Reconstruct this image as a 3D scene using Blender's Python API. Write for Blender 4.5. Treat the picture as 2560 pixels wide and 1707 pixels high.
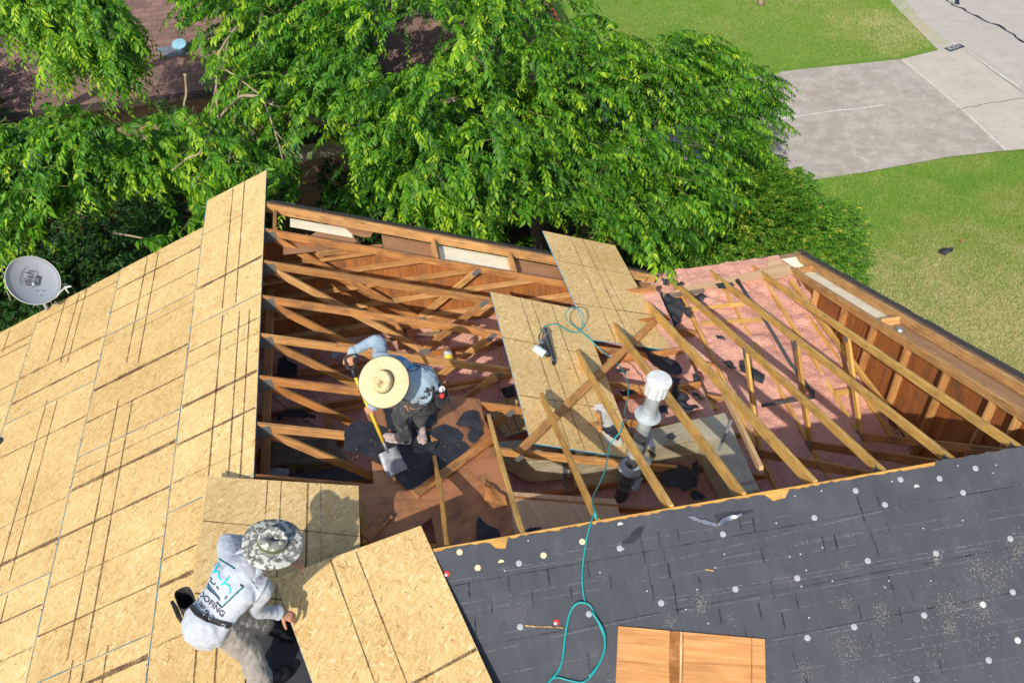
import bpy, bmesh, math, random
import numpy as np
from mathutils import Vector, Matrix
from mathutils.bvhtree import BVHTree
random.seed(7); rng = np.random.default_rng(7)
SC = bpy.context.scene; COL = SC.collection
for o in list(bpy.data.objects): bpy.data.objects.remove(o)

# ---------------------------------------------------------------- camera
F, TH, PS, RL = 2270., math.radians(42.8066), math.radians(7.8254), math.radians(-3.2622)
CAM = Vector((1.55936, -8.917, 5.99122))
FW = Vector((math.sin(PS)*math.cos(TH), math.cos(PS)*math.cos(TH), -math.sin(TH)))
_r = Vector((math.cos(PS), -math.sin(PS), 0)); _u = _r.cross(FW)
RT = _r*math.cos(RL)+_u*math.sin(RL); UP = -_r*math.sin(RL)+_u*math.cos(RL)
cd = bpy.data.cameras.new('camera'); co = bpy.data.objects.new('camera', cd); COL.objects.link(co)
co.matrix_world = Matrix(((RT.x, UP.x, -FW.x, CAM.x), (RT.y, UP.y, -FW.y, CAM.y), (RT.z, UP.z, -FW.z, CAM.z), (0, 0, 0, 1)))
cd.sensor_width = 36; cd.lens = F/2560*36; cd.clip_end = 800; cd.clip_start = .1
SC.camera = co

# ---------------------------------------------------------------- light
SUN_D = Vector((.58, 1.1, -1.0)).normalized()          # the way the light travels
EL = math.asin(-SUN_D.z); AZ = math.atan2(-SUN_D.x, -SUN_D.y)
w = bpy.data.worlds.new('World'); SC.world = w; w.use_nodes = True
nt = w.node_tree; bg = nt.nodes['Background']
sky = nt.nodes.new('ShaderNodeTexSky'); sky.sky_type = 'NISHITA'; sky.sun_disc = False
sky.sun_elevation = EL; sky.sun_rotation = AZ; sky.dust_density = 1.5
nt.links.new(sky.outputs[0], bg.inputs[0]); bg.inputs[1].default_value = .15
sl = bpy.data.lights.new('sun', 'SUN'); sl.energy = 4.1; sl.angle = math.radians(.6); sl.color = (1, .945, .85)
so = bpy.data.objects.new('sun', sl); COL.objects.link(so)
so.rotation_euler = SUN_D.to_track_quat('-Z', 'Y').to_euler()
vs = SC.view_settings; vs.view_transform = 'Standard'; vs.look = 'None'; vs.gamma = 1; vs.exposure = 0.36

# ---------------------------------------------------------------- pixel of the photo -> point on a plane of the place
TP = math.tan(math.radians(22)); WY = -4.72; SV = 1.0884
def hit(x, y, n, k):
    d = FW*F + RT*(x-1280) - UP*(y-853.5); n = Vector(n); t = (k-n.dot(CAM))/n.dot(d); return CAM+d*t
def Zp(p, z): return hit(p[0], p[1], (0, 0, 1), z)
def Yp(p, y): return hit(p[0], p[1], (0, 1, 0), y)
def Xp(p, x): return hit(p[0], p[1], (1, 0, 0), x)
NL = Vector((-TP, 0, 1)).normalized(); NR = Vector((TP, 0, 1)).normalized()
NB = Vector((0, TP, 1)).normalized(); NF = Vector((0, -TP, 1)).normalized()
def WL(p, h=0): return hit(p[0], p[1], NL, h)                       # main roof, left slope
def WR(p, h=0): return hit(p[0], p[1], NR, h)                       # main roof, right slope
def WB(p, h=0): return hit(p[0], p[1], NB, NB.dot((0, WY, 0))+h)    # wing roof, far slope
def WF(p, h=0): return hit(p[0], p[1], NF, NF.dot((0, WY, 0))+h)    # wing roof, near slope
v = lambda x, y: (x*SV, y*SV)
z1 = lambda x, y: (640+x/3.672, 440+y/3.672)
z2 = lambda x, y: (1280+x/3.672, 540+y/3.672)
z3 = lambda x, y: (1920+x/2.703, 600+y/2.703)
z4 = lambda x, y: (640+x/3.672, 800+y/3.672)
z5 = lambda x, y: (1200+x/3.136, 900+y/3.136)
z6 = lambda x, y: (400+x/2.8, 1180+y/2.8)
zl = lambda x, y: (x/3.357, 440+y/3.357)
zk = lambda x, y: (x/2.217, 1000+y/2.217)
zf = lambda x, y: (1100+x/1.611, 1100+y/1.611)

# ---------------------------------------------------------------- object helpers
WM = {}
def place(o, W, parent):
    WM[o] = W
    if parent: o.parent = parent; o.matrix_local = WM[parent].inverted() @ W
    else: o.matrix_local = W
def tag(o, label=None, cat=None, group=None, kind=None):
    if label: o['label'] = label
    if cat: o['category'] = cat
    if group: o['group'] = group
    if kind: o['kind'] = kind
    return o
def empty(name, loc, parent=None):
    o = bpy.data.objects.new(name, None); COL.objects.link(o); o.empty_display_size = .2
    place(o, Matrix.Translation(Vector(loc)), parent); return o
def mk(name, V, Fc, mats, parent=None, frame=None, fm=None, smooth=False):
    V = [Vector(p) for p in V]
    if frame is None:
        c = sum(V, Vector())/len(V); frame = Matrix.Translation(c)
    inv = frame.inverted()
    me = bpy.data.meshes.new(name); me.from_pydata([inv @ p for p in V], [], Fc)
    if not isinstance(mats, (list, tuple)): mats = [mats]
    for m in mats: me.materials.append(m)
    if fm: me.polygons.foreach_set('material_index', fm)
    if smooth: me.polygons.foreach_set('use_smooth', [True]*len(Fc))
    me.update()
    o = bpy.data.objects.new(name, me); COL.objects.link(o); place(o, frame, parent); return o
def inst(name, src, W, parent=None):
    o = bpy.data.objects.new(name, src.data); COL.objects.link(o); place(o, W, parent); return o
def frame_of(o, x, z):
    x = Vector(x).normalized(); z = Vector(z); z = (z-x*z.dot(x)).normalized(); y = z.cross(x)
    return Matrix(((x.x, y.x, z.x, o[0]), (x.y, y.y, z.y, o[1]), (x.z, y.z, z.z, o[2]), (0, 0, 0, 1)))
class MB:
    def __init__(s): s.V = []; s.F = []; s.M = []
    def add(s, V, Fc, m=0):
        b = len(s.V); s.V += [Vector(p) for p in V]; s.F += [tuple(i+b for i in f) for f in Fc]; s.M += [m]*len(Fc)
    def box(s, a, b, m=0):
        (x0, y0, z0), (x1, y1, z1_) = a, b
        s.add([(x0, y0, z0), (x1, y0, z0), (x1, y1, z0), (x0, y1, z0), (x0, y0, z1_), (x1, y0, z1_), (x1, y1, z1_), (x0, y1, z1_)],
              [(0, 3, 2, 1), (4, 5, 6, 7), (0, 1, 5, 4), (1, 2, 6, 5), (2, 3, 7, 6), (3, 0, 4, 7)], m)
    def tube(s, P, R, n=10, m=0, cap=True, sq=1.0, up=None):
        P = [Vector(p) for p in P]; R = R if isinstance(R, (list, tuple)) else [R]*len(P)
        rings = []; prev = None
        for i, p in enumerate(P):
            t = (P[min(i+1, len(P)-1)]-P[max(i-1, 0)])
            t = t.normalized() if t.length > 1e-9 else Vector((0, 0, 1))
            if prev is None:
                a = Vector(up) if up else (Vector((0, 0, 1)) if abs(t.z) < .9 else Vector((1, 0, 0)))
                e = (a-t*a.dot(t)).normalized()
            else:
                e = prev-t*prev.dot(t); e = e.normalized() if e.length > 1e-6 else t.orthogonal().normalized()
            prev = e; f = t.cross(e)
            rings.append([p+(e*math.cos(k*2*math.pi/n)+f*math.sin(k*2*math.pi/n)*sq)*R[i] for k in range(n)])
        V = [q for r in rings for q in r]; Fc = []
        for i in range(len(P)-1):
            for k in range(n): Fc.append((i*n+k, i*n+(k+1) % n, (i+1)*n+(k+1) % n, (i+1)*n+k))
        if cap: Fc.append(tuple(range(n-1, -1, -1))); Fc.append(tuple((len(P)-1)*n+k for k in range(n)))
        s.add(V, Fc, m)
    def ball(s, c, r, n=12, m=0, ax=None):
        c = Vector(c); r = Vector(r) if hasattr(r, '__len__') else Vector((r, r, r)); A = ax or Matrix.Identity(3); V = []; Fc = []
        h = n//2
        for i in range(h+1):
            for k in range(n):
                a = math.pi*i/h; b = 2*math.pi*k/n
                V.append(c+A@Vector((r.x*math.sin(a)*math.cos(b), r.y*math.sin(a)*math.sin(b), r.z*math.cos(a))))
        for i in range(h):
            for k in range(n): Fc.append((i*n+k, (i+1)*n+k, (i+1)*n+(k+1) % n, i*n+(k+1) % n))
        s.add(V, Fc, m)
    def build(s, name, mats, parent=None, frame=None, smooth=False):
        return mk(name, s.V, s.F, mats, parent, frame, s.M, smooth)
def board_mb(mb, p0, p1, wd, hg, up, m=0, rough=.0015, seg=7, bow=.004):
    """sawn board: hg along up, wd across, p0-p1 is the centre line"""
    p0 = Vector(p0); p1 = Vector(p1); x = (p1-p0).normalized(); z = Vector(up); z = (z-x*z.dot(x)).normalized(); y = z.cross(x)
    c = .004; prof = [(-wd/2+c, -hg/2), (wd/2-c, -hg/2), (wd/2, -hg/2+c), (wd/2, hg/2-c), (wd/2-c, hg/2), (-wd/2+c, hg/2), (-wd/2, hg/2-c), (-wd/2, -hg/2+c)]
    by, bz = random.uniform(-bow, bow), random.uniform(-bow, bow); V = []
    for i in range(seg+1):
        t = i/seg; k = math.sin(math.pi*t)
        for a, b in prof:
            V.append(p0+(p1-p0)*t + y*(a+by*k+random.uniform(-rough, rough)) + z*(b+bz*k+random.uniform(-rough, rough)))
    Fc = [(i*8+k, i*8+(k+1) % 8, (i+1)*8+(k+1) % 8, (i+1)*8+k) for i in range(seg) for k in range(8)]
    Fc += [tuple(range(7, -1, -1)), tuple(seg*8+k for k in range(8))]
    mb.add(V, Fc, m); return frame_of((p0+p1)/2, x, z)
def board(name, p0, p1, wd, hg, up, mat, parent=None, **k):
    mb = MB(); fr = board_mb(mb, p0, p1, wd, hg, up, **k); return mb.build(name, mat, parent, fr)
def slab(name, pts, n, th, mats, parent=None, frame=None, edge_m=0, down=True):
    """polygon on a plane given thickness th below it"""
    n = Vector(n).normalized(); pts = [Vector(p) for p in pts]; k = len(pts)
    a = sum(((pts[i]-pts[0]).cross(pts[(i+1) % k]-pts[0]) for i in range(1, k-1)), Vector())
    if a.dot(n) < 0: pts = pts[::-1]
    V = pts+[p-n*th for p in pts]
    Fc = [tuple(range(k)), tuple(range(2*k-1, k-1, -1))]+[(i, i+k, (i+1) % k+k, (i+1) % k) for i in range(k)]
    return mk(name, V, Fc, mats, parent, frame or frame_of(sum(pts, Vector())/k, (pts[1]-pts[0]), n), [0, 0]+[edge_m]*k)

# ---------------------------------------------------------------- materials
def rgb(r, g, b): return (r, g, b, 1)
class NT:
    def __init__(s, name):
        s.m = bpy.data.materials.new(name); s.m.use_nodes = True; s.t = s.m.node_tree; s.b = s.t.nodes['Principled BSDF']
        s.out = s.t.nodes['Material Output']
    def n(s, k, **a):
        x = s.t.nodes.new(k)
        for q, val in a.items(): setattr(x, q, val)
        return x
    def l(s, a, b): s.t.links.new(a, b)
    def coord(s, kind='Object', scale=(1, 1, 1), rot=(0, 0, 0), rnd=False):
        tc = s.n('ShaderNodeTexCoord'); mp = s.n('ShaderNodeMapping'); mp.inputs['Scale'].default_value = scale; mp.inputs['Rotation'].default_value = rot
        src = tc.outputs[kind]
        if rnd:
            oi = s.n('ShaderNodeObjectInfo'); mu = s.n('ShaderNodeVectorMath', operation='MULTIPLY_ADD')
            cx = s.n('ShaderNodeCombineXYZ'); s.l(oi.outputs['Random'], cx.inputs[0]); s.l(oi.outputs['Random'], cx.inputs[1])
            s.l(cx.outputs[0], mu.inputs[0]); mu.inputs[1].default_value = (37, 53, 0); s.l(src, mu.inputs[2]); src = mu.outputs[0]
        s.l(src, mp.inputs[0]); return mp.outputs[0]
    def noise(s, co, sc, det=4, ro=.55, dist=0):
        x = s.n('ShaderNodeTexNoise'); x.inputs['Scale'].default_value = sc; x.inputs['Detail'].default_value = det; x.inputs['Roughness'].default_value = ro
        x.inputs['Distortion'].default_value = dist; s.l(co, x.inputs['Vector']); return x.outputs['Fac']
    def vor(s, co, sc, out='Color', feat='F1', rnd=1):
        x = s.n('ShaderNodeTexVoronoi', feature=feat); x.inputs['Scale'].default_value = sc; x.inputs['Randomness'].default_value = rnd; s.l(co, x.inputs['Vector']); return x.outputs[out]
    def ramp(s, f, st, mode='LINEAR'):
        x = s.n('ShaderNodeValToRGB'); x.color_ramp.interpolation = mode; e = x.color_ramp.elements
        while len(e) < len(st): e.new(.5)
        for q, (p, c) in zip(e, st): q.position = p; q.color = c if len(c) == 4 else (*c, 1)
        s.l(f, x.inputs[0]); return x.outputs[0]
    def mix(s, f, a, b, mode='MIX'):
        x = s.n('ShaderNodeMix', data_type='RGBA', blend_type=mode)
        for i, q in ((0, f), (6, a), (7, b)):
            if hasattr(q, 'links'): s.l(q, x.inputs[i])
            elif isinstance(q, (int, float)): x.inputs[i].default_value = q
            else: x.inputs[i].default_value = q if len(q) == 4 else (*q, 1)
        return x.outputs[2]
    def math(s, op, a, b=None, c=None):
        x = s.n('ShaderNodeMath', operation=op)
        for i, q in enumerate((a, b, c)):
            if q is None: continue
            if hasattr(q, 'links'): s.l(q, x.inputs[i])
            else: x.inputs[i].default_value = q
        return x.outputs[0]
    def rand(s): return s.n('ShaderNodeObjectInfo').outputs['Random']
    def base(s, c, rough=.7, spec=.3, metal=0):
        if hasattr(c, 'links'): s.l(c, s.b.inputs['Base Color'])
        else: s.b.inputs['Base Color'].default_value = c if len(c) == 4 else (*c, 1)
        if hasattr(rough, 'links'): s.l(rough, s.b.inputs['Roughness'])
        else: s.b.inputs['Roughness'].default_value = rough
        s.b.inputs['Specular IOR Level'].default_value = spec; s.b.inputs['Metallic'].default_value = metal; return s
    def bump(s, h, st=.3, d=.01):
        x = s.n('ShaderNodeBump'); x.inputs['Strength'].default_value = st; x.inputs['Distance'].default_value = d
        s.l(h, x.inputs['Height']); s.l(x.outputs[0], s.b.inputs['Normal']); return s

def m_plain(name, c, rough=.6, spec=.3, metal=0, var=.15, sc=12, bump=0):
    k = NT(name); co_ = k.coord('Object'); nz = k.noise(co_, sc, 5)
    d = tuple(max(0, q*(1-var)) for q in c[:3]); u = tuple(min(1, q*(1+var)) for q in c[:3])
    k.base(k.ramp(nz, [(.3, d), (.7, u)]), rough, spec, metal)
    if bump: k.bump(nz, bump, .01)
    return k.m

def m_osb(name='osb', base=1.0):
    k = NT(name); cols = []
    # strands at several directions, each a stretched voronoi
    tone = None; hts = None
    for i, (rot, sx, sy) in enumerate(((1.25, 17, 90), (1.9, 20, 100), (1.55, 15, 80), (.75, 23, 96), (2.4, 21, 90))):
        c = k.coord('Object', (1, 1, 1), (0, 0, 0), True)
        wv = k.n('ShaderNodeTexNoise'); wv.inputs['Scale'].default_value = 5; wv.inputs['Detail'].default_value = 2; k.l(c, wv.inputs['Vector'])
        ad = k.n('ShaderNodeVectorMath', operation='MULTIPLY_ADD'); k.l(wv.outputs['Color'], ad.inputs[0]); ad.inputs[1].default_value = (.09, .09, 0); k.l(c, ad.inputs[2])
        m1 = k.n('ShaderNodeMapping'); m1.inputs['Rotation'].default_value = (0, 0, rot); k.l(ad.outputs[0], m1.inputs[0])
        m2 = k.n('ShaderNodeMapping'); m2.inputs['Scale'].default_value = (sx, sy, 1); m2.inputs['Location'].default_value = (i*3.1, i*1.7, 0); k.l(m1.outputs[0], m2.inputs[0])
        vv = k.n('ShaderNodeTexVoronoi'); vv.inputs['Scale'].default_value = 1; k.l(m2.outputs[0], vv.inputs['Vector'])
        sp = k.n('ShaderNodeSeparateColor'); k.l(vv.outputs['Color'], sp.inputs[0])
        if tone is None: tone = sp.outputs[0]; hts = sp.outputs[1]
        else:
            sel = k.math('GREATER_THAN', sp.outputs[2], .56)
            mx = k.n('ShaderNodeMix', data_type='FLOAT'); k.l(sel, mx.inputs[0]); k.l(tone, mx.inputs[2]); k.l(sp.outputs[0], mx.inputs[3]); tone = mx.outputs[0]
            mx = k.n('ShaderNodeMix', data_type='FLOAT'); k.l(sel, mx.inputs[0]); k.l(hts, mx.inputs[2]); k.l(sp.outputs[1], mx.inputs[3]); hts = mx.outputs[0]
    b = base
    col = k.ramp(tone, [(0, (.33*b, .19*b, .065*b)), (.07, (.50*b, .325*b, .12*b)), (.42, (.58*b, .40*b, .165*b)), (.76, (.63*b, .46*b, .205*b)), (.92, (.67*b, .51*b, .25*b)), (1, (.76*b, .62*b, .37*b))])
    fine = k.noise(k.coord('Object', (1, 5, 1), (0, 0, .3), True), 60, 3)
    col = k.mix(.13, col, k.ramp(fine, [(.3, (.42, .26, .1)), (.6, (.85, .68, .38))]), 'MIX')
    big = k.noise(k.coord('Object', rnd=True), 1.1, 3)
    col = k.mix(1, col, k.ramp(big, [(.3, (.86, .82, .76)), (.7, (1.06, 1.05, 1.04))]), 'MULTIPLY')
    # dark bark specks
    sp2 = k.vor(k.coord('Object', (1, .45, 1), (0, 0, .4), True), 14, 'Distance')
    gate = k.noise(k.coord('Object', rnd=True), 3.5, 2)
    dk = k.math('MULTIPLY', k.math('LESS_THAN', sp2, .10), k.math('GREATER_THAN', gate, .60))
    col = k.mix(k.math('MULTIPLY', dk, .6), col, (.16, .085, .03))
    oi = k.rand(); col = k.mix(1, col, k.ramp(oi, [(0, (.90, .87, .82)), (.5, (.98, .97, .96)), (1, (1.06, 1.06, 1.08))]), 'MULTIPLY')
    k.base(col, .62, .25); k.bump(hts, .35, .003); return k.m

def m_mark(name, c, lo=.36, hi=.5, sc=150, dens=1.0):
    k = NT(name); nz = k.noise(k.coord('Object'), sc, 3, .7); nz2 = k.noise(k.coord('Object'), 6, 2)
    f = k.math('ADD', k.math('MULTIPLY', nz, .7), k.math('MULTIPLY', nz2, .3))
    a = k.ramp(f, [(lo, (0, 0, 0)), (hi, (dens, dens, dens))]); k.base(c, .8, .1)
    k.l(a, k.b.inputs['Alpha']); return k.m

def m_wood(name, cols, knot=True, sc=1.0, rough=.65, dirt=.35):
    """sawn softwood, grain along local X"""
    k = NT(name); c = k.coord('Object', (1.2*sc, 16*sc, 16*sc), rnd=True)
    g = k.noise(c, 2.2, 6, .6, 1.2)
    fine = k.noise(k.coord('Object', (6*sc, 110*sc, 110*sc), rnd=True), 1.5, 3)
    f = k.math('ADD', k.math('MULTIPLY', g, .75), k.math('MULTIPLY', fine, .25))
    col = k.ramp(f, [(.28, cols[0]), (.5, cols[1]), (.72, cols[2])])
    r = k.rand(); col = k.mix(1, col, k.ramp(r, [(0, (.74, .66, .6)), (.35, (.98, .92, .86)), (.7, (1.0, 1.0, 1.0)), (1, (1.12, 1.15, 1.2))]), 'MULTIPLY')
    d = k.noise(k.coord('Object', (1, 2, 2), rnd=True), 3.2, 5, .65)
    col = k.mix(k.math('MULTIPLY', k.ramp(d, [(.47, (0, 0, 0)), (.66, (1, 1, 1))]), min(1, dirt*1.35)), col, (.12, .07, .045))
    sp_ = k.vor(k.coord('Object', (1, 3, 3), rnd=True), 9, 'Distance'); col = k.mix(k.math('MULTIPLY', k.ramp(sp_, [(.04, (1, 1, 1)), (.07, (0, 0, 0))]), .6), col, (.07, .04, .03))
    if knot:
        kv = k.vor(k.coord('Object', (1.6, 9, 9), rnd=True), 1.3, 'Distance')
        kf = k.ramp(kv, [(.05, (1, 1, 1)), (.11, (0, 0, 0))]); col = k.mix(k.math('MULTIPLY', kf, .75), col, (.12, .045, .015))
    k.base(col, rough, .25); k.bump(f, .25, .003); return k.m

M = {}
M['osb'] = m_osb(); 
M['osb_lit'] = m_osb('osb_loose_lit', 1.1)  # same board with extra light put into its colour, for the loose sheets
M['osb_tan'] = m_osb('osb_tan', .84)
M['osb_shade'] = m_osb('osb_shaded', .62)  # same board with shade put into its colour, for the attic offcut
M['ink'] = m_mark('ink_line', (.10, .055, .038), .34, .56, 90, .8)
M['inkf'] = m_mark('ink_faint', (.14, .08, .05), .40, .60, 90, .6)
M['grime'] = m_mark('ink_specks', (.12, .065, .03), .585, .62, 85, .6)
M['seam'] = m_plain('blue_edge_seam', (.06, .17, .22), .7, .2, 0, .4, 9)
M['blue'] = m_plain('blue_edge_paint', (.035, .30, .50), .6, .2, 0, .25, 14)
M['wood'] = m_wood('sawn_lumber', [(.24, .10, .032), (.48, .25, .088), (.64, .38, .155)])
M['wood_red'] = m_wood('aged_lumber', [(.20, .07, .02), (.42, .18, .055), (.55, .28, .095)], dirt=.5)
M['wood_y'] = m_wood('yellow_lumber', [(.34, .17, .04), (.58, .33, .085), (.72, .46, .14)], dirt=.3)
M['wood_pale'] = m_wood('pale_lumber', [(.36, .20, .09), (.56, .36, .18), (.68, .48, .27)], dirt=.15)
M['wood_grey'] = m_wood('weathered_lumber', [(.09, .06, .045), (.19, .13, .09), (.30, .22, .16)], dirt=.5)
M['sheath'] = m_wood('wall_sheathing', [(.17, .055, .014), (.33, .12, .032), (.44, .18, .055)], False, .35, dirt=.5)
M['ply'] = m_wood('old_plywood', [(.34, .15, .07), (.43, .20, .095), (.50, .245, .12)], False, .22, dirt=.45)
M['ply_light'] = m_wood('plywood_pale', [(.36, .21, .11), (.50, .32, .18), (.60, .41, .24)], False, .3, dirt=.12)
M['ply_face'] = m_wood('plywood_orange', [(.30, .12, .036), (.48, .225, .075), (.60, .33, .13)], True, .45, dirt=.15)
def m_felt():
    k = NT('roofing_felt'); c = k.coord('Object')
    n1 = k.noise(c, 1.3, 5, .6); n2 = k.noise(c, 170, 2); n3 = k.noise(k.coord('Object', (1, .25, 1)), 14, 4)
    col = k.ramp(n1, [(.3, (.048, .052, .061)), (.55, (.058, .063, .073)), (.75, (.075, .078, .086))])
    col = k.mix(.3, col, k.ramp(n3, [(.35, (.036, .039, .048)), (.7, (.072, .073, .080))]))
    dust = k.ramp(k.math('MULTIPLY', k.noise(c, 2.1, 6, .7), n2), [(.30, (0, 0, 0)), (.42, (1, 1, 1))])
    col = k.mix(k.math('MULTIPLY', dust, .35), col, (.2, .19, .185))
    sp = k.vor(c, 26, 'Distance'); g = k.ramp(sp, [(.02, (1, 1, 1)), (.035, (0, 0, 0))]); col = k.mix(k.math('MULTIPLY', g, .6), col, (.012, .012, .014))
    k.base(col, .8, .3); k.bump(k.math('ADD', k.math('MULTIPLY', n2, .15), n3), .35, .006); return k.m
M['felt'] = m_felt()
M['scrap'] = m_plain('felt_scrap', (.026, .028, .034), .75, .3, 0, .35, 7, .3)
M['white_line'] = m_mark('white_chalk_line', (.22, .23, .25), .46, .54, 34, .5)
M['dark_dash'] = m_mark('dark_score', (.022, .018, .020), .42, .56, 120, .6)
M['steel'] = m_plain('galvanised_steel', (.36, .38, .40), .38, .5, .85, .2, 30)
M['plate'] = m_plain('gusset_plate', (.20, .20, .19), .55, .4, .5, .3, 60, .6)
M['white_plastic'] = m_plain('white_plastic', (.50, .50, .49), .45, .4, 0, .08)
M['yellow_plastic'] = m_plain('yellowed_plastic', (.62, .52, .30), .45, .4, 0, .1)
M['red'] = m_plain('red_plastic', (.55, .035, .03), .45, .4)
M['clear_plastic'] = m_plain('grey_cap_plastic', (.32, .33, .345), .3, .5, 0, .1)
def m_insul():
    k = NT('pink_insulation'); c = k.coord('Object'); a = k.noise(c, 2.2, 6, .65); b = k.noise(c, 38, 5, .7); s_ = k.vor(c, 26, 'Distance')
    col = k.ramp(a, [(.3, (.56, .24, .175)), (.5, (.68, .33, .25)), (.7, (.78, .44, .33))])
    col = k.mix(.45, col, k.ramp(b, [(.3, (.42, .16, .12)), (.62, (.84, .52, .40))]))
    dk = k.ramp(k.noise(c, 55, 3, .8), [(.60, (0, 0, 0)), (.68, (1, 1, 1))]); col = k.mix(k.math('MULTIPLY', dk, .45), col, (.16, .05, .05))
    chip = k.ramp(s_, [(.05, (1, 1, 1)), (.09, (0, 0, 0))]); gt = k.math('GREATER_THAN', k.noise(c, 5, 2), .55)
    col = k.mix(k.math('MULTIPLY', k.math('MULTIPLY', chip, gt), .8), col, (.75, .52, .27))
    k.base(col, .95, .05); k.bump(k.math('ADD', a, k.math('MULTIPLY', b, 1.3)), .8, .03); return k.m
M['insul'] = m_insul()
M['cream'] = m_plain('cream_soffit', (.80, .74, .56), .6, .2, 0, .1, 5)
M['cardboard'] = m_plain('brown_board', (.36, .19, .10), .8, .15, 0, .12, 4)
def m_brick(name, c1, c2, mortar, rot=(math.pi/2, 0, 0)):
    k = NT(name); c = k.coord('Object', (1, 1, 1), rot); b = k.n('ShaderNodeTexBrick'); k.l(c, b.inputs['Vector'])
    b.inputs['Scale'].default_value = 1; b.inputs['Brick Width'].default_value = .22; b.inputs['Row Height'].default_value = .075; b.inputs['Mortar Size'].default_value = .008
    b.inputs['Color1'].default_value = (*c1, 1); b.inputs['Color2'].default_value = (*c2, 1); b.inputs['Mortar'].default_value = (*mortar, 1); b.inputs['Bias'].default_value = -.1
    nz = k.noise(c, 9, 5); col = k.mix(.5, b.outputs['Color'], k.ramp(nz, [(.3, (.10, .055, .03)), (.65, (.52, .36, .22))]), 'MIX')
    k.base(col, .85, .2); k.bump(k.math('SUBTRACT', 1.0, b.outputs['Fac']), .6, .01); return k.m
M['brick'] = m_brick('tan_brick', (.44, .25, .13), (.22, .11, .06), (.36, .31, .25))
def m_shingle():
    k = NT('brown_shingle'); c = k.coord('Object'); b = k.n('ShaderNodeTexBrick'); k.l(c, b.inputs['Vector'])
    b.inputs['Scale'].default_value = 1; b.inputs['Brick Width'].default_value = .26; b.inputs['Row Height'].default_value = .14; b.inputs['Mortar Size'].default_value = .006; b.inputs['Mortar Smooth'].default_value = .3
    b.inputs['Color1'].default_value = (.20, .125, .10, 1); b.inputs['Color2'].default_value = (.12, .075, .062, 1); b.inputs['Mortar'].default_value = (.03, .02, .018, 1)
    nz = k.noise(c, 1.2, 5); n2 = k.noise(c, 90, 2)
    col = k.mix(1, b.outputs['Color'], k.ramp(nz, [(.3, (.7, .7, .72)), (.7, (1.2, 1.12, 1.08))]), 'MULTIPLY')
    col = k.mix(.25, col, k.ramp(n2, [(.3, (.06, .04, .035)), (.7, (.32, .22, .18))])); k.base(col, .9, .15)
    k.bump(b.outputs['Fac'], -.5, .01); return k.m
M['shingle'] = m_shingle()
M['siding'] = m_plain('beige_siding', (.50, .44, .33), .7, .2, 0, .08, 3)
M['trim_dark'] = m_plain('dark_gutter', (.045, .035, .03), .6, .3)
M['trim_red'] = m_plain('red_trim', (.42, .045, .03), .6, .3)
def m_grass():
    k = NT('lawn_grass'); c = k.coord('Object'); big = k.noise(c, .33, 5, .6, .4); mid = k.noise(c, 1.6, 6, .65); fine = k.noise(c, 26, 4, .7)
    f = k.math('ADD', k.math('MULTIPLY', big, .55), k.math('MULTIPLY', mid, .45))
    # dry towards the corner of the house, lush by the drive
    sx = k.n('ShaderNodeSeparateXYZ'); k.l(c, sx.inputs[0])
    g = k.ramp(k.math('MULTIPLY_ADD', sx.outputs[1], -.16, .5), [(0, (0, 0, 0)), (1, (1, 1, 1))])
    dry = k.math('ADD', f, k.math('MULTIPLY', g, .22))
    col = k.ramp(dry, [(.46, (.10, .19, .028)), (.58, (.16, .23, .045)), (.66, (.27, .26, .10)), (.78, (.38, .32, .17))])
    col = k.mix(.5, col, k.ramp(fine, [(.3, (.06, .15, .014)), (.65, (.25, .38, .06))])); k.base(col, .9, .1); k.bump(fine, .8, .05); return k.m
M['grass'] = m_grass()
def m_conc(name, a, b_, stain):
    k = NT(name); c = k.coord('Object'); n1 = k.noise(c, .9, 7, .7, .1); n2 = k.noise(c, 45, 3); n3 = k.noise(c, 2.6, 8, .78, .15)
    col = k.ramp(n1, [(.3, a), (.7, b_)]); col = k.mix(k.ramp(n3, [(.45, (0, 0, 0)), (.66, (.75, .75, .75))]), col, stain)
    col = k.mix(.18, col, k.ramp(n2, [(.3, (.12, .11, .10)), (.7, (.6, .57, .52))])); k.base(col, .85, .2); k.bump(n2, .3, .01); return k.m
M['conc_dark'] = m_conc('stained_concrete', (.26, .215, .175), (.36, .31, .26), (.50, .45, .38))
M['conc'] = m_conc('pale_concrete', (.42, .37, .30), (.50, .445, .365), (.36, .315, .255))
M['street'] = m_conc('street_concrete', (.38, .34, .29), (.45, .41, .355), (.33, .295, .25))
M['joint'] = m_plain('joint_line', (.52, .48, .42), .9, .1, 0, .2)
M['tar'] = m_plain('tar_crack', (.02, .02, .022), .6, .3)
M['dirt'] = m_plain('leaf_litter', (.085, .055, .032), .95, .1, 0, .5, 5, .5)
M['bark'] = m_plain('bark', (.26, .20, .145), .9, .15, 0, .35, 14, .7)
M['twig_g'] = m_plain('green_twig', (.10, .10, .04), .9, .1, 0, .2)
M['twig'] = m_plain('twig', (.30, .235, .15), .85, .15, 0, .2)
def m_leaf(name, st, tr=.35, rough=.5):
    k = NT(name); at = k.n('ShaderNodeAttribute'); at.attribute_name = 'lv'
    col = k.ramp(at.outputs['Fac'], st); k.base(col, rough, .3)
    tl = k.n('ShaderNodeBsdfTranslucent'); k.l(k.mix(1, col, (1.5, 1.7, .6), 'MULTIPLY'), tl.inputs[0])
    mx = k.n('ShaderNodeMixShader'); mx.inputs[0].default_value = tr; k.l(k.b.outputs[0], mx.inputs[1]); k.l(tl.outputs[0], mx.inputs[2]); k.l(mx.outputs[0], k.out.inputs[0]); return k.m
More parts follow.
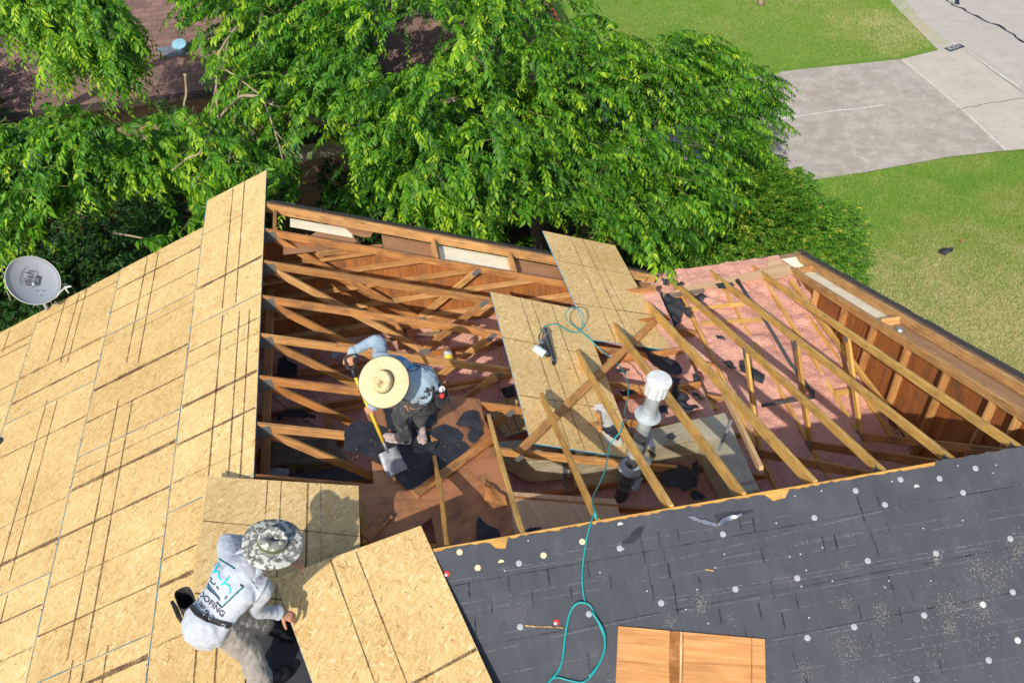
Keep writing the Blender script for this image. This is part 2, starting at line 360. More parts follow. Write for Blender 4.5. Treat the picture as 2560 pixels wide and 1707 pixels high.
M['leaf'] = m_leaf('leaf_green', [(0, (.018, .072, .006)), (.38, (.050, .17, .008)), (.70, (.125, .29, .011)), (1, (.33, .47, .02))])
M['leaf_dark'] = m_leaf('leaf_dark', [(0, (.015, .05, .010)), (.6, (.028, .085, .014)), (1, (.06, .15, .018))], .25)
M['leaf_shrub'] = m_leaf('leaf_shrub', [(0, (.05, .15, .014)), (.55, (.10, .25, .020)), (.88, (.20, .33, .028)), (1, (.44, .40, .06))])
M['grassblade'] = m_leaf('grass_blade', [(0, (.10, .25, .022)), (.42, (.18, .335, .038)), (.68, (.33, .36, .11)), (1, (.56, .46, .27))], .3, .7)
# ================================================================ SETTING
def sheet_poly(name, pts, z, mat, kind='structure'):
    V = [(p[0], p[1], z) for p in pts]; a = sum(V[i][0]*V[(i+1) % len(V)][1]-V[(i+1) % len(V)][0]*V[i][1] for i in range(len(V)))
    if a < 0: V = V[::-1]
    return tag(mk(name, V, [tuple(range(len(V)))], mat, frame=Matrix.Identity(4)), kind=kind)
GZ = -5.3
g = lambda x, y: Zp(v(x, y), GZ)
# ground: one sheet, gently uneven
n_ = 90; xs = np.concatenate([np.linspace(-300, -40, 8), np.linspace(-36, 40, 70), np.linspace(50, 320, 8)]); ys = np.concatenate([np.linspace(-100, -20, 6), np.linspace(-16, 44, 60), np.linspace(60, 400, 8)])
V = [(x, y, GZ+.0) for y in ys for x in xs]; nx = len(xs)
Fc = [(j*nx+i, j*nx+i+1, (j+1)*nx+i+1, (j+1)*nx+i) for j in range(len(ys)-1) for i in range(nx-1)]
tag(mk('ground', V, Fc, M['grass'], frame=Matrix.Identity(4)), kind='structure')
sheet_poly('leaf_litter_ground', [(-14, .2), (4.5, .2), (5.6, 3.5), (7.4, 4.2), (7.8, 7.2), (6, 9.8), (-14, 9.8)], GZ+.006, M['dirt'])
# driveway slabs (dark, stained) with a pale apron towards the street
dl = [g(1650, 190), g(1825, 163), g(2070, 138)]; dr = [g(2310, 348), g(2180, 362), g(1990, 397)]
a0 = g(1250, 245); a1 = g(1500, 470)
sheet_poly('driveway', [a0, dl[0], dl[1], dl[2], dr[0], dr[1], dr[2], a1], GZ+.022, M['conc_dark'])
s0, s1_, s2 = g(2190, 98), g(2352, 205), g(2560, 340)
sheet_poly('driveway_apron', [dl[2], g(2150, 118), s0, g(2205, 108), g(2352, 222), g(2490, 326), g(2352, 344), dr[0]], GZ+.018, M['conc'])
e0, e1 = g(2190, 98), g(2065, -6); d = (e1-e0).normalized()
st = [g(2150, 112), g(2035, -6), e1+(e1-e0).normalized()*40, e1+(e1-e0).normalized()*40+Vector((30, 10, 0)), g(2560, 345)+Vector((40, -6, 0)), g(2560, 400), g(2352, 235)]
sheet_poly('street', st, GZ+.012, M['street'])
def ribbon(name, pts, wd, z, mat, kind='structure', wob=.0):
    V = []; Fc = []
    for i, p in enumerate(pts):
        t = (pts[min(i+1, len(pts)-1)]-pts[max(i-1, 0)]).normalized(); s_ = Vector((-t.y, t.x, 0))*wd/2*(1+random.uniform(-wob, wob))
        V += [(p.x-s_.x, p.y-s_.y, z), (p.x+s_.x, p.y+s_.y, z)]
    Fc = [(2*i, 2*i+2, 2*i+3, 2*i+1) for i in range(len(pts)-1)]; Fc = [f[::-1] for f in Fc]
    return tag(mk(name, V, Fc, mat, frame=Matrix.Identity(4)), kind=kind)
def wob(pts, k, amp):
    out = []
    for a, b in zip(pts[:-1], pts[1:]):
        for i in range(k): out.append(a.lerp(b, i/k)+Vector((random.uniform(-amp, amp), random.uniform(-amp, amp), 0)))
    return out+[pts[-1]]
ribbon('driveway_joint', [g(2070, 139), g(2200, 245), g(2310, 348)], .05, GZ+.028, M['joint'])
ribbon('driveway_joint', wob([g(1560, 300), g(1790, 275), g(1900, 260), g(2030, 244)], 4, .02), .06, GZ+.028, M['joint'], wob=.4)
ribbon('driveway_crack', wob([g(2195, 255), g(2270, 240), g(2352, 228)], 8, .03), .014, GZ+.028, M['trim_dark'])
ribbon('apron_joint', [g(2205, 110), g(2290, 172), g(2352, 216)], .025, GZ+.030, M['conc_dark'])
ribbon('apron_joint', [g(2190, 100), g(2340, 202)], .07, GZ+.020, M['joint'])
ribbon('tar_seam', wob([g(2160, -10), g(2190, 12), g(2250, 45), g(2300, 60), g(2352, 100)], 6, .06), .075, GZ+.016, M['tar'], wob=.5)
ribbon('tar_seam', wob([g(2160, 0), g(2120, -10)], 6, .05), .06, GZ+.0165, M['tar'], wob=.5)
ribbon('tar_seam', wob([g(2200, -15), g(2198, 12)], 3, .02), .10, GZ+.0162, M['tar'], wob=.5)
# kerb number plate painted on the kerb end of the apron
def text_mesh(s, size, mat, name, W, parent=None, ext=.0, spacing=1.0, shear=0):
    cu = bpy.data.curves.new(name, 'FONT'); cu.body = s; cu.size = size; cu.align_x = 'CENTER'; cu.align_y = 'CENTER'; cu.extrude = ext; cu.space_character = spacing; cu.shear = shear
    tmp = bpy.data.objects.new(name, cu); COL.objects.link(tmp)
    me = bpy.data.meshes.new_from_object(tmp.evaluated_get(bpy.context.evaluated_depsgraph_get())); bpy.data.objects.remove(tmp)
    me.materials.clear(); me.materials.append(mat); o = bpy.data.objects.new(name, me); COL.objects.link(o); place(o, W, parent); return o
kp = g(2192, 112); kd = (g(2206, 107)-g(2178, 116)).normalized()
kr = empty('kerb_number', (kp.x, kp.y, GZ)); tag(kr, 'black painted house number plate on the kerb end of the driveway, reading 8207', 'house number')
fr = frame_of((kp.x, kp.y, GZ+.034), kd, (0, 0, 1)); mb = MB()
q = [fr@Vector((x, y, 0)) for x, y in ((-.26, -.11), (.26, -.11), (.26, .11), (-.26, .11))]
slab('plate', q, (0, 0, 1), .010, M['scrap'], kr)
text_mesh('8207', .22, M['white_plastic'], 'digits', frame_of((kp.x, kp.y, GZ+.038), kd, (0, 0, 1)), kr)

# ================================================================ THE HOUSE BEING RE-ROOFED
HS = empty('house', (0, -4, GZ)); tag(HS, 'house with its roof half stripped, open wooden trusses between new board and black felt', 'house')
H1, H2 = -1.80, -2.17            # ceiling levels: main part, wing
XW, YG = 6.90, .08               # wing gable wall, main gable wall
YE = .85                         # wing far eave
mb = MB(); mb.box((-4.8, YG, GZ), (4.6, YG+.12, H1-.1)); mb.box((-4.92, -13, GZ), (-4.8, YG+.12, H1-.1)); mb.box((4.6, .30, GZ), (XW+.1, .42, H2-.08)); mb.box((XW, -11, GZ), (XW+.1, .30, H2-.08))
mb.box((4.6, .202, GZ), (4.7, .298, H2-.08)); mb.build('outer_wall', M['brick'], HS, Matrix.Identity(4))
mb = MB(); mb.box((-4.78, -12.9, H1-.24), (4.85, YG-.01, H1-.20)); mb.box((4.86, -10.9, H2-.14), (XW-.01, .28, H2-.10)); mb.build('ceiling_board', M['cream'], HS)
def rp(x, y, h=0): return Vector((x, y, -TP*x))+NR*h            # on the right slope
def lp(s, y, h=0): a = math.radians(22); return Vector((-s*math.cos(a), y, -s*math.sin(a)))+NL*h
def bp(x, y, h=0): return Vector((x, y, -TP*(y-WY)))+NB*h
def fp(x, y, h=0): return Vector((x, y, TP*(y-WY)))+NF*h
CH, CW = .089, .038
DK = .014                                                     # sheathing thickness
def plate(p, ax, n, parent, s=(.10, .075), side=1):
    """toothed steel plate on a truss face"""
    fr = frame_of(Vector(p)+Vector(n)*(CW/2+.001), ax, n); mb = MB()
    mb.box((-s[0]/2, -s[1]/2, 0), (s[0]/2, s[1]/2, .0025)); mb.V = [fr@q for q in mb.V]
    return mb.build('gusset_plate', M['plate'], parent, fr)
# main trusses run left-right
for n in range(8):
    y = -.61*n; T = empty('roof_truss', (0, y, H1), HS); wm = M['wood'] if n % 2 else M['wood_red']; hh = -DK-CH/2
    a, b = rp(0.012, y, hh), rp(5.15 if n else 5.0, y, hh)
    board('top_chord', a, b, CW, CH, NR, wm, T, bow=.006)
    board('top_chord', lp(.014, y, hh), lp(5.2, y, hh), CW, CH, NL, M['wood_red'], T)
    yb = y+random.uniform(-.004, .004); zb = H1+.02
    board('bottom_chord', (-4.7, yb, zb), (4.75, yb, zb), CW, CH, (0, 0, 1), M['wood_red'], T)
    for sg in (1, -1):
        pk = Vector((.05*sg, y, -.14)); nd = Vector((1.62*sg, y, zb+.05)); tp = (rp(2.42, y, hh-.04) if sg > 0 else Vector((-2.42, y, -2.42*TP-.11)))
        board('web', pk, nd, CW-.003, .085, (0, 1, 0) if 0 else (nd-pk).cross(Vector((0, 1, 0))), wm, T, bow=.005)
        if not (sg > 0 and n >= 5): board('web', nd+Vector((-.07*sg, 0, 0)), tp, CW-.003, .085, (tp-nd).cross(Vector((0, 1, 0))), M['wood'], T)
        if sg > 0: plate(tp, (tp-nd), (0, -1, 0), T, (.12, .07)); plate(nd+Vector((-.02, 0, .02)), (1, 0, 0), (0, -1, 0), T, (.14, .09))
    plate((0, y, -.13), (1, 0, 0), (0, -1, 0), T, (.22, .14))
board('strongback', (-.13, .02, -.92), (-.13, -4.4, -.92), .089, .036, (0, 0, 1), M['wood'], HS)
board('strongback', (-.62, .02, -1.3), (-.62, -4.4, -1.3), .089, .036, (0, 0, 1), M['wood_red'], HS)
# gable wall (inside face) with its horizontal nailers
mb = MB(); T_ = .02
mb.add([(-4.7, YG-.0, H1-.2), (4.7, YG-.0, H1-.2), (4.7, YG, -4.7*TP-.105), (0, YG, -.105), (-4.7, YG, -4.7*TP-.105),
        (-4.7, YG+T_, H1-.2), (4.7, YG+T_, H1-.2), (4.7, YG+T_, -4.7*TP-.105), (0, YG+T_, -.105), (-4.7, YG+T_, -4.7*TP-.105)],
       [(0, 1, 2, 3, 4), (9, 8, 7, 6, 5), (0, 5, 6, 1), (1, 6, 7, 2), (2, 7, 8, 3), (3, 8, 9, 4), (4, 9, 5, 0)])
mb.build('gable_sheathing', M['sheath'], HS, frame_of((0, YG, -1), (0, 0, 1), (0, -1, 0)))
for z, xa in ((-.575, 1.15), (-.80, 1.72), (-1.07, 2.42), (-1.37, 3.2), (-1.70, 4.2)):
    board('nailer', (-xa-.1, YG-.048, z), (xa, YG-.048, z), .075, .038, (0, 0, 1), M['wood'], HS)
# main gable overhang: fly rafter, shingle-edged rake, soffit
YF = .50
board('fly_rafter', rp(.02, YF, -DK-CH/2), rp(4.93, YF, -DK-CH/2), CW, CH+.03, NR, M['wood'], HS, bow=.003)
mb = MB()
for i in range(24):
    xa, xb = .02+i*.204, .02+(i+1)*.204-.004; o_ = random.uniform(-.006, .008)
    q = [rp(xa, YF+.035, -.008), rp(xb, YF+.035, -.008), rp(xb, YF+.075+o_, -.012), rp(xa, YF+.075+o_, -.012)]
    mb.add(q+[p-NR*.10 for p in q], [(0, 1, 2, 3), (7, 6, 5, 4), (0, 4, 5, 1), (1, 5, 6, 2), (2, 6, 7, 3), (3, 7, 4, 0)])
mb.build('rake_board', M['wood_grey'], HS)
mb = MB()
for i in range(16):
    xa = .05+i*.3; q = [rp(xa, YF+.045, .006), rp(xa+.29, YF+.045, .006), rp(xa+.29, YF+.12+random.uniform(-.012, .01), -.01), rp(xa, YF+.12+random.uniform(-.012, .01), -.01)]
    mb.add(q+[p-NR*.006 for p in q], [(0, 1, 2, 3), (7, 6, 5, 4), (0, 4, 5, 1), (1, 5, 6, 2), (2, 6, 7, 3), (3, 7, 4, 0)])
mb.build('shingle_edge', M['trim_dark'], HS)
sof = lambda xa, xb, m, h=-.165, ya=YG+.05, yb=YF+.03, nm='soffit_board': slab(nm, [rp(xa, ya, h), rp(xb, ya, h), rp(xb, yb, h), rp(xa, yb, h)], NR, .008, m, HS)
sof(.30, 1.0, M['cream'], ya=.36); sof(1.35, 2.02, M['cardboard']); sof(2.03, 3.0, M['cream']); sof(3.01, 4.9, M['cardboard'])
for x in (1.95, 2.92, .12): board('lookout', rp(x, YG+.03, -.10), rp(x, YF-.022, -.10), CW, .10, NR, M['wood'], HS)
# broken brown board hanging between the gable truss and fly rafter
for nm, pts, h in (('brown_board', [z1(500, 545), z1(740, 405), z1(865, 520), z1(930, 600), z1(870, 625), z1(560, 690)], -.17), ('brown_board', [z1(740, 405), z1(1100, 480), z1(1050, 560), z1(1000, 560), z1(880, 530)], -.155), ('brown_board', [z1(245, 620), z1(470, 530), z1(560, 690), z1(250, 720)], -.2)):
    slab(nm, [WR(p, h) for p in pts], NR, .006, M['cardboard'], HS)
board('blocking', WR(z1(560, 715), -.19), WR(z1(1150, 655), -.19), .038, .07, (0, 0, 1), M['wood'], HS)
# wing: ridge, trusses 6-8 whole, jacks over the main roof 0-5
X0 = 1.53
tops = {0: v(985, 1045), 1: v(1100, 955), 2: z5(760, 215), 3: z2(600, 1235), 4: z2(900, 1000), 5: z2(1215, 800)}
for n in range(9):
    x = X0+.61*n
    if n <= 5:
        top = WB(tops[n]); top = bp(x, top.y)
        board('jack_rafter', bp(x, WY+.02, -DK-.04), bp(x, top.y, -.04), CW, (.06, .09, .10, .12, .125, .125)[n], NB, M['wood_y'], HS, rough=.004 if n == 0 else .002, bow=.012)
        continue
    T = empty('roof_truss', (x, WY, H2), HS); hh = -DK-CH/2
    board('top_chord', bp(x, WY+.01, hh), bp(x, YE-.12 if n < 8 else YE-.1, hh), CW, CH, NB, M['wood_y'], T, bow=.01)
    board('top_chord', fp(x, WY-.012, hh-.004), fp(x, -10.2, hh-.004), CW, CH, NF, M['wood_y'], T)
    board('bottom_chord', (x, -9.6, H2+.02), (x, .35, H2+.02), CW, CH, (0, 0, 1), M['wood_y'], T)
    nd = Vector((x, WY+2.0, H2+.06)); pk = Vector((x, WY+.05, -.16)); tp = bp(x, WY+2.8, -.11)
    board('web', pk, nd, CW-.003, .085, (nd-pk).cross(Vector((1, 0, 0))), M['wood_red'], T)
    board('web', nd, tp, CW-.003, .085, (nd-tp).cross(Vector((1, 0, 0))), M['wood_y'], T)
    plate(tp, (tp-nd), (-1, 0, 0), T, (.12, .08)); plate(nd, (0, 1, 0), (-1, 0, 0), T, (.15, .1)); plate((x, WY+.02, -.13), (0, 1, 0), (-1, 0, 0), T, (.2, .13))
    hl = bp(x, .38, -.10); lo = Vector((x, -1.55, H2+.05))
    board('web', hl, lo, CW-.003, .075, (lo-hl).cross(Vector((1, 0, 0))), M['wood_y'], T)
    plate(hl+Vector((0, -.1, -.02)), (lo-hl), (-1, 0, 0), T, (.13, .06))
board('ridge_board', (.3, WY, -.075), (XW+.33, WY, -.075), .02, .11, (0, 0, 1), M['wood_y'], HS)
# wing gable wall: sheathing, studs, chord, overhang
xg = XW-.005
mb = MB(); yy = [(WY, -.11), (.30, -TP*(.30-WY)-.11)]
A = [(xg, .30, H2-.2), (xg, .30, yy[1][1]), (xg, WY, -.11), (xg, -9.8, -TP*(9.8+WY)-.11), (xg, -9.8, H2-.2)]
mb.add(A+[(p[0]+.015, p[1], p[2]) for p in A], [(0, 1, 2, 3, 4), (9, 8, 7, 6, 5), (0, 5, 6, 1), (1, 6, 7, 2), (2, 7, 8, 3), (3, 8, 9, 4), (4, 9, 5, 0)])
mb.build('gable_sheathing', M['sheath'], HS, frame_of((xg, -3, -1), (0, 0, 1), (-1, 0, 0)))
for p in (z3(325, 370), z3(520, 480), z3(720, 590), z3(955, 720), z3(1225, 870), z3(1545, 1060)):
    y = Xp(p, xg-.04).y
    board('stud', (xg-.045, y, H2-.05), (xg-.045, y, -TP*(y-WY)-.12), .089, CW, (0, 1, 0), M['wood'], HS)
for y in (-4.15, -4.7): board('stud', (xg-.045, y, H2-.05), (xg-.045, y, -TP*(y-WY)-.12), .089, CW, (0, 1, 0), M['wood'], HS)
board('top_chord', bp(XW-.06, WY+.01, -.06), bp(XW-.06, YE-.1, -.06), .06, .10, NB, M['wood'], HS, bow=.004, rough=.003)
board('bottom_chord', (XW-.05, .25, H2), (XW-.05, -9, H2), CW, CH, (0, 0, 1), M['wood_red'], HS)
# slanting gable braces seen inside the far corner
for p, q_ in ((z3(35, 240), z3(860, 1360)), (z3(150, 250), z3(965, 1340))):
    a = bp(XW-.22, Xp(p, XW-.22).y, -.1); b = Xp(q_, XW-.16); board('brace', a, Vector((XW-.16, b.y, max(b.z, H2+.02))), .075, .038, (-1, 0, 0), M['wood_y'], HS)
board('fly_rafter', bp(XW+.27, WY+.0, -.055), bp(XW+.27, YE-.02, -.055), CW, .11, NB, M['wood'], HS, bow=.003)
board('fly_rafter', fp(XW+.27, WY-.015, -.055), fp(XW+.27, -9.4, -.055), CW, .11, NF, M['wood'], HS)
mb = MB()
for i in range(28):
    ya, yb = WY+i*.2, WY+i*.2+.196; o_ = random.uniform(-.006, .006)
    q = [bp(XW+.295, ya, .004), bp(XW+.295, yb, .004), bp(XW+.36+o_, yb, 0), bp(XW+.36+o_, ya, 0)]
    mb.add(q+[p-NB*.11 for p in q], [(3, 2, 1, 0), (4, 5, 6, 7), (0, 1, 5, 4), (1, 2, 6, 5), (2, 3, 7, 6), (3, 0, 4, 7)])
mb.build('rake_board', M['wood_grey'], HS)
mb = MB()
for i in range(19):
    ya, yb = WY+i*.3, WY+i*.3+.292; o_ = random.uniform(-.008, .012)
    q = [bp(XW+.325, ya, .012), bp(XW+.325, yb, .012), bp(XW+.40+o_, yb, .006), bp(XW+.40+o_, ya, .006)]
    mb.add(q+[p-NB*.006 for p in q], [(3, 2, 1, 0), (4, 5, 6, 7), (0, 1, 5, 4), (1, 2, 6, 5), (2, 3, 7, 6), (3, 0, 4, 7)])
mb.build('shingle_edge', M['trim_dark'], HS)
so2 = lambda ya, yb, m, h=-.13: slab('soffit_board', [bp(XW+.02, ya, h), bp(XW+.02, yb, h), bp(XW+.30, yb, h), bp(XW+.30, ya, h)], NB, .008, m, HS)
so2(-1.72, .35, M['cream']); so2(-4.7, -1.74, M['ply_light'])
for y in (.36, -1.73, -4.2): board('lookout', bp(XW+.02, y, -.08), bp(XW+.25, y, -.08), CW, .09, NB, M['wood'], HS)
c = bp(XW+.13, -1.95, -.12); mb = MB(); fr = frame_of(c, (0, 1, -TP), NB); mb.tube([(0, 0, 0), (0, 0, .03)], [.055, .045], 16); mb.V = [fr@q for q in mb.V]; mb.build('soffit_vent', M['steel'], HS)
# far eave of the wing
board('fascia', (4.75, YE, -TP*(YE-WY)-.05), (XW+.38, YE, -TP*(YE-WY)-.05), .03, .12, (0, 0, 1), M['wood_grey'], HS)
slab('soffit_board', [(4.8, .43, H2-.13), (XW+.3, .43, H2-.13), (XW+.3, YE-.02, H2-.13), (4.8, YE-.02, H2-.13)], (0, 0, 1), .01, M['cream'], HS)
slab('valley_board', [WB(z2(1040, 480)), WB(z2(1250, 560)), WB(z2(1290, 545)), WB(z2(1100, 500))], NB, .02, M['wood_grey'], HS)
slab('eave_board', [WR(z2(1095, 520), -.02), WR(z2(1270, 545), -.02), WR(z2(1230, 580), -.02), WR(z2(1130, 565), -.02)], NR, .03, M['wood'], HS)
# pale boards lying across the insulation near the eave
for pts, m, z in (([z2(1480, 690), z2(1620, 640), z2(2100, 540), z2(2350, 470), z2(2350, 560), z2(1900, 640), z2(1480, 730)], 'ply_light', H2+.10), ([z2(1260, 720), z2(1500, 700), z2(1760, 665), z2(1760, 700), z2(1330, 760)], 'wood_grey', H2+.14), ([z3(0, 110), z3(110, 150), z3(230, 215), z3(150, 235), z3(0, 270)], 'ply_light', H2+.115), ([z2(1620, 840), z2(2180, 780), z2(2190, 810), z2(1640, 870)], 'wood_y', H2+.12), ([z2(1720, 970), z2(2300, 930), z2(2310, 960), z2(1740, 1000)], 'wood_y', H2+.12), ([z3(450, 1010), z3(560, 1000), z3(560, 1035), z3(460, 1050)], 'wood_y', H2+.12)):
    slab('ceiling_strip', [Zp(p, z) for p in pts], (0, 0, 1), .012, M[m], HS)
# ---- sheathing that is down: plywood left slope under the osb (hidden), wing near slope
slab('roof_sheathing', [lp(.02, -11, -DK), lp(.02, .6, -DK), lp(5.2, .6, -DK), lp(5.2, -11, -DK)], NL, .012, M['ply'], HS)
# wing near slope deck + main right slope in front of it
vy = -11.0
slab('roof_sheathing', [fp(.05, WY-.0, -.004), fp(XW+.32, WY-.0, -.004), fp(XW+.32, -10.6, -.004), fp(5.9, -10.6, -.004)], NF, .014, M['wood_y'], HS)
slab('roof_sheathing', [rp(.02, WY-.05, -.004), rp(.02, vy, -.004), rp(6.28, vy, -.004)], NR, .014, M['ply'], HS)
# felt with ragged upper edge
def strip(mb, a, b, wd, n, m, h=.0012, seg=6, wob_=.25):
    a = Vector(a); b = Vector(b); n = Vector(n); t = (b-a).normalized(); s_ = n.cross(t); V = []
    for i in range(seg+1):
        w_ = wd/2*(1+random.uniform(-wob_, wob_)); c = a.lerp(b, i/seg)+n*h; V += [c-s_*w_, c+s_*w_]
    mb.add(V, [(2*i+1, 2*i, 2*i+2, 2*i+3) for i in range(seg)], m)
mb = MB(); top = []
x = .03
while x < XW+.33:
    yedge = WY-.012-random.uniform(0, .02)
    if 1.9 < x < 2.0 or 4.15 < x < 4.3: yedge -= random.uniform(.05, .09)
    if x > 5.6: yedge = WY+random.uniform(-.01, .012)
    top.append(fp(x, yedge, .004)); x += random.uniform(.02, .06)
top.append(fp(XW+.34, WY-.01, .004)); k = len(top)
low = [fp(max(p.x, .03), max(-10.6, -10.6) if p.x > 5.9 else WY-p.x, .004) for p in top]
mb.add(top+low, [(i, i+k, i+k+1, i+1) for i in range(k-1)], 0)
# chalk lines printed on the felt, read off the photograph as rows
for a, b in ((zf(30, 570), zf(165, 548)), (zf(260, 527), zf(635, 468)), (zf(75, 660), zf(720, 547)), (zf(85, 695), zf(660, 595)), (zf(745, 578), zf(1440, 460)), (zf(330, 480), zf(1420, 300)), (zf(820, 510), zf(1960, 243)),
             (zf(1140, 475), zf(1720, 372)), (zf(1360, 425), zf(2351, 265)), (zf(1440, 458), zf(1720, 412)), (zf(1860, 382), zf(2351, 297)), (zf(2160, 205), zf(2351, 178)), (zf(880, 642), zf(2351, 385)), (zf(900, 655), zf(2200, 430)),
             (zf(130, 800), zf(480, 735)), (zf(160, 857), zf(945, 685)), (zf(210, 950), zf(660, 860)), (zf(970, 690), zf(1640, 575)), (zf(1650, 570), zf(2351, 450)), (zf(1350, 690), zf(2000, 575)), (zf(1310, 830), zf(1660, 760)), (zf(1330, 945), zf(2351, 760)), (zf(1670, 840), zf(2351, 715)), (zf(2000, 700), zf(2351, 630)), (zf(1340, 805), zf(1700, 735)), (zf(1800, 960), zf(2351, 870)), (zf(660, 970), zf(715, 960)), (zf(230, 520), zf(420, 492))):
    strip(mb, WF(a, .004), WF(b, .004), .006, NF, 1, .0015, 14)
for (px, py) in [(120, 600), (210, 660), (145, 745), (280, 575), (375, 635), (440, 550), (530, 605), (600, 520), (690, 570), (812, 405), (825, 470), (885, 395), (905, 460), (960, 375), (845, 545), (925, 525), (860, 610), (945, 600), (955, 665), (1050, 580), (1130, 705), (1230, 757), (1290, 680), (1340, 600), (1385, 725), (1440, 645), (1545, 410), (1595, 405), (1705, 300), (1740, 380), (1810, 355), (1765, 235), (1690, 255), (1815, 575), (1830, 610), (1905, 620), (1760, 430), (1300, 460), (1210, 330), (1265, 335), (1855, 700), (1430, 880), (1475, 950), (2015, 905), (1740, 800), (600, 885), (1690, 680)]:
    p = WF(zf(px, py), .004); strip(mb, p+Vector((0, .05, .05*TP)), p-Vector((.01, .06, .06*TP)), random.uniform(.008, .016), NF, 2, .0016, 4, .5)
# lap edges of the overlapping felt rows
for a, b in ((zf(30, 590), zf(2351, 200)), (zf(150, 830), zf(2351, 440)), (zf(900, 880), zf(2351, 640))):
    A_, B_ = WF(a, .004), WF(b, .004); B_ = Vector((B_.x, A_.y, A_.z)); strip(mb, A_, B_, .006, NF, 2, .0012, 60, .8)
FE = mb.build('roofing_felt', [M['felt'], M['white_line'], M['dark_dash']], HS, frame_of(fp(3, -6, 0), (1, 0, 0), NF))
slab('roofing_felt', [rp(.03, WY-.06, .004), rp(.03, vy, .004), rp(6.27, vy, .004)], NR, .003, M['felt'], HS)
# cap nails through the felt
def disc(name, p, n, r, mat, parent, flat=True, clip=False):
    mb = MB(); fr = frame_of(p, (1, 0, 0) if abs(n[0]) < .9 else (0, 1, 0), n); k = 16 if not clip else 9; R = [(math.cos(i*2*math.pi/16), math.sin(i*2*math.pi/16)) for i in range(k)]
    V = [(a*r, b*r, .0) for a, b in R]+[(a*r*.9, b*r*.9, .0025) for a, b in R]+[(0, 0, .0032)]
    Fc = [(i, (i+1) % k, (i+1) % k+k, i+k) for i in range(k)]+[(i+k, (i+1) % k+k, 2*k) for i in range(k)]+[tuple(range(k-1, -1, -1))]
    mb.add([fr@Vector(q) for q in V], Fc)
    return mb.build(name, mat, parent, fr)
for px, py, m, c in [(79, 450, 'y', 0), (318, 495, 'c', 0), (152, 513, 'y', 0), (247, 492, 'y', 1), (417, 463, 'y', 0), (573, 408, 'y', 0), (727, 341, 'w', 1), (724, 435, 'c', 0), (1140, 378, 'c', 0), (1508, 312, 'c', 0), (1674, 203, 'c', 0), (1792, 259, 'c', 0), (1855, 158, 'c', 0), (2012, 154, 'c', 0), (1921, 189, 'w', 1), (2107, 211, 'c', 0), (2157, 113, 'c', 0), (323, 751, 'c', 0), (600, 699, 'c', 0), (891, 655, 'c', 0), (1190, 599, 'c', 0), (1439, 555, 'c', 0), (1723, 485, 'c', 0), (1998, 455, 'c', 0), (2297, 396, 'c', 0), (1480, 795, 'c', 0), (1668, 751, 'c', 0), (1950, 704, 'c', 0), (2187, 661, 'w', 0), (2307, 611, 'c', 0), (2327, 805, 'w', 0), (2210, 885, 'c', 0), (1920, 961, 'c', 0)]:
    disc('cap_nail', WF(zf(px, py), .007), NF, .0245, M[{'y': 'yellow_plastic', 'c': 'clear_plastic', 'w': 'white_plastic'}[m]], FE, clip=bool(c))
for px, py in ((469, 732), (28, 537)): disc('cap_nail', WF(zf(px, py), .008), NF, .023, M['red'], FE); disc('cap_nail', WF(zf(px-4, py+5), .0125), NF, .012, M['white_plastic'], FE)
mb = MB()
for px, py in [(1384, 223), (1429, 225), (1536, 204), (1820, 166), (2085, 103), (2240, 100), (355, 405), (739, 438), (1455, 588), (1451, 459), (1475, 523), (1107, 512), (1408, 469), (1580, 567), (1792, 592), (1808, 565), (1946, 355), (2105, 323), (1354, 334), (834, 607), (1035, 601), (1080, 737), (991, 681), (644, 532), (260, 525), (1486, 714), (1145, 458), (2228, 132), (1540, 432), (1976, 566)]:
    p = WF(zf(px, py), .006); fr = frame_of(p, (1, 0, 0), NF); mb.add([fr@Vector((math.cos(a)*.006, math.sin(a)*.006, h)) for h in (0, .003) for a in [i*math.pi/3 for i in range(6)]], [(6, 7, 8, 9, 10, 11)]+[(i, (i+1) % 6, (i+1) % 6+6, i+6) for i in range(6)])
mb.build('nail_heads', M['white_plastic'], FE)

# ---- new board on the left slope
def s_of(p): a = math.radians(22); return -p.x/math.cos(a)
CO = [(0.0, .885), (.885, 2.105), (2.105, 3.325), (3.325, 4.545), (4.545, 5.25)]
B0 = [1.25, -1.20, -3.66, -6.10, -8.54, -11]
B1 = [.68, -.58, -2.40, -4.82, -7.26, -9.7, -11]
p_ = WL(zk(30, 105)); B2y = WL((117, 1436)).y
B2 = [.66, B2y+4.88, B2y+2.44, B2y, B2y-2.44, B2y-4.88]
if B2[1] > .2: B2 = [.66]+B2[2:]
B3 = [.66, -.9, -3.34, -5.78, -8.2]; B4 = [.66, -1.9, -4.3, -6.8]
ls = lambda f, pts: [WL(f(*p)) for p in pts]
row = [[(655, 511), (655, 641), (649, 793), (649, 829), (646, 925), (640, 1018), (640, 1110)], [(496, 619), (488, 675), (479.6, 754), (466, 862), (459, 938), (444, 1059), (435, 1104), (422, 1216.5), (408, 1338), (395, 1455.6), (371, 1640)],
       [(290, 705), (253, 844), (240, 905), (214, 1040), (158, 1246), (135, 1350), (101, 1512), (75, 1620)], [(76, 838), (65.5, 861), (30, 960)], []]
rowY = [[WL(p).y for p in r] for r in row]
rowY[0] += [WL(zk(895, 885)).y, WL(zk(880, 1030)).y, WL(zk(835, 1370)).y, -5.9]
bold = [.016, .030, .020, .042, .016, .044, .018]
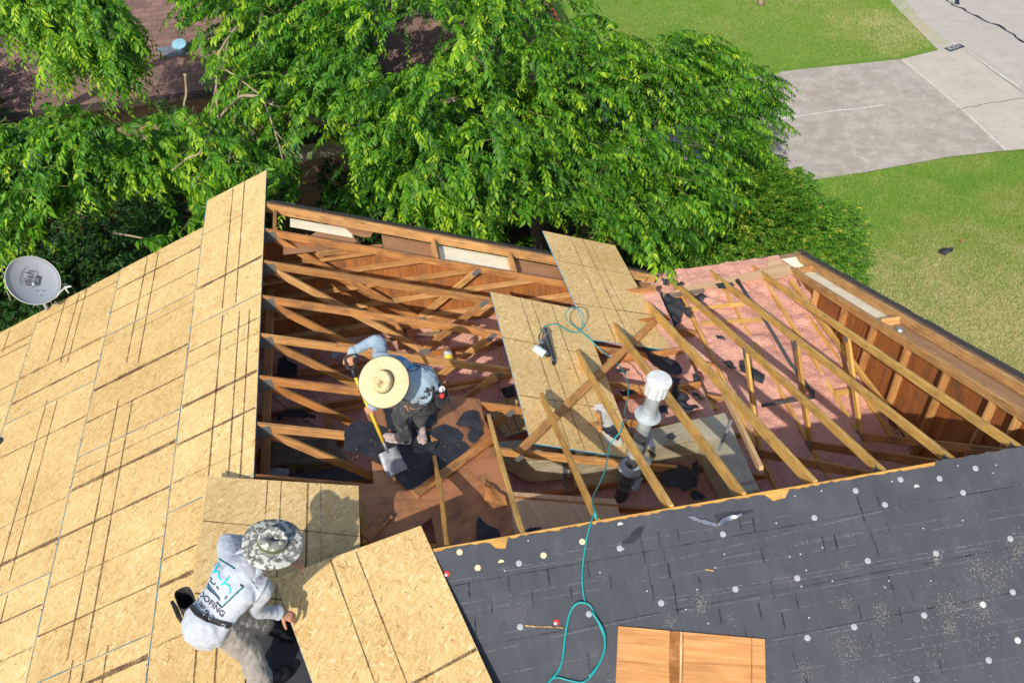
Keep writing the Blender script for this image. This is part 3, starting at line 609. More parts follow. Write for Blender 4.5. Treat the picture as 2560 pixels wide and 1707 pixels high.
al = [[(zl(1955, 95), zl(1870, 1110)), (zl(2045, 40), zl(1990, 1060)), (zl(1860, 1170), zk(1165, 415)), (zl(2000, 1140), zk(1275, 415)), (zl(2085, 1125), zk(1340, 420)), (zk(1090, 1300), zk(1075, 1640)), (zk(1200, 1330), zk(1190, 1640))],
      [(zl(1240, 680), zl(1130, 1230)), (zl(1335, 640), zl(1235, 1130)), (zl(1130, 1230), zl(1060, 1568)), (zl(1235, 1130), zl(1165, 1568)), (zk(655, 0), zk(375, 1440)), (zk(730, 0), zk(450, 1600)), (zk(400, 1440), zk(380, 1600)), (zk(590, 1360), zk(565, 1640))],
      [(zl(555, 1045), zl(390, 1568)), (zl(680, 980), zl(495, 1568)), (zl(735, 950), zl(560, 1568)), (zk(260, 0), zk(0, 950)), (zk(325, 0), zk(45, 1000)), (zk(45, 1080), zk(0, 1240))], [(zl(105, 1280), zl(0, 1490))], []]
for ci, ((sa, sb), B) in enumerate(zip(CO, (B0, B1, B2, B3, B4))):
    for j in range(len(B)-1):
        ya, yb = B[j]-.0015, B[j+1]+.0015; g_ = .0018; h = .0
        q = [lp(sa+g_, yb, h), lp(sa+g_, ya, h), lp(sb-g_, ya, h), lp(sb-g_, yb, h)]
        fr = frame_of(lp((sa+sb)/2, (ya+yb)/2, h), lp(1, 0)-lp(0, 0), NL); mb = MB()
        tilt = [random.uniform(0, .0015) for _ in q]; q = [p+NL*t for p, t in zip(q, tilt)]
        mb.add(q+[p-NL*DK for p in q], [(0, 3, 2, 1)], 0); mb.add(q+[p-NL*DK for p in q], [(7, 4, 5, 6)], 0); mb.add(q+[p-NL*DK for p in q], [(0, 1, 5, 4), (1, 2, 6, 5), (2, 3, 7, 6), (3, 0, 4, 7)], 1 if ci or 1 else 0)
        for i, y in enumerate(rowY[ci]):
            if yb < y < ya: strip(mb, lp(sa+.01, y, h), lp(sb-.02, y-.01, h), bold[(i*3+ci) % 7], NL, 2 if (i+ci) % 3 else 3, .0025, 10, .35)
        for a, b in al[ci]:
            A_, B_ = WL(a), WL(b); y0, y1 = max(A_.y, B_.y), min(A_.y, B_.y); s_ = (s_of(A_)+s_of(B_))/2
            if y0 > yb and y1 < ya: strip(mb, lp(s_, min(y0, ya-.01), h), lp(s_, max(y1, yb+.01), h), .017, NL, 2, .0025, 12, .25)
        # band of ink specks between the printed lines
        sm = sa+(sb-sa)*(.60 if ci == 0 else .52); strip(mb, lp(sm, ya-.05, h), lp(sm, yb+.05, h), .16, NL, 4, .0021, 4, .1)
        # painted edges: thin line along the long sides and some ends
        strip(mb, lp(sb-.003, ya, h), lp(sb-.003, yb, h), .009, NL, 1, .0026, 12, .5); strip(mb, lp(sa+.01, yb+.004, h), lp(sb-.01, yb+.004, h), .007, NL, 1, .0026, 8, .6)
        mb.build('roof_board', [M['osb'], M['seam'], M['ink'], M['inkf'], M['grime']], HS, fr)
# little clips in the long seams
for s_, ys_ in ((.885, [WL(p).y for p in (zl(1640, 790), zl(1600, 1135), zl(1563, 1455), zk(935, 500), zk(890, 878), zk(822, 1465))]), (2.105, [WL(p).y for p in (zl(903, 1160), zl(820, 1515), zk(435, 225), zk(375, 490), zk(295, 808), zk(210, 1172))]), (3.325, [WL(zl(187, 1525)).y])):
    for y in ys_:
        mb = MB(); c = lp(s_, y, .006); fr = frame_of(c, (0, 1, 0), NL); mb.tube([fr@Vector((.016*math.cos(a), .010*math.sin(a), 0)) for a in [i*math.pi/5 for i in range(11)]], .0022, 5); mb.build('panel_clip', M['steel'], HS)
# ================================================================ INSULATION (nobody could count its tufts)
def insul(x0, x1, y0, y1, z, res, amp, seed, slope_y=None):
    nx, ny = int((x1-x0)/res), int((y1-y0)/res); X, Y = np.meshgrid(np.linspace(x0, x1, nx), np.linspace(y0, y1, ny)); r = np.random.default_rng(seed)
    H = np.zeros_like(X)
    for s_, a in ((.9, .5), (.35, .35), (.14, .28), (.06, .18)):
        gx, gy = int((x1-x0)/s_)+3, int((y1-y0)/s_)+3; G = r.random((gy, gx)); u = (X-x0)/s_; w_ = (Y-y0)/s_; i = u.astype(int); j = w_.astype(int); fu = u-i; fw = w_-j
        fu = fu*fu*(3-2*fu); fw = fw*fw*(3-2*fw)
        H += a*((G[j, i]*(1-fu)+G[j, i+1]*fu)*(1-fw)+(G[j+1, i]*(1-fu)+G[j+1, i+1]*fu)*fw)
    Z = z+amp*(H-.6)
    V = np.stack([X, Y, Z], -1).reshape(-1, 3).tolist(); Fc = [(j*nx+i, j*nx+i+1, (j+1)*nx+i+1, (j+1)*nx+i) for j in range(ny-1) for i in range(nx-1)]
    return V, Fc
mb = MB()
Vi, Fi = insul(-4.6, 4.78, -6.5, .05, H1-.05, .045, .18, 1); mb.add(Vi, Fi)
Vi, Fi = insul(4.80, XW-.02, -6.5, .36, H2+.02, .03, .16, 2); mb.add(Vi, Fi)
Vi, Fi = insul(4.82, XW-.05, .36, YE-.04, H2-.03, .03, .14, 3); mb.add(Vi, Fi)
tag(mb.build('insulation', M['insul'], smooth=True), 'loose pink fibre insulation spread over the attic floor between the trusses', 'insulation', kind='stuff')

# ================================================================ FELT SCRAPS, each lying where it fell
NS = {}
def scrap(pts, fn, label, h=.012, curl=.02, n=NR, holes=None, mat='scrap', name='felt_scrap', cat='felt scrap', group='torn scraps of black roofing felt', th=.002, sub=5):
    """torn piece: outline roughened, surface curled"""
    P = [Vector(fn(p)) for p in pts]; n = Vector(n).normalized()
    a = sum(((P[i]-P[0]).cross(P[(i+1) % len(P)]-P[0]) for i in range(1, len(P)-1)), Vector())
    if a.dot(n) < 0: P = P[::-1]
    ex = (P[1]-P[0]).normalized(); ex = (ex-n*ex.dot(n)).normalized(); ey = n.cross(ex); o = sum(P, Vector())/len(P)
    Q = [((p-o).dot(ex), (p-o).dot(ey)) for p in P]; R = []
    per = sum(math.dist(Q[i], Q[(i+1) % len(Q)]) for i in range(len(Q)))
    st = max(.015, per/90)
    for i in range(len(Q)):
        A_, B_ = Q[i], Q[(i+1) % len(Q)]; L = math.dist(A_, B_); k = max(1, int(L/st))
        for j in range(k):
            t = j/k; am = min(.006, L*.10) if j else 0
            R.append((A_[0]+(B_[0]-A_[0])*t+random.uniform(-am, am), A_[1]+(B_[1]-A_[1])*t+random.uniform(-am, am)))
    bm = bmesh.new(); vs_ = [bm.verts.new((x, y, 0)) for x, y in R]; f = bm.faces.new(vs_); bmesh.ops.triangulate(bm, faces=[f])
    for _ in range(3):
        es = [e for e in bm.edges if e.calc_length() > max(.05, st*2)]
        if not es: break
        bmesh.ops.subdivide_edges(bm, edges=es, cuts=1); bmesh.ops.triangulate(bm, faces=bm.faces[:])
    ph = [random.uniform(0, 6) for _ in range(4)]; s_ = max(.05, per/4)
    for q in bm.verts:
        q.co.z = curl*(.5+.5*math.sin(q.co.x/s_*5+ph[0]))*(.5+.5*math.sin(q.co.y/s_*6+ph[1]))+curl*.25*math.sin(q.co.x*31+ph[2])*math.sin(q.co.y*27+ph[3])+curl*.2
    bmesh.ops.recalc_face_normals(bm, faces=bm.faces[:])
    me = bpy.data.meshes.new(name); bm.to_mesh(me); bm.free(); me.materials.append(M[mat])
    ob = bpy.data.objects.new(name, me); COL.objects.link(ob)
    W = Matrix(((ex.x, ey.x, n.x, o.x+n.x*h), (ex.y, ey.y, n.y, o.y+n.y*h), (ex.z, ey.z, n.z, o.z+n.z*h), (0, 0, 0, 1))); place(ob, W, None)
    md = ob.modifiers.new('t', 'SOLIDIFY'); md.thickness = th; md.offset = 0
    return tag(ob, label, cat, group)
zz = lambda z: (lambda p: Zp(p, z))
PT = lambda f, L: [f(*q) for q in L]
# deck left on the main roof under the overlay: worker platform
DKP = [('old_deck_board', [(1012, 690), (1500, 640), (1745, 688), (2052, 722), (2095, 905), (2180, 1085), (2150, 1150), (1700, 1500), (1300, 1430), (1180, 1180), (1050, 935), (1015, 860)], 'ply', 'torn up orange plywood deck the straw hatted worker stands on', .0),
       ('old_deck_board', [(1065, 1290), (1180, 1345), (1290, 1440), (1700, 1510), (1760, 1700), (1350, 2000), (880, 2040), (840, 1520), (1085, 1505)], 'ply', '', -.004)]
slab('roof_sheathing', [WR(z4(*p), -.002) for p in DKP[0][1]], NR, .014, M['ply'], HS)
slab('roof_sheathing', [WR(z4(*p), -.006) for p in DKP[1][1]], NR, .014, M['ply'], HS)
slab('roof_sheathing', [WR(z5(*p), -.010) for p in ((0, 640), (110, 700), (225, 1000), (228, 1020), (270, 1360), (-90, 1440), (-330, 1490), (-420, 1000), (-60, 760))], NR, .014, M['ply'], HS)
slab('roof_sheathing', [WR(z5(*p), -.012) for p in ((234, 1030), (1062, 1088), (1100, 1225), (300, 1400), (262, 1340))], NR, .014, M['ply_light'], HS)
slab('roof_sheathing', [WR(z6(*p), -.03) for p in ((1390, 80), (1500, 85), (1530, 300), (1450, 560), (1400, 560))], NR, .014, M['wood_red'], HS)
# vertical seam board in the deck
board('deck_cleat', WR(z4(2170, 1090), .02), WR(z4(1460, 1600), .02), .09, .036, NR, M['wood_red'], HS)
board('deck_cleat', WR(z6(1600, 300), .02), WR(z6(1440, 470), .02), .09, .036, NR, M['wood_red'], HS)
scrap(PT(z4, [(880, 935), (1075, 945), (1190, 1000), (1260, 1140), (1420, 1150), (1520, 1080), (1640, 985), (1740, 962), (1840, 1000), (1900, 1060), (1890, 1100), (1960, 1180), (1800, 1320), (1790, 1420), (1640, 1430), (1500, 1560), (1380, 1560), (1240, 1430), (1180, 1350), (1080, 1280), (960, 1230), (800, 1195), (812, 1020)]), WR, 'largest torn black felt sheet on the deck, spread around the shovel blade', .006, .014)
scrap(PT(z4, [(1160, 812), (1300, 835), (1690, 770), (1725, 800), (1660, 850), (1650, 960), (1560, 1010), (1590, 1060), (1430, 1130), (1290, 1020), (1205, 1000), (1190, 930)]), WR, 'torn black felt between and behind the shoes of the straw hatted worker', .012, .006)
scrap(PT(z4, [(1900, 862), (2030, 862), (2080, 1058), (2000, 1142), (1935, 1085), (1960, 1010), (1830, 965), (1850, 932), (1950, 992), (1948, 955), (1905, 905)]), WR, 'crumpled black felt scrap on the orange deck beside the first jack rafter', .01, .035)
scrap(PT(z4, [(1620, 1165), (1690, 1120), (1680, 1140), (1600, 1230), (1430, 1160)]), WR, 'narrow felt flap folded over the big torn sheet near the white shoe', .022, .02)
scrap(PT(z5, [(-20, 1230), (60, 1300), (130, 1325), (160, 1385), (120, 1400), (-25, 1420), (-30, 1340)]), WR, 'ragged felt scrap on brown deck at the foot of the second jack rafter', .01, .015)
scrap(PT(z5, [(350, 1335), (380, 1325), (470, 1312), (478, 1325), (420, 1345), (360, 1350)]), WR, 'small felt sliver on pale plywood against the edge of the felt roof', .012, .006)
scrap(PT(z6, [(2180, 350), (2330, 345), (2352, 470), (2200, 480), (2230, 430)]), WR, 'torn black felt on the brown deck just above the felt roof edge', .014, .01) if 0 else None
scrap(PT(z4, [(205, 370), (265, 350), (330, 400), (385, 420), (384, 525), (200, 520)]), zz(H1+.08), 'square black felt piece in the shaded attic near the board edge', .01, .03, (0, 0, 1))
scrap(PT(z4, [(180, 930), (250, 840), (400, 825), (560, 900), (545, 945), (420, 905), (250, 890), (240, 945)]), zz(H1+.08), 'curved black felt strip in the shade between the fifth and sixth trusses', .01, .05, (0, 0, 1))
scrap(PT(z4, [(35, 1200), (150, 1215), (290, 1290), (285, 1380), (60, 1350), (30, 1290)]), zz(H1+.10), 'black felt piece above the grey card in the dark corner by the new board', .01, .03, (0, 0, 1))
scrap(PT(z4, [(360, 1380), (440, 1385), (440, 1430), (370, 1435)]), zz(H1+.12), 'tiny black felt square in the dark lower corner of the attic', .01, .01, (0, 0, 1))
scrap(PT(z5, [(160, 250), (180, 225), (265, 205), (275, 290), (200, 305)]), zz(H1+.07), 'small curled felt scrap on pink insulation left of the middle board', .01, .05, (0, 0, 1))
scrap(PT(z2, [(1640, 1200-0), (1640, 1200)]), zz(0), '') if 0 else None
scrap(PT(z2, [(1860, 630), (2020, 620), (2040, 675), (1900, 675)]), zz(H2+.13), 'flat black felt scrap on the pale strip near the far eave', .015, .01, (0, 0, 1))
scrap(PT(z2, [(1500, 635), (1560, 610), (1580, 640), (1530, 650)]), zz(H2+.13), 'very small felt flake on insulation at the far eave', .015, .01, (0, 0, 1))
scrap(PT(z2, [(1580, 770), (1620, 740), (1700, 745), (1740, 718), (1795, 765), (1740, 800), (1660, 805)]), zz(H2+.13), 'jagged felt scrap between the first two whole trusses by the eave', .01, .06, (0, 0, 1))
scrap(PT(z2, [(1380, 600), (1430, 590), (1420, 650), (1385, 640)]), zz(H2+.2), 'little upright felt scrap beside the inner corner of the roof', .01, .05, (0, 0, 1))
scrap(PT(z2, [(1290, 740), (1390, 760), (1420, 700), (1480, 760), (1560, 850), (1555, 960), (1480, 1025), (1430, 980), (1380, 860)]), WR, 'large draped black felt hanging in the valley past the topmost jack rafter', -.03, .09)
scrap(PT(z2, [(1565, 850), (1630, 880), (1645, 955), (1590, 930)]), zz(H2+.3), 'torn felt corner dangling right of the draped valley felt', .01, .05, (0, 0, 1))
scrap(PT(z2, [(1200, 1195), (1300, 1215), (1520, 1340), (1570, 1440), (1480, 1460), (1300, 1370), (1250, 1320)]), WR, 'long felt strip below the upper new board, left of the twisted rafter', -.01, .03)
scrap(PT(z2, [(1930, 1350), (1990, 1340), (2065, 1410), (1990, 1405)]), zz(H2+.10), 'pointed felt scrap on sunlit insulation in the wing', .01, .04, (0, 0, 1))
scrap(PT(z2, [(2080, 1345), (2130, 1330), (2170, 1400), (2320, 1470), (2300, 1555), (2200, 1500), (2090, 1430)]), zz(H2+.10), 'large torn felt lying on sunlit insulation behind the wing web', .01, .04, (0, 0, 1))
scrap(PT(z2, [(1870, 1100), (1920, 1110), (1960, 1140), (1885, 1135)]), zz(H2+.10), 'thin felt chip on insulation beneath the first whole wing truss', .01, .02, (0, 0, 1))
scrap(PT(z5, [(1480, 140), (1600, 130), (1700, 240), (1720, 380), (1600, 440), (1560, 330), (1500, 260)]), WR, 'rumpled black felt heap in the valley behind the white vent cap', -.06, .12)
scrap(PT(z5, [(1640, 130), (1690, 105), (1730, 190), (1735, 360), (1690, 330), (1660, 240)]), WR, 'grey felt flap wrapped against the valley rafter right of the vent cap', -.02, .1)
scrap(PT(z5, [(1405, 370), (1470, 375), (1475, 440), (1410, 430)]), zz(H1+.2), 'small felt scrap just right of the vent flange', .01, .03, (0, 0, 1))
scrap(PT(z5, [(1085, 250), (1215, 250), (1200, 280), (1110, 295)]), zz(H1+.1), 'felt sliver on insulation between the vent and the lower new board', .01, .03, (0, 0, 1))
scrap(PT(z5, [(1060, 75), (1150, 85), (1140, 120), (1065, 110)]), zz(H1+.1), 'dark felt chip on insulation close to the hanging green hose', .01, .03, (0, 0, 1))
scrap(PT(z5, [(1410, 900), (1480, 860), (1560, 830), (1640, 850), (1700, 930), (1700, 1000), (1600, 1030), (1460, 1010), (1415, 960)]), zz(H1+.12), 'broad dark felt piece on pink insulation in front of the long duct', .01, .03, (0, 0, 1))
scrap(PT(z5, [(1660, 820), (1690, 810), (1720, 880), (1690, 950), (1655, 900)]), zz(H1+.18), 'curled felt strip standing at the edge of the broad dark felt piece', .01, .06, (0, 0, 1))
scrap(PT(z5, [(1650, 1035), (1720, 1040), (1770, 1090), (1700, 1110), (1650, 1090)]), zz(H1+.12), 'felt scrap tucked beside the felt roof edge in front of the duct', .01, .03, (0, 0, 1))
scrap(PT(z5, [(670, 490), (755, 485), (775, 575), (700, 590), (690, 540)]), zz(-1.32), 'black felt scrap on the pale box beside the lower new board', .02, .02, (0, 0, 1))
scrap(PT(z5, [(945, 545), (1060, 540), (1100, 600), (1080, 650), (1030, 620), (960, 570)]), zz(-1.32), 'torn felt over the printed corner of the pale box', .02, .03, (0, 0, 1))
scrap(PT(z5, [(1462, 590), (1500, 580), (1535, 610), (1510, 635), (1470, 620)]), zz(-1.30), 'leaf sized felt scrap on top of the long metal faced duct', .01, .006, (0, 0, 1))
scrap([v(2155, 575), v(2170, 570), v(2190, 572), v(2187, 580), v(2172, 587), v(2158, 584)], zz(GZ+.06), 'black felt scrap lying on the dry lawn beyond the gable', .01, .05, (0, 0, 1))
scrap([v(2204, 553), v(2216, 551), v(2212, 558), v(2205, 558)], zz(GZ+.06), 'tiny dark scrap on the lawn behind the larger one', .01, .03, (0, 0, 1), mat='wood_red', cat='scrap')
scrap([v(-14, 1003), v(6, 1006), v(8, 1012), v(2, 1021), v(-12, 1022)], WL, 'black felt scrap at the left edge of the new board slope', .006, .01, NL)
scrap(PT(zf, [(730, 418), (800, 350), (825, 345), (800, 400), (770, 418)]), WF, 'thin loose felt patch on the felt roof above the coiled hose', .008, .004, NF)
# wood splinters and offcuts on the felt
for L, lab in (([(340, 747), (420, 750), (500, 756), (420, 754)], 'long thin wood splinter beside the hose coil on the felt'), ([(1068, 520), (1100, 525), (1100, 530), (1070, 524)], 'small orange wood splinter on the felt roof')):
    scrap(PT(zf, L), WF, lab, .012, .002, NF, mat='wood_y', name='wood_splinter', cat='splinter', group='wood splinters on the felt', th=.004)
scrap(PT(z4, [(1590, 1070), (1690, 1135), (1610, 1140)]), WR, 'orange triangular splinter of plywood beside the toe of the far shoe', .024, .01, mat='ply_face', name='wood_splinter', cat='splinter', group='wood splinters on the deck', th=.004)
scrap(PT(z5, [(22, 955), (80, 1000), (180, 1080), (210, 1150), (30, 1110)]), WR, 'broken orange plywood wedge against the second jack rafter', .02, .03, mat='ply_face', name='wood_splinter', cat='splinter', group='wood splinters on the deck', th=.010)
scrap(PT(z5, [(905, 415), (940, 420), (960, 570), (925, 575)]), zz(-1.32), 'upright red brown wood chip on the pale box', .02, .03, (0, 0, 1), mat='wood_red', name='wood_splinter', cat='splinter', group='wood splinters on the deck', th=.006)
scrap(PT(z5, [(850, 505), (960, 515), (958, 530), (850, 528)]), zz(-1.32), 'short brown wood chip lying across the pale box', .03, .01, (0, 0, 1), mat='wood_red', name='wood_splinter', cat='splinter', group='wood splinters on the deck', th=.006)
scrap(PT(z4, [(75, 1355), (305, 1380), (300, 1465), (85, 1420)]), zz(H1+.16), 'torn grey card in the dark corner beside the new board', .01, .02, (0, 0, 1), mat='clear_plastic', name='card_sheet', cat='card', group='grey cards')
scrap(PT(z4, [(310, 1420), (560, 1390), (860, 1360), (1010, 1400), (1010, 1480), (560, 1475), (320, 1460)]), zz(H1+.13), 'long grey card along the shaded lower edge of the attic', .01, .03, (0, 0, 1), mat='felt', name='card_sheet', cat='card', group='grey cards')
scrap(PT(z4, [(685, 350), (740, 300), (830, 285), (840, 310), (780, 350), (700, 370)]), zz(H1+.12), 'crumpled pale plastic film near the gloved shovel grip', .01, .06, (0, 0, 1), mat='clear_plastic', name='plastic_film', cat='plastic film', group=None)

for p, q, wd, m in (((1310, 30), (1340, 265), .09, 'wood'), ((1415, 90), (1440, 235), .09, 'wood_red'), ((1640, 60), (1695, 225), .09, 'wood_y'), ((2050, 70), (2085, 215), .09, 'wood'), ((1350, 62), (2010, 40), .07, 'wood_red'), ((1180, 185), (1900, 95), .05, 'wood_grey'), ((730, 830), (1000, 785), .07, 'wood_red'), ((380, 505), (1000, 425), .07, 'wood_red'), ((640, 900), (690, 1010), .07, 'wood'), ((540, 290), (560, 380), .09, 'wood_red'), ((1740, 650), (2230, 560), .05, 'wood'), ((1830, 300), (2200, 250), .05, 'wood_red'), ((250, 1080), (330, 1330), .05, 'wood_grey'), ((480, 1130), (520, 1380), .05, 'wood_grey')):
    board('ceiling_joist', Zp(z4(*p), H1+.09), Zp(z4(*q), H1+.09), wd, .03, (0, 0, 1), M[m], HS, rough=.003)
mb = MB(); r = random.Random(4)
for _ in range(900):      # splinters, grit and bark crumbs on the attic floor
    q = (r.uniform(30, 2250), r.uniform(180, 1480)); p = Zp(z4(*q), H1+.045+r.uniform(0, .02)); s_ = r.uniform(.003, .010); a = r.uniform(0, 6.3); l_ = s_*r.uniform(1, 5); fr = Matrix.Translation(p)@Matrix.Rotation(a, 4, 'Z')
    mb.add([fr@Vector(c) for c in ((-l_, -s_, 0), (l_, -s_*.5, 0), (l_*.3, s_, 0), (0, 0, s_))], [(0, 1, 3), (1, 2, 3), (2, 0, 3), (2, 1, 0)], r.choice((0, 0, 1, 2, 2)))
tag(mb.build('attic_debris', [M['wood_y'], M['scrap'], M['wood_grey']], None), 'splinters and crumbs of felt scattered over the attic floor', 'debris', kind='stuff')
# ================================================================ LOOSE BOARDS
def loose_board(pts, n, label, across, along, blue_edges=(0, 1, 2, 3), name='strand_board', mat='osb_lit', th=.012, group='loose strand board panels'):
    """pts: 4 corners, u from 0 to 1 (short side), then v down the long side; across/along are printed lines"""
    A_, B_, C_, D_ = pts; fr = frame_of((A_+B_+C_+D_)/4, (B_-A_), n); n = Vector((fr[0][2], fr[1][2], fr[2][2])); mb = MB()
    mb.add([D_, C_, B_, A_]+[p-n*th for p in (D_, C_, B_, A_)], [(0, 1, 2, 3), (7, 6, 5, 4)], 0)
    mb.add([D_, C_, B_, A_]+[p-n*th for p in (D_, C_, B_, A_)], [(0, 4, 5, 1), (1, 5, 6, 2), (2, 6, 7, 3), (3, 7, 4, 0)], 1)
    P = lambda u, w_: (A_.lerp(B_, u)).lerp(D_.lerp(C_, u), w_)
    for w0, w1, wd, m in across: strip(mb, P(.005, w0), P(.995, w1), wd, n, m, .0015, 10, .3)
    for u0, u1, wd, m in along: strip(mb, P(u0, .005), P(u1, .995), wd, n, m, .0015, 14, .3)
    us = [(u0+u1)/2 for u0, u1, _, m in along]
    if len(us) > 1: strip(mb, P(sum(us)/len(us), .02), P(sum(us)/len(us), .98), .2, n, 4, .0012, 4, .1)
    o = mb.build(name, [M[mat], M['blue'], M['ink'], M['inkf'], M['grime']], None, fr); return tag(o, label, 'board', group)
hA = .006
pA = [WR(z2(280, 135), hA+.012), WR(z2(945, 270), hA+.012), WR(z2(1480, 1237), hA+.012), WR(z2(725, 1133), hA+.012)]
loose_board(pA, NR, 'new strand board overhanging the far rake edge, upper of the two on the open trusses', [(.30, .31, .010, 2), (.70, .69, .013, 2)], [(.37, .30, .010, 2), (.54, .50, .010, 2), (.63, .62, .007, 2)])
pB = [WR(z2(-195, 700), hA), WR(z2(585, 808), hA), WR(z5(1085, 388), hA), WR(z5(395, 640), hA)]
B3_ = WR(z5(1090, 388), hA); e_ = (pB[1]-pB[0]); 
pB = [WR(v(1126, 670), hA), WR(v(1335, 712), hA), None, None]; lft = WR(z5(400, 650), hA); lng = (lft-pB[0]).normalized()*2.44; pB[3] = pB[0]+lng; pB[2] = pB[1]+lng
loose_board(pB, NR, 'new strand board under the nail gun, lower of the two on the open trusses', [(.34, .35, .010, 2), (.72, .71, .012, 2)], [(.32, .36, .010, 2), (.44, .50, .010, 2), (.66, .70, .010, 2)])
p3 = [Vector(Zp(z6(335, 28), .06)), Vector(Zp(z6(1390, 95), -.01)), None, None]; p3[2] = Vector(Zp(z6(1405, 700), -.01)); p3[3] = Vector(Zp(z6(258, 680), .06))
dn = (p3[3]-p3[0]).normalized()*1.22; p3[3] = p3[0]+dn; p3[2] = p3[1]+(p3[2]-p3[1]).normalized()*1.22
n3 = (p3[1]-p3[0]).cross(p3[3]-p3[0]); n3 = -n3 if n3.z < 0 else n3
loose_board(p3, n3, 'strand board lying across the ridge behind the worker in the camouflage hat', [(.38, .42, .012, 2), (.93, .93, .014, 2)], [(.40, .39, .010, 2), (.49, .49, .010, 2), (.665, .665, .016, 2), (.75, .76, .008, 3)], mat='osb_tan')
p3b = [p-Vector((.03, -.0, .02)) for p in p3]
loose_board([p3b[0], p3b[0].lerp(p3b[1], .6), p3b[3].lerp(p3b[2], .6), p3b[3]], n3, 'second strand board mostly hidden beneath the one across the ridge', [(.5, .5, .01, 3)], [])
# the board the worker holds
UL = Zp(z6(803, 742), .24); UR = Zp(z6(1826, 373), .07); LR = Zp(z6(2330, 1476), -.30); dv = (LR-UR).normalized()*2.44
nH = (UR-UL).cross(-dv); nH = -nH if nH.z < 0 else nH
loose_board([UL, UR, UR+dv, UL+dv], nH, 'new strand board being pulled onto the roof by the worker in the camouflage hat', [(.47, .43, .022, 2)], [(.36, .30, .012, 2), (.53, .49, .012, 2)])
loose_board([Zp(z5(45, 345), -1.62), Zp(z5(300, 290), -1.62), Zp(z5(385, 545), -1.62), Zp(z5(195, 605), -1.62)], (0, 0, 1), 'small strand board offcut down in the attic beneath the lower new board', [(.9, .9, .008, 2)], [(.3, .3, .01, 2), (.62, .62, .012, 2)], mat='osb_shade')
# old plywood piece on the felt
pp = [WF(zf(718, 748), .02), WF(zf(1308, 800), .02)]; dd = Vector((.02, -1, 0)); dd = (WF(zf(1312, 978), .02)-pp[1]).normalized()*.75; pp += [pp[1]+dd, pp[0]+dd]
fr = frame_of(sum(pp, Vector())/4, pp[1]-pp[0], NF); mb = MB(); nn = Vector((fr[0][2], fr[1][2], fr[2][2]))
mb.add([pp[3], pp[2], pp[1], pp[0]]+[p-nn*.014 for p in (pp[3], pp[2], pp[1], pp[0])], [(0, 1, 2, 3), (7, 6, 5, 4), (0, 4, 5, 1), (1, 5, 6, 2), (2, 6, 7, 3), (3, 7, 4, 0)])
strip(mb, pp[0].lerp(pp[1], .40), pp[3].lerp(pp[2], .40), .10, nn, 1, .0012, 6, .15); strip(mb, pp[0].lerp(pp[1], .43), pp[3].lerp(pp[2], .43), .016, nn, 2, .0018, 6, .15); strip(mb, pp[0].lerp(pp[1], .91), pp[3].lerp(pp[2], .9), .008, nn, 1, .0015, 6, .4)
tag(mb.build('plywood_offcut', [M['ply_face'], m_mark('ply_stain', (.24, .09, .025), .30, .62, 8, .7), M['wood_pale']], None, fr), 'old orange plywood offcut lying on the black felt roof', 'plywood')
# loose stud lying over the board
a, b = WR(z2(1300, 975), .036), WR(z5(312, 712), .045)
tag(board('loose_stud', a, b, .089, .038, NR, M['wood'], None, bow=.003), 'loose brown stud lying diagonally over the lower new board', 'timber')
a, b = WB(z5(1905, 240), -.15), WB(z5(2205, 860), -.30)
tag(board('loose_stud', a, b, .038, .089, (0, .3, 1), M['wood_pale'], None), 'pale leaning stud between the long duct and the wing trusses', 'timber')
a, b = WR(z6(1408, 210), .01), WR(z6(1435, 500), .01)
tag(board('loose_stud', a, b, .05, .038, NR, M['wood_y'], None, rough=.006), 'short split stud beside the strand board across the ridge', 'timber')
# valley-edge rafters coming down to the duct
board('valley_rafter', WR(z2(1220, 700), -.05), WR(z2(1440, 1010), -.05), .038, .089, NR, M['wood'], HS)
board('valley_rafter', WR(z2(1510, 1290), -.09), WR(z5(1830, 400), -.12), .09, .089, NR, M['wood_y'], HS)

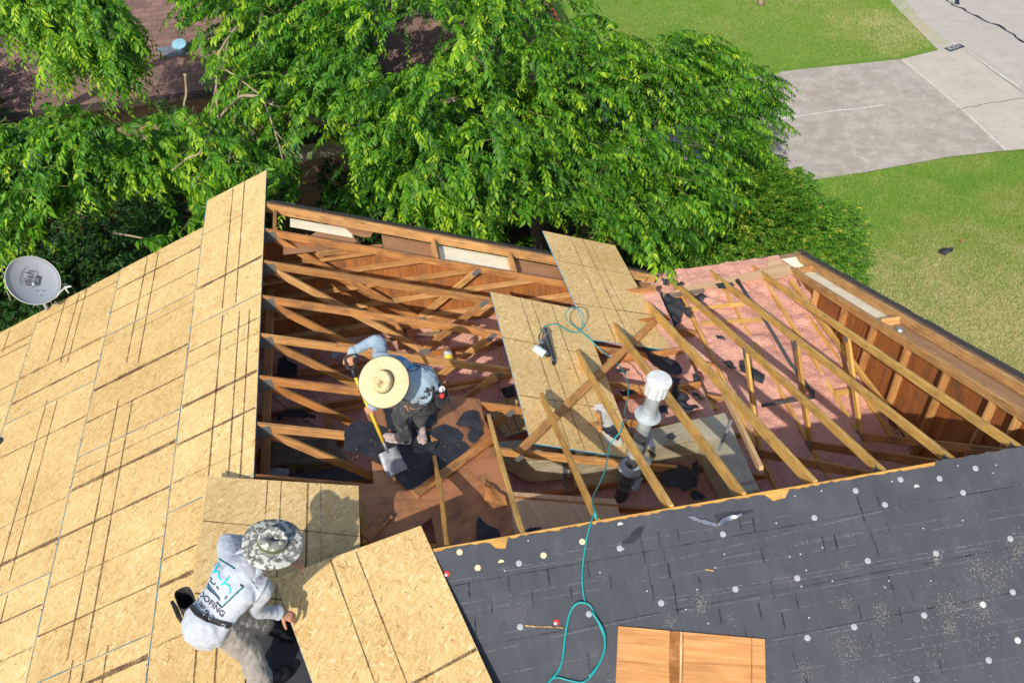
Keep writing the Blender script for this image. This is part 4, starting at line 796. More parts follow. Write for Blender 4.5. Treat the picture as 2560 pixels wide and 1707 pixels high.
# ================================================================ DUCTS
def m_duct():
    k = NT('foil_faced_duct'); c = k.coord('Object'); n1 = k.noise(c, 3.5, 5, .6, .5); n2 = k.noise(c, 60, 3)
    col = k.ramp(n1, [(.3, (.34, .29, .18)), (.55, (.46, .40, .27)), (.75, (.56, .50, .37))]); k.base(col, k.ramp(n2, [(.3, (.28, .28, .28)), (.7, (.45, .45, .45))]), .5, .35); k.bump(n1, .2, .02); return k.m
M['duct'] = m_duct(); M['duct_print'] = m_plain('red_print', (.38, .06, .05), .7)
def duct(name, top, z, h, label, mat=None, seams=()):
    T_ = [Zp(p, z) for p in top]; a = sum((T_[i].x*T_[(i+1) % 4].y-T_[(i+1) % 4].x*T_[i].y) for i in range(4))
    if a < 0: T_ = T_[::-1]
    bm = bmesh.new(); tv = [bm.verts.new(p) for p in T_]; bv = [bm.verts.new(p-Vector((0, 0, h))) for p in T_]
    bm.faces.new(tv); bm.faces.new(bv[::-1])
    for i in range(4): bm.faces.new((tv[i], bv[i], bv[(i+1) % 4], tv[(i+1) % 4]))
    bmesh.ops.subdivide_edges(bm, edges=bm.edges[:], cuts=7, use_grid_fill=True)
    bmesh.ops.bevel(bm, geom=[e for e in bm.edges if e.calc_face_angle(0) > 1], offset=.012, segments=2, affect='EDGES')
    for q in bm.verts: q.co += Vector((random.uniform(-1, 1), random.uniform(-1, 1), random.uniform(-1, 1)))*.0035
    V_ = [q.co.copy() for q in bm.verts]; F_ = [tuple(q.index for q in f.verts) for f in bm.faces] if not bm.verts.index_update() else 0
    bm.verts.ensure_lookup_table(); F_ = [tuple(q.index for q in f.verts) for f in bm.faces]; bm.free()
    R_ = empty(name, tuple(sum(T_, Vector())/4-Vector((0, 0, h)))); tag(R_, label, 'duct', 'metal faced ducts in the attic')
    o = mk('duct_casing', V_, F_, mat or M['duct'], R_, smooth=False)
    for (i, t, wd) in seams:       # wrapped tape bands
        a_, b_ = T_[i].lerp(T_[(i+1) % 4], t), T_[(i+3) % 4].lerp(T_[(i+2) % 4], t); d_ = (T_[(i+1) % 4]-T_[i]).normalized()*wd/2; mb = MB(); q = [a_-d_, a_+d_, b_+d_, b_-d_]
        q2 = [p+Vector((0, 0, .004)) for p in q]; mb.add(q2, [(0, 1, 2, 3)]); s_ = (a_-b_).normalized()*.005
        mb.add([q2[0]+s_, q2[1]+s_, q2[1]+s_-Vector((0, 0, h)), q2[0]+s_-Vector((0, 0, h))], [(0, 1, 2, 3)]); mb.build('foil_tape', M['steel'], R_)
    return R_, T_
D1, T1 = duct('air_duct', [z5(1220, 560), z5(1925, 405), z5(1990, 560), z5(1265, 700)], -1.34, .32, 'long metal faced duct running right from the grey vent pipe', seams=((0, .12, .06),))
D2, T2 = duct('air_duct', [z5(1645, 470), z5(1925, 408), z5(2195, 1020), z5(1985, 1060)], -1.33, .34, 'dull grey duct arm reaching the felt edge with small red print')
D3, T3 = duct('air_duct', [z5(60, 640), z5(650, 600), z5(715, 770), z5(385, 805)], -1.42, .34, 'dusty duct under the tip of the lower new board', seams=((0, .85, .05),))
D4, T4 = duct('air_duct', [z5(735, 765), z5(1130, 700), z5(1190, 800), z5(745, 870)], -1.45, .32, 'short dark duct left of the vent pipe collar')
D5, T5 = duct('air_duct', [z5(655, 395), z5(1000, 322), z5(1120, 645), z5(752, 695)], -1.34, .22, 'pale square duct box littered with wood chips', m_plain('pale_duct_board', (.46, .45, .40), .6, .3, 0, .3, 6))
c1 = Zp(z5(2105, 958), -1.322); text_mesh('FR(SD)', .055, M['duct_print'], 'print', frame_of(c1, Zp(z5(2145, 950), -1.322)-Zp(z5(2070, 965), -1.322), (0, 0, 1)), D2)
c1 = Zp(z5(1010, 538), -1.332); text_mesh('CERT FOIL', .04, M['duct_print'], 'print', frame_of(c1, Zp(z5(1040, 530), -1.332)-Zp(z5(980, 545), -1.332), (0, 0, 1)), D5) if 0 else None
# metal strap leaning at the duct
a, b = Zp(z5(1870, 710), -1.31), Zp(z5(1975, 470), -1.0); tag(board('metal_strap', a, b, .03, .004, (0, 0, 1), M['steel'], None, rough=.0005), 'thin metal strap leaning on the grey duct arm', 'strap')
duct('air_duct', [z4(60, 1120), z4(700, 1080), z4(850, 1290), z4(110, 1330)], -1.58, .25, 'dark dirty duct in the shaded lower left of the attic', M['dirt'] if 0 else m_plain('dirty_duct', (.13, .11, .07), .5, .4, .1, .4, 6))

# ================================================================ VENT PIPE
pb, pc = Vector((3.42, -3.14, -2.0)), Vector((3.68, -3.31, 0.0)); ax = (pc-pb).normalized(); PX = ax.orthogonal().normalized()
VP = empty('vent_pipe', pb); tag(VP, 'grey metal flue with white ribbed cap standing among the open rafters', 'vent pipe')
M['flue'] = m_plain('grey_flue', (.33, .37, .38), .45, .5, .1, .28, 7); M['flue_dark'] = m_plain('black_flue', (.06, .064, .068), .5, .4); M['cap'] = m_plain('white_vent_cap', (.54, .56, .55), .5, .35, 0, .14, 14)
at_ = lambda t: pb+ax*t
L0 = (pc-pb).length
def rev(nm, prof, mat, n=28, sm=True, parent=VP):
    mb = MB(); mb.tube([at_(t) for t, r in prof], [r for t, r in prof], n, up=PX); return mb.build(nm, mat, parent, frame_of(pb, ax, PX), smooth=False)
rev('pipe', [(.05, .066), (.86, .066)], M['flue_dark']); rev('pipe_section', [(.862, .070), (L0-.18, .070)], M['flue'])
rev('pipe_band', [(.98, .0725), (1.16, .0725)], m_plain('dark_band', (.15, .16, .165), .5))
for t in (.30, .33, .45, .99, 1.03, 1.12, 1.16): rev('seam_ring', [(t, .0745), (t+.006, .0745)], M['steel'])
rev('storm_collar', [(.62, .07), (.625, .125), (.64, .128), (.70, .085), (.705, .074)], M['flue'])
rev('storm_collar', [(1.49, .072), (1.492, .128), (1.50, .13), (1.525, .09), (1.56, .0735)], M['flue'])
mb = MB(); n = 24; pr = []
for i in range(n*2):
    pr.append((.112 if (i//2) % 2 else .104))
ring = lambda t, f: [at_(t)+(PX*math.cos(i*math.pi/n)+ax.cross(PX)*math.sin(i*math.pi/n))*(pr[i]*f) for i in range(2*n)]
V_ = ring(L0-.20, .80)+ring(L0-.185, .98)+ring(L0-.03, 1.0); K = 2*n
mb.add(V_, [(j*K+i, j*K+(i+1) % K, (j+1)*K+(i+1) % K, (j+1)*K+i) for j in range(2) for i in range(K)])
mb.build('cap_body', M['cap'], VP, frame_of(pb, ax, PX))
rev('cap_top', [(L0-.035, .118), (L0-.005, .119), (L0, .113), (L0+.001, .085), (L0+.010, .082), (L0+.0105, .060), (L0+.018, .056), (L0+.0185, .001)], M['cap'], 40)
M['gun_grey'] = m_plain('gun_metal', (.20, .22, .24), .35, .5, .6, .2); M['gun_dark'] = m_plain('gun_black', (.02, .02, .022), .5, .4); M['gun_white'] = m_plain('scuffed_canister', (.52, .62, .62), .4, .4, .1, .35, 22)
# torn flashing hanging on the pipe
scrap(PT(z5, [(1190, 900), (1240, 850), (1290, 880), (1250, 1010), (1215, 1025), (1170, 960)]), zz(-1.45), 'torn grey flashing flap hanging beside the lower pipe collar', .0, .05, (0, -.6, .8), mat='gun_grey', name='flashing_flap', cat='flashing', group='metal flashing pieces', th=.003)
scrap(PT(z5, [(1275, 740), (1345, 790), (1330, 830), (1290, 800)]), zz(-1.2), 'small torn grey flashing corner right of the pipe', .0, .03, (0, -.4, .9), mat='gun_grey', name='flashing_flap', cat='flashing', group='metal flashing pieces', th=.003)
# black plumbing pipe on the insulation
P_ = [z2(2080, 610), z2(2180, 760), z2(2215, 800), z2(2330, 970), z3(150, 830), z3(300, 1030)]; mb = MB(); W_ = [Zp(p, H2+.16) for p in P_]; mb.tube(W_, .022, 10); mb.tube([W_[-1], Zp(z3(310, 1060), H2+.16), Zp(z3(0, 1110), H2+.14), Zp(z5(2050, 330-0), H2+.12) if 0 else Zp(z3(-40, 1120), H2+.14)], .022, 10); mb.ball(W_[-1], .034, 10)
DP = empty('drain_pipe', W_[-1]); tag(DP, 'black drain pipe bent across the pink insulation of the wing', 'pipe'); mb.build('pipe_run', M['flue_dark'], DP, smooth=True)
mb = MB(); mb.tube([W_[0], W_[0]+(W_[0]-W_[1]).normalized()*.05], [.03, .03], 12); mb.build('pipe_end', M['trim_dark'], DP)
# cables in the shade
for L, lab, r, zc in (([z4(75, 650), z4(200, 740), z4(350, 870), z4(560, 980)], 'thin black cable sagging through the shaded attic by the ridge', .006, H1+.35), ([z4(2230, 480), z4(2215, 520), z4(2240, 600), z4(2235, 700), z4(2210, 725)], 'thin dark cable hanging left of the lower new board', .004, H1+.25), ([z5(650, 930), z5(700, 1050)], 'dark rod sticking up beside the ducts', .012, H1+.25)):
    mb = MB(); mb.tube([Zp(p, zc+.03*math.sin(i)) for i, p in enumerate(L)], r, 6); tag(mb.build('cable', M['flue_dark'], None), lab, 'cable')

# ================================================================ NAIL GUN AND AIR HOSE
M['hose'] = m_plain('teal_hose', (.012, .27, .27), .35, .5, 0, .12)
hh = lambda x, y, h=.05: WR(z2(x, y), h)
NG = empty('nail_gun', hh(300, 1230, 0)); tag(NG, 'pneumatic nail gun with scuffed pale canister resting on the lower new board', 'nail gun')
mb = MB(); A_, B_ = hh(300, 1030, .07), hh(385, 1330, .035); t = (B_-A_).normalized(); fr = frame_of((A_+B_)/2, t, NR); L = (B_-A_).length
def bx(mb, a, b, m=0): m2 = MB(); m2.box(a, b, m); mb.add([fr@q for q in m2.V], m2.F, m)
bx(mb, (-L/2, -.020, -.012), (L/2, .020, .012)); mb.build('magazine', M['gun_grey'], NG, fr)
mb = MB(); bx(mb, (-L/2+.01, -.008, .0125), (L/2-.01, .004, .019)); bx(mb, (-L/2+.01, .009, .0125), (L/2-.02, .014, .017)); mb.build('feed_rail', M['gun_dark'], NG, fr)
mb = MB(); bx(mb, (L/2-.015, -.016, -.03), (L/2+.045, .010, .010)); mb.build('nose', M['gun_dark'], NG, fr)
mb = MB(); c0, c1 = hh(205, 1205, .06), hh(300, 1272, .055); mb.tube([c0, c0.lerp(c1, .08), c0.lerp(c1, .5), c0.lerp(c1, .9), c1], [.040, .047, .047, .047, .042], 20); mb.build('cylinder', M['gun_white'], NG, smooth=False)
mb = MB(); mb.tube([hh(262, 1150, .07), hh(300, 1200, .07), hh(330, 1280, .06)], [.020, .026, .030], 12); mb.build('handle', M['gun_dark'], NG, smooth=True)
mb = MB(); mb.tube([hh(250, 1140, .08), hh(290, 1170, .085)], [.022, .022], 12); mb.tube([hh(285, 1165, .05), hh(330, 1060, .08)], [.013, .014], 8); mb.build('grip_end', M['gun_grey'], NG)
mb = MB(); mb.tube([hh(250, 1140, .08), hh(248, 1110, .085), hh(258, 1080, .08)], [.008, .007, .009], 8); mb.build('air_fitting', M['gun_dark'], NG)
def smooth_path(P, k=6):
    out = []
    for i in range(len(P)-1):
        a, b, c, d = P[max(i-1, 0)], P[i], P[i+1], P[min(i+2, len(P)-1)]
        for j in range(k):
            t = j/k; out.append(.5*((2*b)+(c-a)*t+(2*a-5*b+4*c-d)*t*t+(3*b-a-3*c+d)*t**3))
    return out+[P[-1]]
H_ = [WR(z2(x, y), h) for x, y, h in ((258, 1080, .08), (275, 1045, .05), (310, 1010, .03), (400, 993, .03), (500, 1048, .03), (600, 1068, .02), (652, 990, .10), (655, 920, .16), (620, 855, .20), (545, 842, .20), (492, 890, .16), (515, 965, .08), (620, 1050, .025), (718, 1135, .02))]
H_ += [WR(z2(830, 1240), -.02), WB(z2(950, 1340), -.18), WB(z2(1020, 1420), -.16), WB(z2(1060, 1530), -.16), WB(z5(1163, 190), -.14), WB(z5(1160, 290), -.14), WB(z5(1135, 400), -.11), WB(z5(1150, 480), -.06), WB(z5(1122, 480), .035), WB(z5(1100, 560), .01), WB(z5(1020, 660), -.10), WB(z5(1000, 770), -.12), WB(z5(975, 880), -.12), WB(z5(930, 980), -.10), WB(z5(890, 1060), -.04), WB(z5(882, 1130), .01), WB(z5(895, 1190), .02), WF(z5(870, 1270), .02), WF(z5(835, 1400), .02), WF(zf(590, 400), .016), WF(zf(578, 480), .016), WF(zf(573, 560), .016), WF(zf(583, 645), .018),
       WF(zf(610, 672), .018), WF(zf(640, 740), .018), WF(zf(662, 800), .018), WF(zf(655, 870), .018), WF(zf(620, 935), .018), WF(zf(575, 973), .018), WF(zf(520, 966), .018), WF(zf(465, 955), .018), WF(zf(420, 990), .018), WF(zf(380, 1060), .018)]
mb = MB(); mb.tube(smooth_path(H_), .0068, 8); AH = empty('air_hose', WF(zf(583, 650), .01)); tag(AH, 'teal air hose looping from the nail gun down over the black felt', 'hose'); mb.build('hose_run', M['hose'], AH, smooth=True)
H2_ = [WF(zf(620, 300), .012), WF(zf(606, 340), .02), WF(zf(596, 390), .03)]
H3_ = [WF(zf(590, 655), .034), WF(zf(555, 655), .034), WF(zf(528, 685), .02), WF(zf(512, 740), .018), WF(zf(502, 810), .018), WF(zf(494, 880), .018), WF(zf(475, 930), .022), WF(zf(440, 972), .03), WF(zf(400, 1040), .018)]
mb = MB(); mb.tube(smooth_path(H3_), .0085, 8); mb.build('hose_loop', M['hose'], AH, smooth=True)
H4_ = [WF(zf(610, 690), .034), WF(zf(655, 760), .034), WF(zf(664, 830), .034), WF(zf(640, 900), .034), WF(zf(600, 950), .036)]
mb = MB(); mb.tube(smooth_path(H4_), .0085, 8); mb.build('hose_loop', M['hose'], AH, smooth=True)
mb = MB(); mb.tube(smooth_path([WF(z5(890, 1190), .018), WF(z5(912, 1245), .02), WF(z5(905, 1200), .05), WB(z5(890, 1150), .06)]), .0075, 8); mb.build('hose_loop', M['hose'], AH, smooth=True)

# flashing strips on the felt
for L, lab, m in (([(1620, 1240), (1640, 1222), (1850, 1285), (1845, 1308), (1720, 1275)], 'longer bent strip of bright flashing tape on the felt', 'steel'), ([(1850, 1300), (1880, 1262), (1930, 1232), (2050, 1205), (2052, 1225), (1940, 1262), (1870, 1302)], 'curled strip of flashing tape lying on black grit', 'steel'), ([(1830, 1215), (1930, 1195), (2140, 1175), (2140, 1190), (2030, 1225), (1870, 1275)], 'black gritty strip under the curled flashing tape', 'scrap')):
    scrap(PT(z5, L), WF, lab, .012 if m == 'steel' else .007, .012 if m == 'steel' else .001, NF, mat=m, name='flashing_strip', cat='flashing', group='flashing strips on the felt', th=.0015)
# caulk tube with yellow label, in the attic
a, b = Zp(z4(1690, 380), H1+.20), Zp(z4(1840, 440), H1+.16); CT = empty('sealant_pail', (a+b)/2); tag(CT, 'white plastic container with yellow label lying on the insulation', 'container')
a = Zp(z4(1760, 295), H1+.17); b = Zp(z4(1785, 430), H1+.13); mb = MB(); d_ = (b-a); mb.tube([a, a+d_*.1, a+d_*.35], [.05, .055, .055], 18); mb.build('body', M['white_plastic'], CT)
mb = MB(); mb.tube([a+d_*.351, a+d_*.9], [.0552, .0552], 18); mb.build('yellow_label', m_plain('yellow_label', (.72, .58, .03), .5), CT); mb = MB(); mb.tube([a+d_*.901, a+d_*1.0], [.054, .050], 18); mb.build('lid', M['white_plastic'], CT)
mb = MB(); mb.tube([a+d_*.60, a+d_*.64], [.0556, .0556], 18); mb.build('label_band', M['flue_dark'], CT)
# pale granules scattered on the felt
mb = MB(); r = random.Random(5)
for cx, cy, rr, k in [(1050, 660, 34, 220), (925, 730, 26, 110), (1640, 830, 70, 380), (1780, 690, 50, 260), (2170, 520, 75, 420), (2050, 660, 75, 420), (2180, 700, 65, 320), (2050, 745, 36, 200), (2330, 430, 60, 330), (2000, 470, 34, 150), (1990, 880, 50, 120), (1470, 930, 50, 170), (1960, 730, 50, 100), (2240, 600, 50, 150), (1640, 650, 30, 100), (1640, 500, 18, 50), (1760, 860, 160, 240), (2150, 830, 170, 250), (1170, 715, 30, 50), (2280, 520, 60, 160), (1880, 940, 120, 130)]:
    for _ in range(int(k*.6)):
        q = (cx+r.gauss(0, rr*.42), cy+r.gauss(0, rr*.55)); p = WF(zf(*q), .0065); s_ = r.uniform(.0012, .0036); a = r.uniform(0, 6.3); fr = Matrix.Translation(p)@NF.to_track_quat('Z', 'Y').to_matrix().to_4x4()@Matrix.Rotation(a, 4, 'Z'); l_ = s_*r.uniform(.8, 3.0)
        mb.add([fr@Vector(c) for c in ((-l_, -s_, 0), (l_, -s_, 0), (0, s_, 0), (0, 0, s_*1.3))], [(0, 1, 3), (1, 2, 3), (2, 0, 3)])
tag(mb.build('granule_debris', m_plain('pale_granules', (.27, .265, .245), .9, .1, 0, .3), None), 'pale grit and fibres scattered over the right side of the felt', 'debris', kind='stuff')
mb = MB(); r = random.Random(9)
for _ in range(260):      # crumbs on the old deck
    q = (r.uniform(850, 2150), r.uniform(700, 1500)); p = WR(z4(*q), .018+r.uniform(0, .01)); s_ = r.uniform(.0015, .0045); a = r.uniform(0, 6.3); l_ = s_*r.uniform(1, 3.5); fr = Matrix.Translation(p)@Matrix.Rotation(a, 4, 'Z')
    mb.add([fr@Vector(c) for c in ((-l_, -s_, 0), (l_, -s_*.5, 0), (l_*.3, s_, 0), (0, 0, s_))], [(0, 1, 3), (1, 2, 3), (2, 0, 3), (2, 1, 0)], r.choice((0, 0, 1, 1, 1)))
tag(mb.build('deck_debris', [M['wood_y'], M['scrap']], None), 'crumbs of wood and felt littering the old deck around the shovel', 'debris', kind='stuff')

# ================================================================ SATELLITE DISH
M['dish'] = m_plain('dish_grey', (.28, .31, .34), .4, .4, 0, .06, 8); M['ink_dark'] = m_plain('dark_print', (.05, .055, .07), .6)
base_ = WL(v(108, 712)); yD = base_.y
m0 = Yp(zl(393, 1110), yD); m1 = Yp(zl(388, 1030), yD)
DS = empty('satellite_dish', base_); tag(DS, 'grey satellite dish with printed logo on a pole at the left rake of the roof', 'satellite dish')
mb = MB(); top_ = Vector((m0.x-.01, yD, m0.z+.42)); mb.tube([m0-Vector((0, 0, .25)), m0+Vector((0, 0, .14)), top_], .022, 14); mb.build('mast', M['dish'], DS, smooth=True)
dc = Yp(zl(278, 878), yD-.02); rx = (Yp(zl(470, 950), yD)-Yp(zl(90, 800), yD)).length/2
# reflector: shallow ellipsoid cap facing the camera-right, its axis from the photograph's foreshortening
axd = (CAM-dc).normalized()*.84+RT*.30+UP*.36; axd = axd.normalized()
ux = (RT*.93-UP*.36); ux = (ux-axd*ux.dot(axd)).normalized(); uy = axd.cross(ux); R1, R2 = .31, .31
frd = Matrix(((ux.x, uy.x, axd.x, dc.x), (ux.y, uy.y, axd.y, dc.y), (ux.z, uy.z, axd.z, dc.z), (0, 0, 0, 1)))
mb = MB(); nr, na = 10, 48; V_ = []; F_ = []
for i in range(nr+1):
    for k in range(na):
        t = i/nr; a = 2*math.pi*k/na; V_.append(frd@Vector((R1*t*math.cos(a), R2*t*math.sin(a), .06*(t*t-1)+(.008 if i == nr else 0))))
F_ = [(i*na+k, (i+1)*na+k, (i+1)*na+(k+1) % na, i*na+(k+1) % na) for i in range(nr) for k in range(na)]
o = mk('reflector', V_, F_, M['dish'], DS, frd, smooth=True); md = o.modifiers.new('t', 'SOLIDIFY'); md.thickness = .006; md.offset = -1
mb = MB(); mb.tube([frd@Vector((R1*math.cos(a), R2*math.sin(a), .010)) for a in [i*2*math.pi/40 for i in range(41)]], .005, 6, cap=False); mb.build('rim', M['white_plastic'], DS, smooth=True)
P0 = frd@Vector((.18, -.16, .0)); Pa = Yp(zl(480, 1005), yD-.10); Pb = Yp(zl(545, 935), yD-.22)
mb = MB(); board_mb(mb, Pa+(Pa-Pb)*.25, Pb, .028, .022, (0, 0, 1)); mb.build('feed_arm', M['dish'], DS)
mb = MB(); mb.tube([Pb, Pb+(Yp(zl(598, 925), yD-.22)-Pb)], [.012, .010], 8); mb.tube([Pb, Pb+Vector((.01, 0, -.09))], [.014, .006], 8); mb.build('receiver', M['white_plastic'], DS)
mb = MB(); mb.tube(smooth_path([Yp(zl(*p), yD-.05) for p in ((545, 945), (470, 1010), (420, 1035), (440, 1080), (455, 1070), (465, 1050), (475, 1080))]), .004, 6); mb.build('coax_cable', M['white_plastic'], DS, smooth=True)
dz = -.048
def ontodish(o):
    for q in o.data.vertices:
        p = frd.inverted()@(WM[o]@q.co); t2 = (p.x/R1)**2+(p.y/R2)**2; p.z = .06*(t2-1)+.013; q.co = WM[o].inverted()@(frd@p)
rotd = Matrix.Rotation(math.radians(112), 4, 'Z')
o = text_mesh('dish', .135, M['ink_dark'], 'logo_lettering', frd@Matrix.Translation((-.055, .02, 0))@rotd, DS); ontodish(o)
o = text_mesh('500', .042, M['dish'], 'logo_number', frd@Matrix.Translation((.035, .055, 0))@rotd, DS); ontodish(o)
for q in o.data.vertices: q.co.z += .004
mb = MB(); fr2 = frd@Matrix.Translation((.035, .055, 0))@rotd
mb.add([fr2@Vector((x, y, 0)) for x, y in ((-.058, -.028), (.058, -.028), (.058, .028), (-.058, .028))], [(0, 1, 2, 3)]); o = mb.build('logo_box', M['ink_dark'], DS); ontodish(o)
for sg in (1, -1):
    mb = MB(); fr2 = frd@Matrix.Translation((-.055, .02, 0))@rotd; P_ = [fr2@Vector((.15*math.cos(a), .085*math.sin(a)*sg+.006*sg, 0)) for a in [math.radians(20+i*7) for i in range(21)]]
    V_ = []; 
    for i, p in enumerate(P_): w2 = .008*math.sin(math.pi*i/20)+.0006; q = fr2.inverted()@p; V_ += [fr2@Vector((q.x, q.y+w2/2, 0)), fr2@Vector((q.x, q.y-w2/2, 0))]
    mb.add(V_, [(2*i, 2*i+1, 2*i+3, 2*i+2) for i in range(20)]); o = mb.build('logo_swirl', M['ink_dark'], DS); ontodish(o)
mb = MB()
for x, y in ((.06, -.02), (.10, -.07), (.16, -.02), (.17, -.09)): mb.tube([frd@Vector((x, y, dz)), frd@Vector((x, y, dz+.03))], .004, 8)
mb.build('bolts', M['ink_dark'], DS)
# ================================================================ NEIGHBOUR'S HOUSE
NH = empty('neighbour_house', (0, 10, GZ)); tag(NH, 'brick house with brown shingle roof half hidden behind the trees', 'house')
EZ = -2.92; sl_ = .42
mb = MB(); mb.box((-.9, 7.0, GZ), (5.3, 7.12, -3.27)); mb.box((-12, 10.75, GZ), (-.9, 10.87, EZ-.1)); mb.box((-.9, 7.12, GZ), (-.78, 10.3, EZ-.25)); mb.box((5.18, 7.12, GZ), (5.3, 15, -3.27)); mb.build('brick_wall', M['brick'], NH, Matrix.Translation((0, 0, GZ)))
mb = MB()
for i in range(5): z = -3.268+i*.15; mb.add([(-.9, 6.985, z), (5.3, 6.985, z), (5.3, 6.965+.03, z+.15), (-.9, 6.965+.03, z+.15), (-.9, 7.1, z), (5.3, 7.1, z), (5.3, 7.1, z+.15), (-.9, 7.1, z+.15)], [(0, 1, 2, 3), (0, 4, 5, 1), (1, 5, 6, 2), (3, 7, 4, 0)])
mb.build('lap_siding', M['siding'], NH)
def roofpoly(nm, pts, ex, mat, par=NH, th=.05):
    pts = [Vector(p) for p in pts]; n = (pts[1]-pts[0]).cross(pts[2]-pts[0]).normalized(); n = -n if n.z < 0 else n; return slab(nm, pts, n, th, mat, par, frame_of(pts[0], ex, n))
yE = 9.75; yT = 14.5; zT = EZ+(yT-yE)*sl_
roofpoly('roof', [(-14, yE, EZ), (-.2, yE, EZ), (2.6, yE+2.8*1.0, EZ+2.8*sl_), (2.6, yT, zT), (-14, yT, zT)], (1, 0, 0), M['shingle']); 
yw = 6.6; rz = -2.53; hw = 3.3; apz = rz+hw*sl_
roofpoly('roof', [(-1.3, yw, rz), (5.6, yw, rz), (5.6-hw*1.02, yw+hw, apz), (-1.3+hw*1.02, yw+hw, apz)], (1, 0, 0), M['shingle'])
roofpoly('roof', [(-1.3, yw, rz), (-1.3+hw*1.02, yw+hw, apz), (-1.3+hw*1.02, 15, apz), (-1.3, 15, rz)], (0, 1, 0), M['shingle'])
roofpoly('roof', [(5.6, yw, rz), (5.6, 15, rz), (5.6-hw*1.02, 15, apz), (5.6-hw*1.02, yw+hw, apz)], (0, 1, 0), M['shingle'])
mb = MB(); mb.box((-14, yE-.10, EZ-.13), (-1.5, yE-.005, EZ-.01)); mb.box((-1.36, yw-.1, rz-.14), (5.65, yw-.005, rz-.02)); mb.build('gutter', M['trim_dark'], NH)
mb = MB(); mb.box((5.605, yw-.1, rz-.16), (5.66, 15, rz+.02)); mb.build('red_fascia', M['trim_red'], NH)
# vent with a few replaced shingles
pv = hit(*v(418, 118), Vector((0, -sl_, 1)).normalized(), Vector((0, -sl_, 1)).normalized().dot(Vector((0, yE, EZ)))); nn = Vector((0, -sl_, 1)).normalized()
mb = MB(); mb.tube([pv, pv+nn*.10, pv+nn*.22, pv+nn*.235], [.10, .13, .15, .02], 20); mb.build('roof_vent', m_plain('blue_vent', (.20, .38, .46), .5), NH)
for dx, dy in ((-.52, .03), (-.26, .03), (-.38, -.12), (-.12, -.12), (.14, .03)):
    c = pv+Vector((dx, dy, dy*sl_))+nn*.012; slab('replaced_shingle', [c, c+Vector((.25, 0, 0)), c+Vector((.25, .13, .13*sl_)), c+Vector((0, .13, .13*sl_))], nn, .006, m_plain('slate_shingle', (.10, .125, .155), .85) if dx == -.52 else bpy.data.materials['slate_shingle'], NH)

